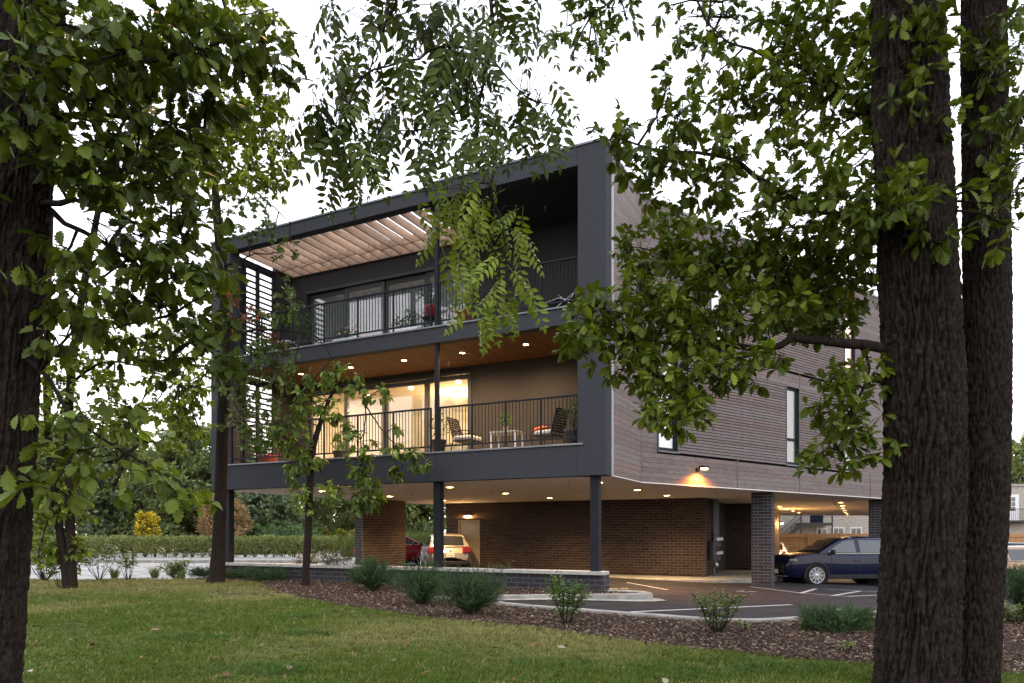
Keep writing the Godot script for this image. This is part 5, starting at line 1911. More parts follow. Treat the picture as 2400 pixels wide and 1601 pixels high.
func far_side() -> void:
	rng.seed = 71
	var fy := -0.56
	var fd := 54.0
	var f := thing("cedar_fence", "orange cedar board fence behind the parking with horizontal rails", "fence", Vector3(31, fy, -fd))
	var x := -14.0
	var k := 0
	while x < 14.0:
		part(f, "board", boxmesh(Vector3(0.136, 2.0 + 0.02 * ((k * 7) % 3), 0.02)) if k < 3 else (f.get_child(k % 3) as MeshInstance3D).mesh, M.cedarfence[(k * 5 + k / 4) % 4], at(Vector3(x, 1.02, 0)))
		x += 0.142
		k += 1
	for i in 12:
		part(f, "post", boxmesh(Vector3(0.1, 2.0, 0.09)), M.cedarfence[i % 4], at(Vector3(-13.6 + 2.44 * i, 1.0, 0.06)))
		for y in [1.84, 1.1, 0.3]:
			if i < 11:
				part(f, "rail", boxmesh(Vector3(2.33, 0.09 if y < 1.5 else 0.19, 0.04)), M.cedarfence[(i + 1) % 4], at(Vector3(-12.38 + 2.44 * i, y, 0.035)))
	# neighbouring cream brick building
	var nb := thing("brick_apartment_house", "cream painted brick house with small white windows behind the cedar fence", "building", Vector3(45, -0.6, -66))
	var cream := tex(mat(lin(0.64, 0.57, 0.48), 0.9), ntex(0.02, 91, 0.72, 1.0, 5), Vector3.ONE * 0.5, true, M.fine, 0.5)
	part(nb, "wall", boxmesh(Vector3(52, 6.1, 12)), cream, at(Vector3(0, 3.05, 0)))
	part(nb, "parapet", boxmesh(Vector3(52.2, 0.18, 12.2)), M.stone, at(Vector3(0, 6.14, 0)))
	# brick courses that still read at this distance
	var b := MB.new()
	for r in 50:
		b.box(Vector3(0, 0.12 + 0.12 * r, 6.004), Vector3(51.8, 0.014, 0.006))
	part(nb, "mortar_course", b.mesh(), mat(lin(0.33, 0.29, 0.24), 0.95)).set_meta("kind", "stuff")
	for q in [[1965, 1244, 0.8, 1.0], [2006, 1244, 0.8, 1.0], [1926, 1246, 0.75, 1.0]]:
		var p := P(q[0], q[1], 60.0) - nb.position
		var w := group_node(nb, "window", Vector3(p.x, p.y - 0.3, 6.0))
		for s in [-1, 1]:
			part(w, "frame", boxmesh(Vector3(0.08, q[3] + 0.16, 0.06)), M.white, at(Vector3(s * (q[2] / 2 + 0.04), 0.0, 0.02)))
			part(w, "frame", boxmesh(Vector3(q[2], 0.08, 0.06)), M.white, at(Vector3(0, s * (q[3] / 2 + 0.04), 0.02)))
		part(w, "mullion", boxmesh(Vector3(0.05, q[3], 0.05)), M.white, at(Vector3(0, 0, 0.02)))
		part(w, "pane", boxmesh(Vector3(q[2], q[3], 0.02)), M.carglass, at(Vector3(0, 0, 0.01)))
	# balcony door with panes and a little railing, seen beyond the trunks
	var p := P(2366, 1190, 60.0) - nb.position
	var dw := group_node(nb, "balcony_door", Vector3(p.x, p.y, 6.0))
	part(dw, "frame", boxmesh(Vector3(1.5, 2.2, 0.08)), M.white, at(Vector3(0, 0, 0.03)))
	for i in 3:
		for j in 3:
			part(dw, "pane", boxmesh(Vector3(0.26, 0.34, 0.02)), M.carglass, at(Vector3(-0.3 + 0.3 * i, 0.7 - 0.4 * j, 0.075)))
	part(dw, "balcony_slab", boxmesh(Vector3(2.6, 0.16, 1.0)), M.frame, at(Vector3(0.2, -1.15, 0.5)))
	for i in 15:
		part(dw, "baluster", boxmesh(Vector3(0.025, 0.9, 0.025)), M.frame, at(Vector3(-1.0 + 0.17 * i, -0.6, 0.98)))
	part(dw, "handrail", boxmesh(Vector3(2.6, 0.05, 0.05)), M.frame, at(Vector3(0.2, -0.14, 0.98)))
	# outside stair with a landing
	var st := thing("outside_stair", "dark steel stair and landing on the cream brick house behind the fence", "stair", Vector3(24.6, -0.6, -58.9))
	var ly := 2.85
	part(st, "landing", boxmesh(Vector3(2.6, 0.22, 1.2)), M.frame, at(Vector3(0.4, ly, -0.4)))
	b = MB.new()
	b.extrude(PackedVector2Array([Vector2(-0.9, ly + 0.1), Vector2(-0.9, ly - 0.25), Vector2(-3.9, 0.0), Vector2(-4.2, 0.2)]), 0.1, 0.2)
	part(st, "stringer", b.mesh(), M.frame)
	for i in 14:
		part(st, "tread", boxmesh(Vector3(0.28, 0.03, 1.0)), M.frame, at(Vector3(-1.05 - 0.22 * i, ly - 0.08 - 0.2 * i, -0.4)))
	for i in 27:
		var u := i * 0.11
		part(st, "baluster", boxmesh(Vector3(0.02, 0.95, 0.02)), M.frame, at(Vector3(-1.0 - u, ly + 0.5 - u * 0.92, 0.15)))
	for q in [0.95, 0.5]:
		b = MB.new()
		b.rod(Vector3(-0.9, ly + 0.1 + q, 0.15), Vector3(-3.9, ly + 0.1 + q - 2.78, 0.15), 0.025)
		part(st, "handrail", b.mesh(), M.frame)
		b = MB.new()
		b.rod(Vector3(-0.9, ly + 0.1 + q, 0.15), Vector3(1.7, ly + 0.1 + q, 0.15), 0.025)
		part(st, "handrail", b.mesh(), M.frame)
	for xx in [-0.9, 1.65]:
		part(st, "post", boxmesh(Vector3(0.09, ly + 1.2, 0.09)), M.frame, at(Vector3(xx, (ly + 1.2) / 2, 0.15)))
	var tp := thing("dark_tarp", "navy cloth hung over the railing of the outside stair landing", "cloth", Vector3(24.95, 2.32, -58.7))
	b = MB.new()
	var rows := []
	for i in 15:
		var line := PackedVector3Array()
		for j in 5:
			line.append(Vector3(-0.55 + 1.1 * i / 14.0, 0.95 - 0.9 * j / 4.0, 0.03 * sin(i * 1.9 + j)))
		rows.append(line)
	b.grid(rows)
	part(tp, "cloth", b.mesh(), mat(lin(0.015, 0.018, 0.03), 0.9))
	hedges()
	backdrop()

func hedges() -> void:
	var h := thing("clipped_hedge", "long clipped green hedge with bare stems below along the street sidewalk", "hedge", Vector3(-22.5, 0.14, -40.0))
	var xf := []
	var cols := PackedColorArray()
	var sb := MB.new()
	for i in 46:
		var x := -12.6 + 25.2 * i / 45.0 + rnd(-0.15, 0.15)
		for k in 7:
			var a := rng.randf() * TAU
			var tip := Vector3(x + cos(a) * 0.42, rnd(0.5, 0.85), sin(a) * 0.4)
			sb.tube(PackedVector3Array([Vector3(x + cos(a) * 0.05, 0, sin(a) * 0.05), Vector3(x + cos(a) * 0.16, 0.3, sin(a) * 0.15), tip]), PackedFloat32Array([0.02, 0.014, 0.008]), 4, false)
	for i in 11000:
		var x := rnd(-12.7, 12.7)
		var gap := 0.5 + 0.5 * sin(x * 11.2 + 2.0 * sin(x * 1.7))
		var y := 1.16 * pow(rng.randf(), 0.75)
		if y < 0.75 and rng.randf() < 0.3 + 0.75 * gap * (1.0 - y / 0.75):
			continue
		xf.append(leaf_xf(Vector3(x, y + 0.02 * sin(x * 3.0), rnd(-0.5, 0.5)), ball().normalized(), ball(), rnd(0.1, 0.17)))
		cols.append(Color(0.17, 0.2, 0.085).lerp(Color(0.26, 0.28, 0.09), rng.randf()) * rnd(0.6, 1.25))
	part(h, "stems", sb.mesh(), M.bark[2])
	multi(h, "foliage", sprig(6, 0.32, 3), M.leaf, xf, cols)
	# yellow hedge farther back
	var yl := thing("yellow_hedge", "yellow-leaved hedge beyond the drive behind the brick pier", "hedge", Vector3(-16.2, -0.05, -66.0))
	xf = []
	cols = PackedColorArray()
	for i in 3200:
		var x := rnd(-2.6, 2.6)
		var y := rng.randf() * (1.75 + 0.2 * sin(x * 4.0))
		xf.append(leaf_xf(Vector3(x, y, rnd(-0.8, 0.8)), ball().normalized(), ball(), rnd(0.2, 0.34)))
		cols.append((Color(0.16, 0.17, 0.04) if rng.randf() < 0.35 else Color(0.52, 0.44, 0.035)) * rnd(0.7, 1.2))
	multi(yl, "foliage", sprig(6, 0.32, 4), M.leaf, xf, cols)
	var sb2 := MB.new()
	for i in 12:
		sb2.rod(Vector3(-2.4 + 0.43 * i, 0, 0), Vector3(-2.4 + 0.43 * i, 0.9, 0), 0.03, 5)
	part(yl, "stems", sb2.mesh(), M.bark[2])

func far_tree(called: String, label: String, cat: String, group: String, p: Vector3, h: float, r: float, c: Color, n: int, size: float, low := 0.12, c2 := Color.BLACK) -> void:
	var o := thing(called, label, cat, p, 0, group)
	var tb := MB.new()
	var lean := Vector3(rnd(-0.3, 0.3), 0, rnd(-0.3, 0.3))
	tb.tube(PackedVector3Array([Vector3.ZERO, Vector3(0, h * 0.3, 0) + lean * 0.4, Vector3(0, h * 0.62, 0) + lean, Vector3(0, h * 0.86, 0) + lean]), PackedFloat32Array([0.024 * h + 0.05, 0.018 * h + 0.03, 0.01 * h, 0.01]), 8)
	var lobes := []
	var m := 9 + int(h)
	for i in m:
		var u := low + (0.97 - low) * (i + rng.randf()) / m
		var a := i * 2.4 + rnd(-0.5, 0.5)
		var prof := sin(PI * clampf(0.12 + 0.85 * (u - low) / (1.0 - low), 0.0, 1.0))
		var rr := r * (0.35 + 0.65 * prof)
		var q := Vector3(cos(a) * rr * 0.62, u * h, sin(a) * rr * 0.62) + lean
		lobes.append([q, rr * rnd(0.36, 0.62)])
		tb.tube(PackedVector3Array([Vector3(0, u * h * 0.7, 0) + lean * 0.7, q]), PackedFloat32Array([0.006 * h, 0.008]), 5, false)
	part(o, "trunk", tb.mesh(), M.bark[1])
	var xf := []
	var cols := PackedColorArray()
	for i in n:
		var lb: Array = lobes[rng.randi() % lobes.size()]
		var q := ball()
		q = q.normalized() * pow(q.length(), 0.5)
		var pos: Vector3 = lb[0] + Vector3(q.x, q.y * 0.75, q.z) * float(lb[1])
		xf.append(leaf_xf(pos, (q + ball() * 0.7 + Vector3(0, -0.15, 0)).normalized(), Vector3.UP + ball() * 0.8, size * rnd(0.6, 1.25)))
		var g := c
		if c2 != Color.BLACK and rng.randf() < 0.35:
			g = c2
		cols.append(g * rnd(0.6, 1.4))
	multi(o, "crown", sprig(8, 0.3, 7), M.leaf, xf, cols)

func gy(x: float, d: float) -> float:
	return -0.06

func backdrop() -> void:
	rng.seed = 72
	var dark := Color(0.15, 0.185, 0.085)  # all three leaf tones lightened to paint in distance haze
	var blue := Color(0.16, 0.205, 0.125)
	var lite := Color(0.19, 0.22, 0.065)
	# tree wall beyond the street: px, base depth, height, radius, colour
	var row := [
		[60, 60, 11.0, 4.0, dark, "dark bushy tree at the street behind the twin trunks"],
		[190, 56, 9.5, 3.8, blue, "broad dark shrubby tree with drooping sprays behind the hedge"],
		[290, 58, 9.6, 3.6, dark, "tall dark shrub mass with soft conifer-like sprays behind the hedge"],
		[395, 57, 8.6, 3.0, dark, "dense dark green tree beside the yellow shrub"],
		[440, 62, 11.5, 3.2, blue, "tall blue-green tree showing against the glow above the hedge"],
		[540, 60, 10.0, 3.2, dark, "dark green tree behind the russet tree"],
		[620, 57, 7.6, 3.2, blue, "dense round dark tree seen under the balcony"],
		[690, 64, 8.6, 3.4, dark, "dark tree beside the pale-leaved tree under the building"],
		[770, 74, 11.0, 3.4, lite, "pale yellow-green open tree behind the yellow hedge"],
		[850, 70, 8.0, 3.0, dark, "very dark tree behind the yellow hedge end"],
		[930, 62, 9.0, 3.6, dark, "dark tree seen between the brick pier and the core wall"],
		[985, 60, 8.0, 2.6, lite, "light green overhanging tree seen beside the steel post"],
		[-60, 58, 9.0, 3.8, dark, "dark tree at the street beyond the big oak trunk"]]
	for q in row:
		var p := P(q[0], 1253, q[1])
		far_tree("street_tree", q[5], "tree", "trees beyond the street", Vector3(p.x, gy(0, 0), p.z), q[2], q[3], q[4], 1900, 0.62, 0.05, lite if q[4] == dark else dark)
	var p := P(352, 1253, 48.0)
	far_tree("yellow_shrub", "bright yellow shrub glowing against the dark trees behind the hedge", "shrub", "", Vector3(p.x, 0.1, p.z), 2.8, 0.85, Color(0.62, 0.44, 0.03), 700, 0.3, 0.1, Color(0.16, 0.16, 0.03))
	p = P(520, 1253, 50.0)
	far_tree("russet_tree", "small russet-brown tree behind the hedge by the leaning trunk", "tree", "", Vector3(p.x, 0.1, p.z), 4.2, 1.7, Color(0.34, 0.2, 0.1), 1300, 0.32, 0.15, Color(0.25, 0.19, 0.1))
	for q in [[590, 52, 2.0, 1.7, "low clipped green bush behind the hedge beside the russet tree"], [660, 53, 1.9, 1.8, "low rounded green bush behind the hedge, next to its twin"], [715, 55, 1.8, 1.5, "low green bush beside the yellow hedge"]]:
		p = P(q[0], 1253, q[1])
		far_tree("round_bush", q[4], "bush", "round bushes behind the hedge", Vector3(p.x, 0.0, p.z), q[2], q[3], Color(0.11, 0.17, 0.075), 800, 0.3, 0.0)
	# tall weeds beyond the drive, seen past the red car
	p = P(960, 1253, 48.0)
	var wd := []
	var cols := PackedColorArray()
	for i in 900:
		wd.append(Transform3D(Basis(Vector3.UP, rng.randf() * TAU).scaled(Vector3.ONE * rnd(0.8, 1.3)), p + Vector3(rnd(-4, 3.5), -1.45, rnd(-3, 3))))
		cols.append(Color(0.11, 0.14, 0.04) * rnd(0.6, 1.3))
	var o := multi(self, "tall_weeds", blade_tuft(8, 1.5, 0.2, 0.014, 0.5, 9), M.grass, wd, cols)
	tag(o, "tall pale green weeds beyond the red car", "weeds")
	# trees beyond the parking on the other side
	for q in [[2395, 84, 13.5, 4.2, lite, "tall leafy tree rising over the cream brick house"], [2290, 88, 12.0, 4.0, dark, "darker tree behind the cream brick house between the trunks"], [2500, 80, 12.0, 4.4, dark, "dark tree beyond the end of the cream brick house"]]:
		p = P(q[0], 1253, q[1])
		far_tree("garden_tree", q[5], "tree", "trees behind the brick house", Vector3(p.x, -0.6, p.z), q[2], q[3], q[4], 2300, 0.6, 0.2, dark if q[4] == lite else lite)

# ---------------------------------------------------------------- shrubs

func shrub(called: String, label: String, px: float, py: float, w: float, h: float, n: int, size: float, c: Color, c2: Color, group := "", bare := 0.25, stems := 11) -> void:
	var base := level(px, py, LAWN_Y + 0.01)
	var o := thing(called, label, "shrub", base, 0, group)
	var sb := MB.new()
	var xf := []
	var cols := PackedColorArray()
	var per := n * 2 / stems
	for s in stems:
		var a := TAU * s / stems + rnd(-0.3, 0.3)
		var rr := rnd(0.35, 1.0)
		var tip := Vector3(cos(a) * w * 0.5 * rr, h * rnd(0.72, 1.05) * (1.05 - 0.25 * rr), sin(a) * w * 0.5 * rr)
		var m1 := tip * 0.35 + Vector3(cos(a), 0, sin(a)) * w * 0.06
		var m2 := tip * 0.7 + Vector3(rnd(-0.05, 0.05), 0.02, rnd(-0.05, 0.05))
		var root := Vector3(cos(a), 0, sin(a)) * 0.04
		sb.tube(PackedVector3Array([root, m1, m2, tip]), PackedFloat32Array([0.009, 0.006, 0.0045, 0.002]), 5, false)
		for k in per:
			var u := lerpf(bare, 1.02, pow(rng.randf(), 0.7))
			var q: Vector3 = root.lerp(m1, u / 0.35) if u < 0.35 else (m1.lerp(m2, (u - 0.35) / 0.35) if u < 0.7 else m2.lerp(tip, (u - 0.7) / 0.3))
			var side := Vector3(rnd(-1, 1), rnd(-0.4, 0.6), rnd(-1, 1)).normalized()
			var off := rng.randf() * 0.17 * minf(w, h)
			var p := q + side * off
			if k % 4 == 0:
				sb.tube(PackedVector3Array([q, p]), PackedFloat32Array([0.003, 0.0015]), 3, false)
			xf.append(leaf_xf(p, (side + Vector3(0, 0.15, 0) + ball() * 0.5).normalized(), Vector3.UP + ball() * 0.7, size * rnd(0.65, 1.25)))
			cols.append(c.lerp(c2, rng.randf()) * rnd(0.65, 1.35))
	part(o, "stems", sb.mesh(), M.bark[1])
	multi(o, "foliage", plain_leaf(0.62, 0.25), M.leaf, xf, cols)

func juniper(label: String, px: float, py: float, w: float, h: float, n: int, c: Color, flat := false, group := "") -> void:
	var base := level(px, py, LAWN_Y + 0.01)
	var o := thing("juniper", label, "juniper shrub", base, 0, group)
	var sb := MB.new()
	var xf := []
	var cols := PackedColorArray()
	var arms := 44
	for s in arms:
		var a := rng.randf() * TAU
		var el := rnd(0.12, 0.5) if flat else rnd(0.5, 1.35)
		var dir := Vector3(cos(a) * cos(el), sin(el), sin(a) * cos(el))
		var len := rnd(0.55, 1.0) * (w * 0.5 * cos(el) + h * sin(el))
		var tip := dir * len
		tip.y = minf(tip.y, h)
		sb.tube(PackedVector3Array([Vector3(0, 0.0, 0), tip * 0.5 + Vector3(0, 0.03, 0), tip]), PackedFloat32Array([0.012, 0.007, 0.003]), 4, false)
		for k in n * 3 / arms:
			var u := pow(rng.randf(), 0.55)
			var p := tip * u + Vector3(0, 0.06 * sin(u * PI), 0)
			var ax := (dir * 0.7 + ball() * 0.95 + Vector3(0, 0.1 if flat else 0.2, 0)).normalized()
			p += ball() * 0.11 * (0.4 + u)
			p.y = maxf(p.y, 0.03)
			xf.append(leaf_xf(p, ax, ball(), rnd(0.07, 0.16)))
			cols.append(c * rnd(0.55, 1.5) + Color(0.02, 0.025, 0.0) * clampf(u - 0.6, 0.0, 1.0))
	part(o, "stems", sb.mesh(), M.bark[1])
	multi(o, "foliage", needle_spray(3), M.needle, xf, cols)

func grass_clump(label: String, px: float, py: float, h: float, c: Color, group := "") -> void:
	var o := thing("ornamental_grass", label, "ornamental grass", level(px, py, LAWN_Y), 0, group)
	var m := leafmat(c.linear_to_srgb(), 0.6, 0.6)
	m.backlight = Color(c.r * 0.3, c.g * 0.3, c.b * 0.15).linear_to_srgb()
	for k in 3:
		part(o, "blades", blade_tuft(46, h, 0.09, 0.006, 0.65, int(px) + k), m)

func planting() -> void:
	rng.seed = 81
	var jg := Color(0.065, 0.112, 0.046)
	juniper("upright dark juniper beside the small tree, before the low wall", 874, 1386, 1.0, 0.7, 800, jg, false)
	juniper("feathery upright juniper before the steel post", 985, 1419, 0.76, 0.72, 700, jg, false)
	juniper("broad feathery juniper standing before the middle of the low wall", 1103, 1442, 0.78, 0.69, 760, jg * 0.95, false)
	juniper("low spreading juniper by the curb next to the big oak trunk", 1960, 1478, 0.9, 0.32, 800, jg * 1.1, true)
	juniper("low spreading juniper by the wall, next to the slender tree", 622, 1360, 1.3, 0.42, 600, jg * 1.2, true)
	juniper("low juniper at the foot of the leaning trunk, street side", 478, 1352, 0.8, 0.36, 350, jg * 1.2, true)
	juniper("low juniper at the foot of the leaning trunk, wall side", 545, 1356, 0.6, 0.36, 300, jg * 1.2, true)
	juniper("wide dark juniper beyond the second trunk near the parking", 2395, 1425, 1.3, 0.62, 800, jg, false)
	shrub("leafy_shrub", "leafy shrub in front of the end of the low wall", 1327, 1464, 0.66, 0.74, 480, 0.055, Color(0.06, 0.11, 0.025), Color(0.10, 0.15, 0.03))
	shrub("leafy_shrub", "open leafy shrub at the bend of the curb", 1680, 1483, 0.76, 0.64, 420, 0.048, Color(0.075, 0.12, 0.03), Color(0.12, 0.16, 0.035), "", 0.2, 14)
	shrub("leafy_shrub", "greyish shrub against the low wall behind the broad juniper", 1180, 1376, 0.72, 0.62, 360, 0.055, Color(0.075, 0.09, 0.04), Color(0.1, 0.1, 0.05))
	shrub("leafy_shrub", "twiggy shrub rising over the low wall beside the slender tree", 785, 1362, 1.0, 0.98, 420, 0.06, Color(0.08, 0.1, 0.04), Color(0.12, 0.08, 0.05), "", 0.3, 13)
	shrub("leafy_shrub", "small shrub behind the trunk of the slender tree", 722, 1357, 0.85, 0.8, 380, 0.06, Color(0.075, 0.1, 0.035), Color(0.13, 0.08, 0.05))
	shrub("leafy_shrub", "loose shrub at the street edge of the lawn with bare stems", 300, 1361, 0.65, 0.75, 160, 0.075, Color(0.09, 0.12, 0.03), Color(0.14, 0.15, 0.04), "", 0.5)
	shrub("leafy_shrub", "tall loose shrub with bare stems beside the twin trunks", 232, 1359, 1.3, 1.15, 330, 0.08, Color(0.09, 0.13, 0.03), Color(0.14, 0.15, 0.05), "", 0.45, 13)
	shrub("leafy_shrub", "hydrangea-like shrub with brown heads at the street edge", 412, 1356, 0.85, 0.55, 330, 0.09, Color(0.12, 0.17, 0.04), Color(0.2, 0.2, 0.06), "", 0.15)
	shrub("leafy_shrub", "thicket of brown stems beside the big left oak trunk at the street", 105, 1362, 1.1, 1.0, 130, 0.08, Color(0.09, 0.12, 0.03), Color(0.16, 0.1, 0.05), "", 0.6, 30)
	shrub("leafy_shrub", "young broad-leaved shoot growing beside the twin trunks", 140, 1378, 0.9, 1.5, 130, 0.2, Color(0.09, 0.15, 0.025), Color(0.14, 0.19, 0.03), "", 0.3, 7)
	shrub("leafy_shrub", "pale green weeds below the wide juniper near the second trunk", 2385, 1462, 0.8, 0.3, 160, 0.09, Color(0.08, 0.12, 0.04), Color(0.16, 0.17, 0.07), "", 0.1)
	grass_clump("fountain of green ornamental grass beside the loose shrub", 268, 1356, 0.42, Color(0.12, 0.16, 0.05))
	grass_clump("clump of ornamental grass between the loose shrub and the hydrangea-like shrub", 362, 1356, 0.4, Color(0.13, 0.17, 0.06))
	grass_clump("small grass clump under the hydrangea-like shrub", 425, 1358, 0.36, Color(0.13, 0.19, 0.05))
	# little pale seedlings in the mulch
	for q in [[1885, 1478, "pale seedling in the mulch beside the spreading juniper"], [1745, 1478, "yellowish weed at the foot of the open leafy shrub"], [2065, 1530, "small weed against the big oak trunk"], [1985, 1530, "single pale seedling alone in the mulch"]]:
		shrub("seedling", q[2], q[0], q[1], 0.22, 0.12, 26, 0.05, Color(0.14, 0.19, 0.05), Color(0.2, 0.22, 0.07), "", 0.2, 4)

# ---------------------------------------------------------------- trees

func trunk_mesh(pts: Array, rad: Array, sides: int, seg: float, relief: float, fx: float, fy: float, sd: int) -> ArrayMesh:
	var c := Curve3D.new()
	for i in pts.size():
		var a: Vector3 = pts[maxi(i - 1, 0)]
		var b: Vector3 = pts[mini(i + 1, pts.size() - 1)]
		c.add_point(pts[i], (a - b) / 6.0, (b - a) / 6.0)
	var len := c.get_baked_length()
	var n := int(len / seg)
	var nz := FastNoiseLite.new()
	nz.seed = sd
	nz.noise_type = FastNoiseLite.TYPE_SIMPLEX_SMOOTH
	nz.fractal_type = FastNoiseLite.FRACTAL_NONE
	nz.frequency = 1.0
	var nz2 := FastNoiseLite.new()
	nz2.seed = sd + 5
	nz2.frequency = 0.8
	var nz3 := FastNoiseLite.new()
	nz3.seed = sd + 9
	nz3.frequency = 1.0
	var cum := [0.0]
	for i in range(1, pts.size()):
		cum.append(cum[-1] + (pts[i] as Vector3).distance_to(pts[i - 1]))
	var rows := []
	for i in n + 1:
		var s := len * i / n
		var p := c.sample_baked(s)
		var d := (c.sample_baked(minf(s + 0.05, len)) - c.sample_baked(maxf(s - 0.05, 0.0))).normalized()
		var x := Vector3.BACK.cross(d).normalized()
		var y := d.cross(x)
		var u: float = s / len * cum[-1]
		var r := 0.1
		for k in range(1, cum.size()):
			if u <= cum[k] + 1e-4:
				r = lerpf(rad[k - 1], rad[k], (u - cum[k - 1]) / maxf(cum[k] - cum[k - 1], 1e-4))
				break
		var line := PackedVector3Array()
		for k in sides:
			var a := TAU * k / sides
			var cx := cos(a)
			var sy := sin(a)
			var wob := nz2.get_noise_3d(cx * 1.3, s * 0.7, sy * 1.3)
			var v := absf(nz.get_noise_3d(cx * fx + wob * 0.8, s * fy, sy * fx + wob * 0.5))
			var cr := absf(nz3.get_noise_3d(cx * fx * 0.6, s * fy * 5.0, sy * fx * 0.6))
			var e := relief * (minf(1.0, v * 3.2) - 0.7 + 0.3 * minf(1.0, cr * 4.0) + 0.35 * nz3.get_noise_3d(cx * fx * 2.2, s * fy * 4.0, sy * fx * 2.2))
			line.append(p + (x * cx + y * sy) * (r * (1.0 + 0.05 * wob) + e))
		rows.append(line)
	var b := MB.new()
	b.grid(rows, true, true)
	return b.mesh()

class Crown:
	var xf := []
	var cols := PackedColorArray()
	var twigs: MB
	var tree: Node3D

func limb(cr: Crown, pts: Array, r0: float, r1: float) -> void:
	var c := Curve3D.new()
	for i in pts.size():
		var a: Vector3 = pts[maxi(i - 1, 0)]
		var b: Vector3 = pts[mini(i + 1, pts.size() - 1)]
		c.add_point(pts[i], (a - b) / 6.0, (b - a) / 6.0)
	var n := maxi(int(c.get_baked_length() / 0.12), 3)
	var pp := PackedVector3Array()
	var rr := PackedFloat32Array()
	for i in n + 1:
		var u := float(i) / n
		pp.append(c.sample_baked(c.get_baked_length() * u) + ball() * 0.02 * minf(1.0, u * 4.0))
		rr.append(lerpf(r0, r1, pow(u, 0.8)) * rnd(0.92, 1.1))
	cr.twigs.tube(pp, rr, 8 if r0 > 0.025 else 6, false)

# a spray of foliage round c; r in metres; fed by a branch from "from"
func pad(cr: Crown, from: Vector3, c: Vector3, r: Vector3, twigs: int, size: float, col: Color, col2: Color, per := 7, hang := 0.25, thick := 0.012) -> void:
	var mid := from.lerp(c, 0.55) + ball() * from.distance_to(c) * 0.1
	cr.twigs.tube(PackedVector3Array([from, mid, c]), PackedFloat32Array([thick, thick * 0.75, thick * 0.5]), 5, false)
	var hubs := []
	for i in maxi(2, twigs / 6):
		var q := ball()
		var h := c + Vector3(q.x * r.x, q.y * r.y, q.z * r.z) * 0.68
		var b := mid.lerp(c, rng.randf())
		cr.twigs.tube(PackedVector3Array([b, b.lerp(h, 0.5) + ball() * 0.06, h]), PackedFloat32Array([thick * 0.5, thick * 0.4, thick * 0.28]), 4, false)
		hubs.append(h)
	for i in twigs:
		var q := ball()
		var p := c + Vector3(q.x * r.x, q.y * r.y, q.z * r.z)
		var h: Vector3 = hubs[0]
		for k in hubs:
			if p.distance_squared_to(k) < p.distance_squared_to(h):
				h = k
		var dir := (p - h).normalized()
		var tip := h + dir * minf(p.distance_to(h), 0.55) if p.distance_to(h) > 0.55 else p
		if p.distance_to(h) > 0.55:
			h = p - dir * 0.5
			cr.twigs.tube(PackedVector3Array([c, h]), PackedFloat32Array([thick * 0.3, thick * 0.22]), 3, false)
			tip = p
		cr.twigs.tube(PackedVector3Array([h, h.lerp(tip, 0.6) + Vector3(0, 0.03, 0), tip]), PackedFloat32Array([thick * 0.28, thick * 0.2, thick * 0.13]), 3, false)
		var tone := rnd(0.7, 1.3)
		var bc := col.lerp(col2, rng.randf())
		for k in per:
			var along := 1.0 if k < per - 2 else rnd(0.45, 0.85)
			var root := h.lerp(tip, along)
			var ax := (dir * 0.45 + ball() * 1.1 + Vector3(0, -hang, 0)).normalized()
			cr.xf.append(leaf_xf(root, ax, Vector3.UP * 0.9 + ball() * 0.75, size * rnd(0.62, 1.18)))
			cr.cols.append(bc * tone * rnd(0.8, 1.2))

func crown(tree: Node3D) -> Crown:
	var cr := Crown.new()
	cr.twigs = MB.new()
	cr.tree = tree
	return cr

func finish(cr: Crown, mesh: Mesh, bark: Material, most := 300) -> void:
	part(cr.tree, "branches", cr.twigs.mesh(), bark)
	# the leaves that show largest become parts of their own, the rest one mass
	var eye := Vector3(0, CAM_Y, 0)
	var order := []
	var inv := cr.tree.global_transform
	for i in cr.xf.size():
		var t: Transform3D = cr.xf[i]
		var p := inv * t.origin
		var d := -p.z
		var s := 0.0
		if d > 0.5:
			var x := p.x / d * F
			var y := (p.y - CAM_Y) / d * F
			if absf(x) < 1200.0 and y < 1253.0 and y > -348.0:
				s = t.basis.z.length() / p.distance_to(eye)
		order.append([s, i])
	order.sort_custom(func(a, b): return a[0] > b[0])
	var xf := []
	var cols := PackedColorArray()
	for k in order.size():
		var i: int = order[k][1]
		if k < most and order[k][0] > 0.0:
			part(cr.tree, "leaf", mesh, leaf_tone(cr.cols[i]), cr.xf[i])
		else:
			xf.append(cr.xf[i])
			cols.append(cr.cols[i])
	if xf.size():
		multi(cr.tree, "foliage", mesh, M.leaf, xf, cols)

func leaf_tone(c: Color) -> Material:
	var key := "tone_%d_%d_%d" % [int(c.r * 60), int(c.g * 60), int(c.b * 60)]
	if not M.has(key):
		var m := leafmat(c.linear_to_srgb(), 0.8, 0.5)
		m.backlight = Color(c.r * 0.6, c.g * 0.6, c.b * 0.3).linear_to_srgb()
		m.vertex_color_use_as_albedo = false
		M[key] = m
	return M[key]

# pads given as [x, y, rx, ry, depth, (twigs)] in photograph pixels at a depth in metres
func pads(cr: Crown, list: Array, joints: Array, density: float, size: float, c1: Color, c2: Color, per := 7, hang := 0.25, deep := 0.45, thick := 0.012) -> void:
	var off := cr.tree.position
	for q in list:
		var d: float = q[4]
		var c := P(q[0], q[1], d) - off
		var r := Vector3(q[2] * d / F, q[3] * d / F, maxf(minf(q[2], q[3]) * d / F, deep))
		var from: Vector3 = joints[0]
		for j in joints:
			if c.distance_squared_to(j) < c.distance_squared_to(from):
				from = j
		var area := r.x * r.y * PI * 2.5
		pad(cr, from, c, r, maxi(4, int(area * density)), size, c1, c2, per, hang, thick)

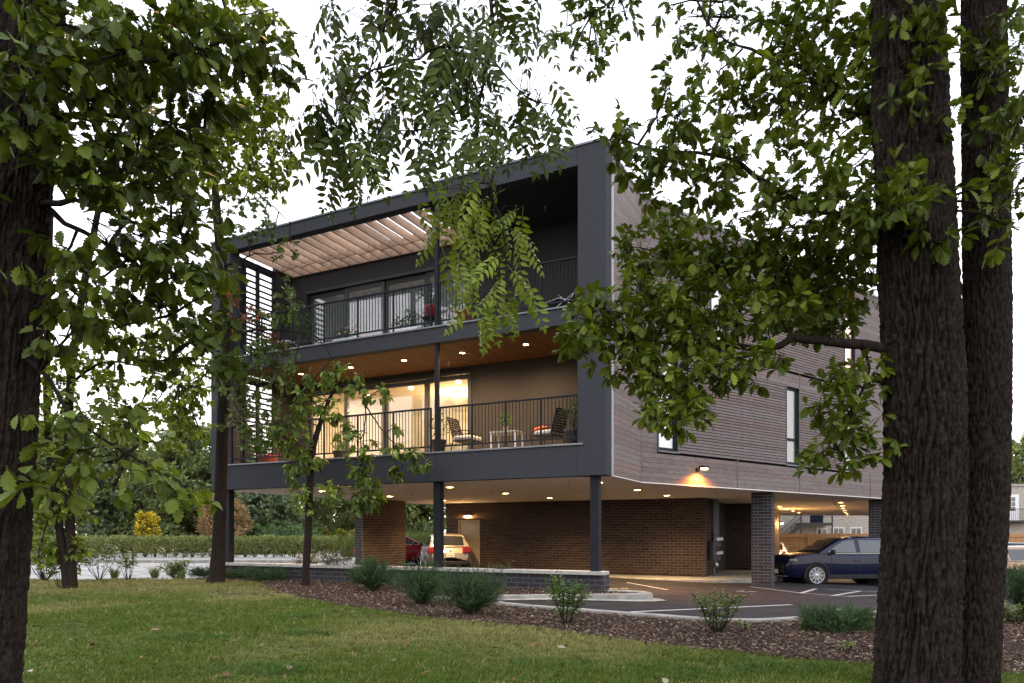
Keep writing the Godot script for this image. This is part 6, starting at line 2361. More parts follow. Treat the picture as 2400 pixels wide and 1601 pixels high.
func along(pts: Array, n: int) -> Array:
	var out := []
	for i in pts.size() - 1:
		for k in n:
			out.append((pts[i] as Vector3).lerp(pts[i + 1], float(k) / n))
	out.append(pts[-1])
	return out

func trees() -> void:
	rng.seed = 91
	right_oak()
	second_trunk_tree()
	left_oak()
	twin_tree()
	pin_oak()
	slender_tree()
	ash_tree()

func right_oak() -> void:
	var d := 5.85
	var base := P(2152, 1640, d)
	base.y = LAWN_Y
	var o := thing("oak_tree", "big oak with deeply furrowed trunk beside the parking curb, lobed leaves", "tree", base)
	var pt := func(x, y, dd) -> Vector3: return P(x, y, dd) - base
	var tp := [Vector3(-0.02, -0.1, 0), pt.call(2146, 1601, d), pt.call(2156, 1400, d), pt.call(2166, 1150, d), pt.call(2163, 900, d), pt.call(2148, 600, d), pt.call(2136, 300, d), pt.call(2124, 0, d), pt.call(2115, -700, d)]
	part(o, "trunk", trunk_mesh(tp, [0.36, 0.285, 0.272, 0.272, 0.27, 0.262, 0.25, 0.24, 0.2], 230, 0.02, 0.052, 7.0, 2.3, 7), M.bark[0])
	var cr := crown(o)
	var l1 := [pt.call(2100, 822, d), pt.call(2011, 806, 5.95), pt.call(1955, 799, 6.05), pt.call(1857, 795, 6.0), pt.call(1810, 818, 6.0), pt.call(1730, 811, 6.1), pt.call(1640, 815, 6.1), pt.call(1562, 804, 6.2), pt.call(1478, 795, 6.3), pt.call(1400, 800, 6.4)]
	limb(cr, l1, 0.05, 0.008)
	var l1b := [l1[4], pt.call(1740, 839, 5.9), pt.call(1660, 870, 5.8), pt.call(1590, 920, 5.8)]
	limb(cr, l1b, 0.02, 0.007)
	var l2 := [pt.call(2150, 585, 6.05), pt.call(2067, 547, 5.85), pt.call(1985, 515, 5.8), pt.call(1908, 482, 5.8), pt.call(1829, 458, 5.8), pt.call(1768, 407, 5.8), pt.call(1670, 360, 5.8), pt.call(1600, 358, 5.9), pt.call(1525, 350, 5.9), pt.call(1440, 313, 6.0)]
	limb(cr, l2, 0.042, 0.006)
	var l3 := [l1[1], pt.call(2045, 870, 6.1), pt.call(2008, 930, 6.05), pt.call(1985, 985, 6.0), pt.call(1965, 1050, 6.0)]
	limb(cr, l3, 0.018, 0.006)
	var l4 := [pt.call(2120, 330, 6.2), pt.call(2030, 260, 6.3), pt.call(1930, 190, 6.5), pt.call(1830, 130, 6.7), pt.call(1740, 115, 6.8), pt.call(1660, 60, 6.9)]
	limb(cr, l4, 0.04, 0.007)
	var l5 := [pt.call(2110, 660, 6.3), pt.call(1990, 640, 6.7), pt.call(1860, 620, 7.0), pt.call(1720, 610, 7.2), pt.call(1580, 600, 7.3)]
	limb(cr, l5, 0.035, 0.007)
	var j := along(l1, 3) + along(l1b, 3) + along(l2, 3) + along(l3, 3) + along(l4, 3) + along(l5, 3)
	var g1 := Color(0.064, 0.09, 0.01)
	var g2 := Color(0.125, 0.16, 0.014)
	# tips reaching over the building's corner
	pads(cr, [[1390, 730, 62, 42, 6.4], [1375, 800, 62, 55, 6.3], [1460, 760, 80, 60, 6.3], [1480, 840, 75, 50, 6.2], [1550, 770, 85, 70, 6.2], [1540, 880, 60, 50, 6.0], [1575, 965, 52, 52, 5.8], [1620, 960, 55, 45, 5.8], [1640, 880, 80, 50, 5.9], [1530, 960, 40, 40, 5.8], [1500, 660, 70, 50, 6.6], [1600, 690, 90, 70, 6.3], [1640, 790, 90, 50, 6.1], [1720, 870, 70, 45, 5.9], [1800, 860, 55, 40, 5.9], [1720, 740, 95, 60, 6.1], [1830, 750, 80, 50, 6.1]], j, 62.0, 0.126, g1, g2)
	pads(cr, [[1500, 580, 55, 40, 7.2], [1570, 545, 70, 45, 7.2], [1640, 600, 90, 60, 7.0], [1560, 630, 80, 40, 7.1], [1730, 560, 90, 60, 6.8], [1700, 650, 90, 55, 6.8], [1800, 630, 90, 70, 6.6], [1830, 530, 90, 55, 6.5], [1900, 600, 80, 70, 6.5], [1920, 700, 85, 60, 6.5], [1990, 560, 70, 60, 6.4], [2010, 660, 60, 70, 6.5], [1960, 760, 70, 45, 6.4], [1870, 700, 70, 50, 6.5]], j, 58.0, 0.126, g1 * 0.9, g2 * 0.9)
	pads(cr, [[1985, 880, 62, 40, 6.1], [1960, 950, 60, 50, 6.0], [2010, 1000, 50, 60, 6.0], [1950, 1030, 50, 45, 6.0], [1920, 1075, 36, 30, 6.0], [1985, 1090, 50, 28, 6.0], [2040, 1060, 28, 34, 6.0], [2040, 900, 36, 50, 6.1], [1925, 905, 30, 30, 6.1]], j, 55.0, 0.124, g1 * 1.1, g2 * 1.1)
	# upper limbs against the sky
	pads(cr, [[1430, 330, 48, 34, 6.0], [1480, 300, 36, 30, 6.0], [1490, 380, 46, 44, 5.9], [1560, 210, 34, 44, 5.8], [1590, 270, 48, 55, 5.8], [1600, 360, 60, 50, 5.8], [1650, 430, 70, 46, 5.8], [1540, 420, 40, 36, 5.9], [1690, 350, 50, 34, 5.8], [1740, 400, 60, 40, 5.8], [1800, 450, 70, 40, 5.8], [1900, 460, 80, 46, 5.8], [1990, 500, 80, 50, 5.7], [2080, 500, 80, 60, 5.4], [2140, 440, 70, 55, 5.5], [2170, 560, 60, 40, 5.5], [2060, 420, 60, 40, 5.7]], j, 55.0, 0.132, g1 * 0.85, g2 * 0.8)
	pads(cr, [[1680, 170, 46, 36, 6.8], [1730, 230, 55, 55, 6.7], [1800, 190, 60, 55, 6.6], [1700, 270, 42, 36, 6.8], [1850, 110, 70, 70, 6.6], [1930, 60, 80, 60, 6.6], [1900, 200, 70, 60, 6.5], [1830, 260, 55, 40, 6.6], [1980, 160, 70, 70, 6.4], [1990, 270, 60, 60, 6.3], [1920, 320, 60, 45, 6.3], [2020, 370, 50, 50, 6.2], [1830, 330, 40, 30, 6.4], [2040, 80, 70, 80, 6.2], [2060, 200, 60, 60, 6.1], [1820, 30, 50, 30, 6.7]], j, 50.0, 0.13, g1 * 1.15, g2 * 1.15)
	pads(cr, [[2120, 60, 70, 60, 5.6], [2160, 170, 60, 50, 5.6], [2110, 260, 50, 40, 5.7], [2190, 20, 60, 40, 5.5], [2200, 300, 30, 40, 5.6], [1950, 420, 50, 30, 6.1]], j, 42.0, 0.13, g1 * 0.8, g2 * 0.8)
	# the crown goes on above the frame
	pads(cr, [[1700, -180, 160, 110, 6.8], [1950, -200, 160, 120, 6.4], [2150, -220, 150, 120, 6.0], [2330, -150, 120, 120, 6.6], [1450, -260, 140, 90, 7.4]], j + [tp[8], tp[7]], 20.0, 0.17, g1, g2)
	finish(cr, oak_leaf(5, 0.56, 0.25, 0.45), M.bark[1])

func second_trunk_tree() -> void:
	var d := 6.1
	var base := P(2262, 1640, d)
	base.y = LAWN_Y
	var o := thing("oak_tree", "straight slimmer oak trunk leaning beside the big furrowed trunk", "tree", base)
	var pt := func(x, y, dd) -> Vector3: return P(x, y, dd) - base
	var tp := [Vector3(-0.02, -0.1, 0), pt.call(2278, 1601, d), pt.call(2292, 1400, d), pt.call(2306, 1200, d), pt.call(2312, 1000, d), pt.call(2313, 700, d), pt.call(2310, 400, d), pt.call(2306, 100, d), pt.call(2300, -500, d)]
	part(o, "trunk", trunk_mesh(tp, [0.21, 0.19, 0.172, 0.166, 0.165, 0.165, 0.16, 0.155, 0.13], 150, 0.02, 0.026, 6.5, 4.0, 17), M.bark[1])
	var cr := crown(o)
	var l1 := [pt.call(2290, 410, 6.5), pt.call(2200, 470, 5.9), pt.call(2120, 520, 5.4)]
	limb(cr, l1, 0.025, 0.008)
	var l2 := [pt.call(2320, 300, 6.4), pt.call(2370, 250, 5.9), pt.call(2430, 180, 5.6)]
	limb(cr, l2, 0.02, 0.006)
	var l3 := [pt.call(2300, -60, 6.5), pt.call(2000, -160, 6.9), pt.call(1700, -140, 7.4), pt.call(1480, -30, 7.6), pt.call(1390, 30, 7.7)]
	limb(cr, l3, 0.05, 0.008)
	var l4 := [l3[2], pt.call(1700, -30, 7.2), pt.call(1690, 40, 7.1)]
	limb(cr, l4, 0.02, 0.007)
	var j := along(l1, 3) + along(l2, 3) + along(l3, 3) + along(l4, 2) + [tp[6], tp[7], tp[5]]
	var g1 := Color(0.055, 0.078, 0.011)
	var g2 := Color(0.105, 0.138, 0.014)
	pads(cr, [[2330, 60, 70, 50, 5.7], [2380, 140, 46, 60, 5.6], [2370, 260, 55, 55, 5.5], [2330, 330, 50, 40, 5.7], [2385, 400, 36, 60, 5.5], [2350, 480, 44, 40, 5.6], [2390, 540, 30, 40, 5.5], [2260, 470, 34, 30, 5.7]], j, 52.0, 0.132, g1, g2)
	pads(cr, [[1330, 60, 40, 46, 7.7], [1370, 30, 50, 40, 7.7], [1400, 100, 36, 40, 7.7], [1430, 20, 46, 30, 7.6], [1470, 50, 34, 40, 7.6], [1345, 120, 22, 28, 7.7], [1385, 140, 26, 26, 7.7], [1610, 40, 46, 40, 7.2], [1660, 90, 40, 46, 7.1], [1690, 30, 55, 40, 7.1], [1735, 50, 30, 30, 7.1], [1645, 150, 26, 26, 7.1], [1560, 15, 40, 24, 7.3]], j, 42.0, 0.12, g1 * 1.2, g2 * 1.25)
	pads(cr, [[1300, -150, 120, 80, 7.8], [1500, -160, 140, 80, 7.5], [2400, -100, 120, 120, 6.0]], j, 20.0, 0.16, g1, g2)
	finish(cr, oak_leaf(5, 0.52, 0.22, 0.5), M.bark[1], 260)

func left_oak() -> void:
	var d := 4.9
	var base := P(-70, 1650, d)
	base.y = LAWN_Y
	var o := thing("oak_tree", "dark oak at the lawn edge by the street with broad wavy leaves", "tree", base)
	var pt := func(x, y, dd) -> Vector3: return P(x, y, dd) - base
	var tp := [Vector3(-0.03, -0.1, 0), pt.call(-62, 1601, d), pt.call(-40, 1300, d), pt.call(-18, 1000, d), pt.call(4, 700, d), pt.call(40, 350, d), pt.call(75, 0, d), pt.call(130, -600, d)]
	part(o, "trunk", trunk_mesh(tp, [0.32, 0.258, 0.246, 0.24, 0.228, 0.2, 0.172, 0.14], 200, 0.02, 0.038, 6.5, 2.2, 27), M.bark[0])
	var cr := crown(o)
	var l1 := [pt.call(80, 480, d), pt.call(160, 470, 4.8), pt.call(250, 500, 4.8), pt.call(340, 530, 4.9), pt.call(430, 560, 5.1)]
	limb(cr, l1, 0.024, 0.006)
	var l2 := [pt.call(90, 470, d), pt.call(180, 540, 4.9), pt.call(280, 590, 5.0), pt.call(340, 640, 5.1), pt.call(400, 740, 5.2), pt.call(450, 800, 5.3)]
	limb(cr, l2, 0.024, 0.006)
	var l3 := [pt.call(110, 60, d), pt.call(240, 90, 4.6), pt.call(330, 140, 4.6), pt.call(470, 110, 4.9), pt.call(600, 90, 5.1)]
	limb(cr, l3, 0.035, 0.007)
	var l4 := [pt.call(40, 820, d), pt.call(120, 900, 4.8), pt.call(200, 1010, 4.8), pt.call(300, 1060, 4.9), pt.call(420, 1130, 5.0)]
	limb(cr, l4, 0.018, 0.005)
	var l5 := [pt.call(100, 200, d), pt.call(220, 260, 4.8), pt.call(360, 280, 5.0), pt.call(480, 300, 5.2)]
	limb(cr, l5, 0.026, 0.006)
	var j := along(l1, 3) + along(l2, 3) + along(l3, 3) + along(l4, 3) + along(l5, 3)
	var g1 := Color(0.048, 0.07, 0.011)
	var g2 := Color(0.098, 0.13, 0.014)
	pads(cr, [[620, 100, 60, 46, 5.1], [640, 160, 40, 30, 5.1], [550, 110, 70, 60, 5.0], [470, 60, 80, 55, 4.9], [470, 150, 70, 60, 4.9], [390, 90, 70, 60, 4.8], [310, 60, 80, 50, 4.7], [300, 150, 80, 60, 4.6], [200, 60, 80, 60, 4.5], [190, 160, 70, 60, 4.4], [90, 60, 80, 60, 4.4], [60, 180, 80, 60, 4.3]], j, 46.0, 0.138, g1, g2, 6, 0.4)
	pads(cr, [[560, 210, 50, 40, 5.4], [480, 240, 70, 50, 5.2], [400, 220, 70, 50, 5.1], [400, 310, 70, 50, 5.0], [310, 250, 80, 60, 4.8], [220, 260, 80, 60, 4.6], [130, 270, 80, 60, 4.4], [50, 300, 80, 60, 4.3], [320, 370, 70, 50, 4.9], [230, 360, 80, 55, 4.6], [130, 380, 70, 50, 4.4], [460, 390, 50, 50, 5.1], [400, 430, 70, 45, 5.0]], j, 46.0, 0.132, g1 * 0.8, g2 * 0.8, 6, 0.4)
	pads(cr, [[280, 440, 80, 45, 4.8], [200, 420, 60, 40, 4.6], [470, 480, 46, 60, 5.2], [420, 530, 70, 55, 5.1], [330, 560, 70, 50, 5.0], [250, 560, 70, 46, 4.9], [480, 590, 50, 50, 5.2], [430, 640, 70, 50, 5.2], [330, 660, 70, 46, 5.1], [230, 660, 80, 50, 4.8], [150, 600, 50, 50, 4.8], [500, 680, 40, 50, 5.3], [140, 700, 60, 55, 4.6], [60, 640, 60, 50, 4.3]], j, 46.0, 0.132, g1 * 0.85, g2 * 0.95, 6, 0.45)
	pads(cr, [[200, 745, 60, 50, 4.8], [270, 770, 36, 40, 4.9], [440, 760, 60, 46, 5.2], [510, 770, 40, 50, 5.3], [480, 830, 50, 50, 5.3], [370, 730, 46, 36, 5.2], [345, 860, 46, 30, 5.3], [400, 830, 46, 40, 5.3], [130, 790, 50, 40, 4.7], [530, 850, 26, 40, 5.2]], j, 44.0, 0.132, g1 * 0.85, g2 * 0.95, 6, 0.5)
	pads(cr, [[150, 980, 60, 40, 4.8], [240, 1000, 60, 40, 4.9], [180, 1060, 70, 36, 4.8], [270, 1085, 60, 36, 4.9], [340, 1030, 50, 30, 5.0], [350, 1110, 36, 34, 5.0], [270, 1140, 40, 30, 4.9], [420, 1140, 36, 26, 5.0], [440, 1170, 26, 20, 5.0], [110, 1090, 50, 40, 4.7], [120, 1150, 46, 30, 4.7], [310, 955, 40, 26, 5.0]], j, 40.0, 0.14, g1 * 1.25, g2 * 1.35, 5, 0.5)
	pads(cr, [[150, -160, 160, 100, 4.6], [420, -150, 160, 90, 5.0], [-120, 100, 120, 160, 4.4], [-120, 500, 100, 160, 4.4]], j + [tp[6], tp[7]], 20.0, 0.138, g1, g2, 6, 0.4)
	finish(cr, oak_leaf(5, 0.62, 0.3, 0.34), M.bark[1])

func twin_tree() -> void:
	var d := 16.9
	var base := P(163, 1382, d)
	base.y = LAWN_Y
	var o := thing("shade_tree", "tree with two slim trunks from one foot at the street edge of the lawn", "tree", base)
	var pt := func(x, y, dd) -> Vector3: return P(x, y, dd) - base
	part(o, "trunk", trunk_mesh([Vector3(-0.05, -0.1, 0), pt.call(157, 1360, d), pt.call(141, 1250, d), pt.call(127, 1150, d), pt.call(112, 1000, d), pt.call(110, 800, d), pt.call(120, 500, d)], [0.13, 0.105, 0.085, 0.08, 0.075, 0.07, 0.045], 48, 0.05, 0.01, 4.0, 2.0, 37), M.bark[1])
	part(o, "trunk", trunk_mesh([Vector3(0.06, -0.1, 0), pt.call(169, 1360, d), pt.call(165, 1250, d), pt.call(162, 1100, d), pt.call(165, 900, d), pt.call(200, 650, d), pt.call(260, 350, d)], [0.13, 0.105, 0.095, 0.09, 0.085, 0.075, 0.045], 48, 0.05, 0.01, 4.0, 2.0, 38), M.bark[1])
	var cr := crown(o)
	var l1 := [pt.call(200, 650, d), pt.call(330, 480, 16.0), pt.call(470, 380, 15.0), pt.call(620, 300, 14.2)]
	limb(cr, l1, 0.06, 0.01)
	var l2 := [pt.call(165, 900, d), pt.call(240, 850, 16.4), pt.call(330, 860, 16.0), pt.call(420, 900, 15.6)]
	limb(cr, l2, 0.04, 0.01)
	var l3 := [pt.call(260, 350, d), pt.call(350, 180, 15.5), pt.call(500, 60, 14.5), pt.call(640, 20, 14.0)]
	limb(cr, l3, 0.05, 0.01)
	var j := along(l1, 3) + along(l2, 3) + along(l3, 3) + [pt.call(130, 1150, d), pt.call(115, 1000, d), pt.call(165, 900, d)]
	var g1 := Color(0.145, 0.185, 0.022)
	var g2 := Color(0.23, 0.28, 0.03)
	pads(cr, [[640, 230, 46, 46, 14.2], [620, 300, 60, 50, 14.2], [660, 360, 36, 46, 14.2], [560, 330, 60, 50, 14.4], [600, 400, 50, 40, 14.3], [520, 400, 50, 50, 14.6], [640, 430, 34, 24, 14.2], [540, 250, 60, 50, 14.5], [470, 330, 60, 50, 14.8], [420, 420, 60, 50, 15.2], [350, 350, 60, 60, 15.5], [300, 470, 60, 60, 16.0], [200, 400, 70, 70, 16.2], [640, 60, 36, 50, 14.0], [590, 50, 50, 46, 14.1], [500, 30, 60, 50, 14.4], [400, 150, 70, 60, 15.0], [300, 220, 70, 70, 15.5], [150, 150, 70, 80, 16.0], [230, 90, 70, 60, 15.6]], j, 27.0, 0.15, g1, g2, 8, 0.35, 0.7, 0.02)
	pads(cr, [[230, 780, 60, 40, 16.4], [200, 850, 70, 46, 16.4], [260, 900, 60, 36, 16.3], [380, 890, 50, 40, 15.8], [130, 900, 60, 60, 16.6], [100, 1000, 60, 60, 16.8], [120, 1100, 60, 60, 16.8], [210, 1000, 50, 40, 16.5], [110, 1200, 60, 50, 16.8], [190, 1180, 20, 60, 16.9], [90, 1290, 40, 40, 16.6], [180, 1290, 16, 40, 17.0], [420, 960, 40, 46, 15.7], [450, 920, 40, 50, 15.6], [330, 800, 50, 36, 16.0], [400, 780, 50, 36, 15.8], [300, 720, 60, 40, 16.0], [440, 850, 50, 40, 15.6], [350, 960, 60, 40, 15.9], [410, 1020, 50, 36, 15.7], [300, 1010, 50, 30, 16.0], [260, 960, 30, 26, 16.2], [470, 1010, 30, 30, 15.6]], j, 17.0, 0.17, g1 * 0.8, g2 * 0.9, 7, 0.35, 0.6, 0.02)
	finish(cr, plain_leaf(0.6, 0.25), M.bark[1], 220)

func pin_oak() -> void:
	var d := 19.0
	var base := P(508, 1363, d)
	base.y = LAWN_Y
	var o := thing("pin_oak", "leaning oak trunk before the street end of the balconies with some russet leaves", "tree", base)
	var pt := func(x, y, dd) -> Vector3: return P(x, y, dd) - base
	var tp := [Vector3(-0.05, -0.1, 0), pt.call(508, 1350, d), pt.call(512, 1280, d), pt.call(517, 1150, d), pt.call(522, 1000, d), pt.call(527, 850, d), pt.call(528, 720, d), pt.call(520, 620, d), pt.call(508, 500, d), pt.call(502, 380, d), pt.call(500, 250, d)]
	part(o, "trunk", trunk_mesh(tp, [0.27, 0.2, 0.155, 0.145, 0.14, 0.135, 0.13, 0.118, 0.1, 0.07, 0.03], 90, 0.05, 0.018, 5.0, 1.5, 47), M.bark[1])
	var cr := crown(o)
	var l1 := [pt.call(524, 625, d), pt.call(560, 610, 18.6), pt.call(598, 594, 18.3)]
	limb(cr, l1, 0.045, 0.012)
	var l2 := [pt.call(528, 800, d), pt.call(590, 775, 18.4), pt.call(660, 774, 18.0), pt.call(738, 788, 17.8), pt.call(780, 840, 17.7)]
	limb(cr, l2, 0.05, 0.012)
	var l3 := [pt.call(508, 480, d), pt.call(560, 420, 18.6), pt.call(600, 450, 18.3), pt.call(680, 520, 18.0)]
	limb(cr, l3, 0.04, 0.01)
	var l4 := [pt.call(527, 900, d), pt.call(470, 880, 18.6), pt.call(420, 920, 18.2)]
	limb(cr, l4, 0.035, 0.01)
	var j := along(l1, 3) + along(l2, 3) + along(l3, 3) + along(l4, 3) + [tp[9], tp[8], tp[5]]
	var g1 := Color(0.07, 0.105, 0.035)
	var g2 := Color(0.115, 0.155, 0.05)
	pads(cr, [[545, 430, 36, 40, 18.6], [560, 480, 30, 30, 18.5], [595, 460, 24, 20, 18.3], [520, 520, 30, 30, 18.8], [575, 540, 30, 26, 18.4], [620, 500, 24, 30, 18.2], [640, 540, 36, 24, 18.1], [680, 575, 20, 16, 18.0], [650, 590, 14, 16, 18.0], [590, 380, 30, 26, 18.4], [530, 330, 36, 40, 18.6], [480, 380, 30, 40, 18.8], [460, 300, 40, 40, 18.7]], j, 14.0, 0.14, g1, g2, 9, 0.3, 0.5, 0.02)
	pads(cr, [[560, 640, 22, 16, 18.5], [672, 690, 28, 36, 18.0], [665, 740, 36, 30, 17.9], [700, 700, 18, 18, 17.9], [610, 740, 30, 20, 18.2], [600, 810, 40, 24, 18.2], [650, 830, 50, 30, 18.0], [580, 860, 50, 36, 18.2], [640, 880, 50, 40, 17.9], [690, 860, 24, 24, 17.8], [560, 920, 50, 34, 18.2], [620, 950, 50, 36, 18.0], [560, 990, 46, 36, 18.2], [600, 1030, 40, 30, 18.0], [650, 1000, 36, 30, 17.9], [500, 880, 30, 30, 18.6], [430, 920, 36, 36, 18.2], [450, 980, 30, 30, 18.3], [400, 960, 30, 26, 18.2]], j, 16.0, 0.14, g1, g2, 9, 0.35, 0.5, 0.02)
	pads(cr, [[545, 690, 18, 30, 18.3], [560, 745, 30, 16, 18.3], [600, 730, 20, 14, 18.1], [535, 760, 24, 14, 18.3], [520, 745, 16, 14, 18.4], [640, 790, 12, 16, 17.9], [655, 810, 12, 12, 17.9], [150, 1040, 14, 12, 16.0]].slice(0, 7), j, 16.0, 0.12, Color(0.22, 0.075, 0.03), Color(0.3, 0.11, 0.045), 8, 0.5, 0.3, 0.012)
	finish(cr, oak_leaf(3, 0.75, 0.25, 0.62), M.bark[1], 120)

func slender_tree() -> void:
	var d := 18.0
	var base := P(716, 1373, d)
	base.y = LAWN_Y
	var o := thing("slender_tree", "slender young tree with big drooping leaves before the low wall", "tree", base)
	var pt := func(x, y, dd) -> Vector3: return P(x, y, dd) - base
	var tp := [Vector3(0, -0.1, 0), pt.call(716, 1350, d), pt.call(722, 1250, d), pt.call(727, 1130, d), pt.call(732, 1060, d), pt.call(748, 1000, d), pt.call(770, 940, d), pt.call(790, 905, d)]
	part(o, "trunk", trunk_mesh(tp, [0.11, 0.09, 0.082, 0.078, 0.072, 0.06, 0.045, 0.02], 36, 0.05, 0.008, 4.0, 2.0, 57), M.bark[1])
	var cr := crown(o)
	var l1 := [tp[7], pt.call(840, 905, 17.8), pt.call(858, 950, 17.6), pt.call(890, 1000, 17.5), pt.call(930, 1045, 17.4), pt.call(970, 1060, 17.4)]
	limb(cr, l1, 0.03, 0.009)
	var l2 := [pt.call(727, 1130, d), pt.call(700, 1060, 17.8), pt.call(660, 1020, 17.7)]
	limb(cr, l2, 0.025, 0.008)
	var l3 := [pt.call(745, 1090, d), pt.call(770, 1130, 17.7), pt.call(812, 1160, 17.6)]
	limb(cr, l3, 0.02, 0.007)
	var l4 := [l1[2], pt.call(852, 1040, 17.4), pt.call(850, 1110, 17.3), pt.call(858, 1160, 17.3)]
	limb(cr, l4, 0.018, 0.007)
	var j := along(l1, 3) + along(l2, 3) + along(l3, 3) + along(l4, 3) + [tp[6], tp[5]]
	var g1 := Color(0.075, 0.12, 0.025)
	var g2 := Color(0.135, 0.19, 0.035)
	pads(cr, [[740, 900, 40, 26, 17.9], [790, 880, 50, 30, 17.8], [830, 895, 36, 26, 17.7], [720, 940, 36, 26, 17.8], [700, 920, 20, 20, 17.9], [880, 925, 36, 20, 17.6], [900, 910, 16, 10, 17.6], [770, 960, 40, 30, 17.8], [700, 980, 40, 30, 17.8], [660, 1000, 34, 26, 17.7], [640, 1040, 30, 22, 17.7], [700, 1040, 40, 30, 17.8], [810, 1010, 26, 36, 17.6], [690, 1080, 30, 24, 17.8], [730, 1080, 40, 24, 17.8]], j, 14.0, 0.21, g1, g2, 6, 0.5, 0.4, 0.016)
	pads(cr, [[850, 1040, 30, 34, 17.4], [840, 1090, 36, 36, 17.3], [860, 1140, 36, 36, 17.3], [870, 1175, 40, 22, 17.3], [850, 1170, 30, 30, 17.3], [920, 1050, 26, 22, 17.4], [960, 1070, 40, 26, 17.4], [985, 1090, 22, 20, 17.4], [940, 1100, 24, 20, 17.4], [930, 1000, 16, 12, 17.5]], j, 15.0, 0.22, g1 * 0.8, g2 * 0.8, 6, 0.6, 0.4, 0.016)
	pads(cr, [[690, 1120, 26, 26, 17.8], [760, 1130, 26, 20, 17.7], [700, 1160, 26, 26, 17.7], [715, 1190, 24, 20, 17.7], [770, 1165, 16, 12, 17.6], [795, 1145, 18, 14, 17.6], [680, 1060, 24, 20, 17.8]], j, 13.0, 0.2, g1 * 1.2, g2 * 1.25, 6, 0.5, 0.3, 0.012)
	finish(cr, plain_leaf(0.5, 0.35), M.bark[1], 200)

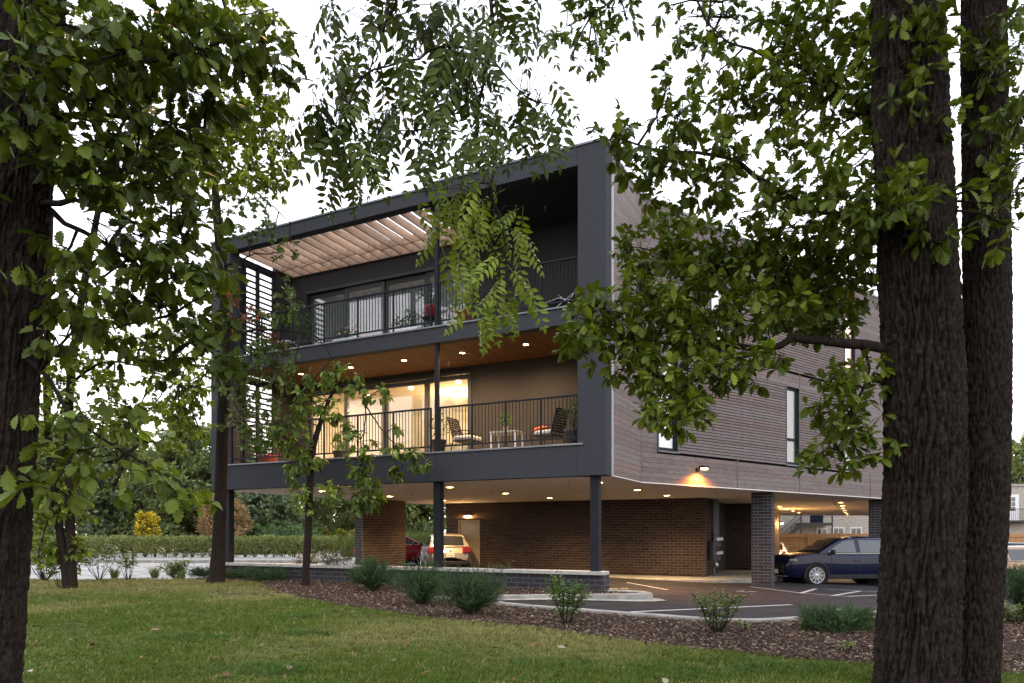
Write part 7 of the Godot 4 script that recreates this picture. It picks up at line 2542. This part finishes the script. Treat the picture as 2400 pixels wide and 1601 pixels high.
func ash_tree() -> void:
	# its trunk stands behind the camera, one limb reaches over the lawn
	var base := Vector3(-2.6, LAWN_Y, 3.0)
	var o := thing("compound_leaf_tree", "overhanging limb of a tree with feather-like compound leaves before the building", "tree", base)
	var pt := func(x, y, dd) -> Vector3: return P(x, y, dd) - base
	part(o, "trunk", trunk_mesh([Vector3(0, -0.1, 0), Vector3(0.05, 1.5, 0), Vector3(0.1, 4.0, -0.2), Vector3(0.3, 6.5, -0.6), Vector3(0.4, 9.0, -0.8)], [0.32, 0.26, 0.22, 0.17, 0.08], 50, 0.06, 0.02, 3.0, 1.2, 67), M.bark[0])
	var cr := crown(o)
	var a0 := [Vector3(0.2, 5.2, -0.4), pt.call(700, -1500, 3.2), pt.call(980, -500, 4.8), pt.call(1100, -160, 5.4), pt.call(1150, 0, 5.6), pt.call(1147, 130, 5.7), pt.call(1130, 220, 5.7), pt.call(1118, 270, 5.7), pt.call(1122, 350, 5.7), pt.call(1150, 395, 5.6), pt.call(1160, 470, 5.6), pt.call(1178, 530, 5.6), pt.call(1182, 590, 5.6), pt.call(1170, 640, 5.6), pt.call(1168, 690, 5.6)]
	limb(cr, a0, 0.07, 0.005)
	var a1 := [a0[2], pt.call(950, -60, 5.2), pt.call(925, 10, 5.3), pt.call(895, 70, 5.4), pt.call(880, 130, 5.4), pt.call(865, 200, 5.4)]
	limb(cr, a1, 0.022, 0.005)
	var a2 := [a0[5], pt.call(1060, 105, 5.5), pt.call(980, 135, 5.5), pt.call(900, 155, 5.4), pt.call(850, 185, 5.4), pt.call(815, 240, 5.4), pt.call(790, 300, 5.4)]
	limb(cr, a2, 0.014, 0.004)
	var a3 := [a0[6], pt.call(1060, 260, 5.6), pt.call(1010, 300, 5.6), pt.call(930, 305, 5.6), pt.call(890, 310, 5.6)]
	limb(cr, a3, 0.01, 0.004)
	var a4 := [a0[5], pt.call(1180, 180, 5.7), pt.call(1220, 210, 5.7), pt.call(1260, 240, 5.7)]
	limb(cr, a4, 0.01, 0.003)
	var a5 := [a0[3], pt.call(1200, -60, 5.6), pt.call(1240, 10, 5.7)]
	limb(cr, a5, 0.012, 0.004)
	var joints := along(a0.slice(4), 2) + along(a1.slice(1), 2) + along(a2, 2) + along(a3, 2) + along(a4, 2) + along(a5, 2)
	var fr := func(x: float, y: float, rx: float, ry: float, dd: float, n: int, c1: Color, c2: Color) -> void:
		for i in n:
			var q := ball()
			var p := P(x + q.x * rx, y + q.y * ry, dd + q.z * 0.45) - base
			var h: Vector3 = joints[0]
			for k in joints:
				if p.distance_squared_to(k) < p.distance_squared_to(h):
					h = k
			var away := (p - h)
			var dir := (away.normalized() * 0.5 + Vector3(rnd(-1, 1), rnd(-0.4, 0.2), rnd(-0.6, 0.6)) * 0.75 + Vector3(0, -0.6, 0)).normalized()
			var s := rnd(0.36, 0.56)
			if y > 420.0:
				s *= 0.76
			var root := p - dir * s * 0.5
			if root.distance_to(h) > 0.12:
				cr.twigs.tube(PackedVector3Array([h, h.lerp(root, 0.5) + Vector3(0, 0.04, 0) + ball() * 0.03, root]), PackedFloat32Array([0.004, 0.003, 0.002]), 4, false)
			cr.xf.append(leaf_xf(root, dir, Vector3(rnd(-0.6, 0.6), 0.45, 0.85) + ball() * 0.3, s))
			cr.cols.append(c1.lerp(c2, rng.randf()) * rnd(0.8, 1.2))
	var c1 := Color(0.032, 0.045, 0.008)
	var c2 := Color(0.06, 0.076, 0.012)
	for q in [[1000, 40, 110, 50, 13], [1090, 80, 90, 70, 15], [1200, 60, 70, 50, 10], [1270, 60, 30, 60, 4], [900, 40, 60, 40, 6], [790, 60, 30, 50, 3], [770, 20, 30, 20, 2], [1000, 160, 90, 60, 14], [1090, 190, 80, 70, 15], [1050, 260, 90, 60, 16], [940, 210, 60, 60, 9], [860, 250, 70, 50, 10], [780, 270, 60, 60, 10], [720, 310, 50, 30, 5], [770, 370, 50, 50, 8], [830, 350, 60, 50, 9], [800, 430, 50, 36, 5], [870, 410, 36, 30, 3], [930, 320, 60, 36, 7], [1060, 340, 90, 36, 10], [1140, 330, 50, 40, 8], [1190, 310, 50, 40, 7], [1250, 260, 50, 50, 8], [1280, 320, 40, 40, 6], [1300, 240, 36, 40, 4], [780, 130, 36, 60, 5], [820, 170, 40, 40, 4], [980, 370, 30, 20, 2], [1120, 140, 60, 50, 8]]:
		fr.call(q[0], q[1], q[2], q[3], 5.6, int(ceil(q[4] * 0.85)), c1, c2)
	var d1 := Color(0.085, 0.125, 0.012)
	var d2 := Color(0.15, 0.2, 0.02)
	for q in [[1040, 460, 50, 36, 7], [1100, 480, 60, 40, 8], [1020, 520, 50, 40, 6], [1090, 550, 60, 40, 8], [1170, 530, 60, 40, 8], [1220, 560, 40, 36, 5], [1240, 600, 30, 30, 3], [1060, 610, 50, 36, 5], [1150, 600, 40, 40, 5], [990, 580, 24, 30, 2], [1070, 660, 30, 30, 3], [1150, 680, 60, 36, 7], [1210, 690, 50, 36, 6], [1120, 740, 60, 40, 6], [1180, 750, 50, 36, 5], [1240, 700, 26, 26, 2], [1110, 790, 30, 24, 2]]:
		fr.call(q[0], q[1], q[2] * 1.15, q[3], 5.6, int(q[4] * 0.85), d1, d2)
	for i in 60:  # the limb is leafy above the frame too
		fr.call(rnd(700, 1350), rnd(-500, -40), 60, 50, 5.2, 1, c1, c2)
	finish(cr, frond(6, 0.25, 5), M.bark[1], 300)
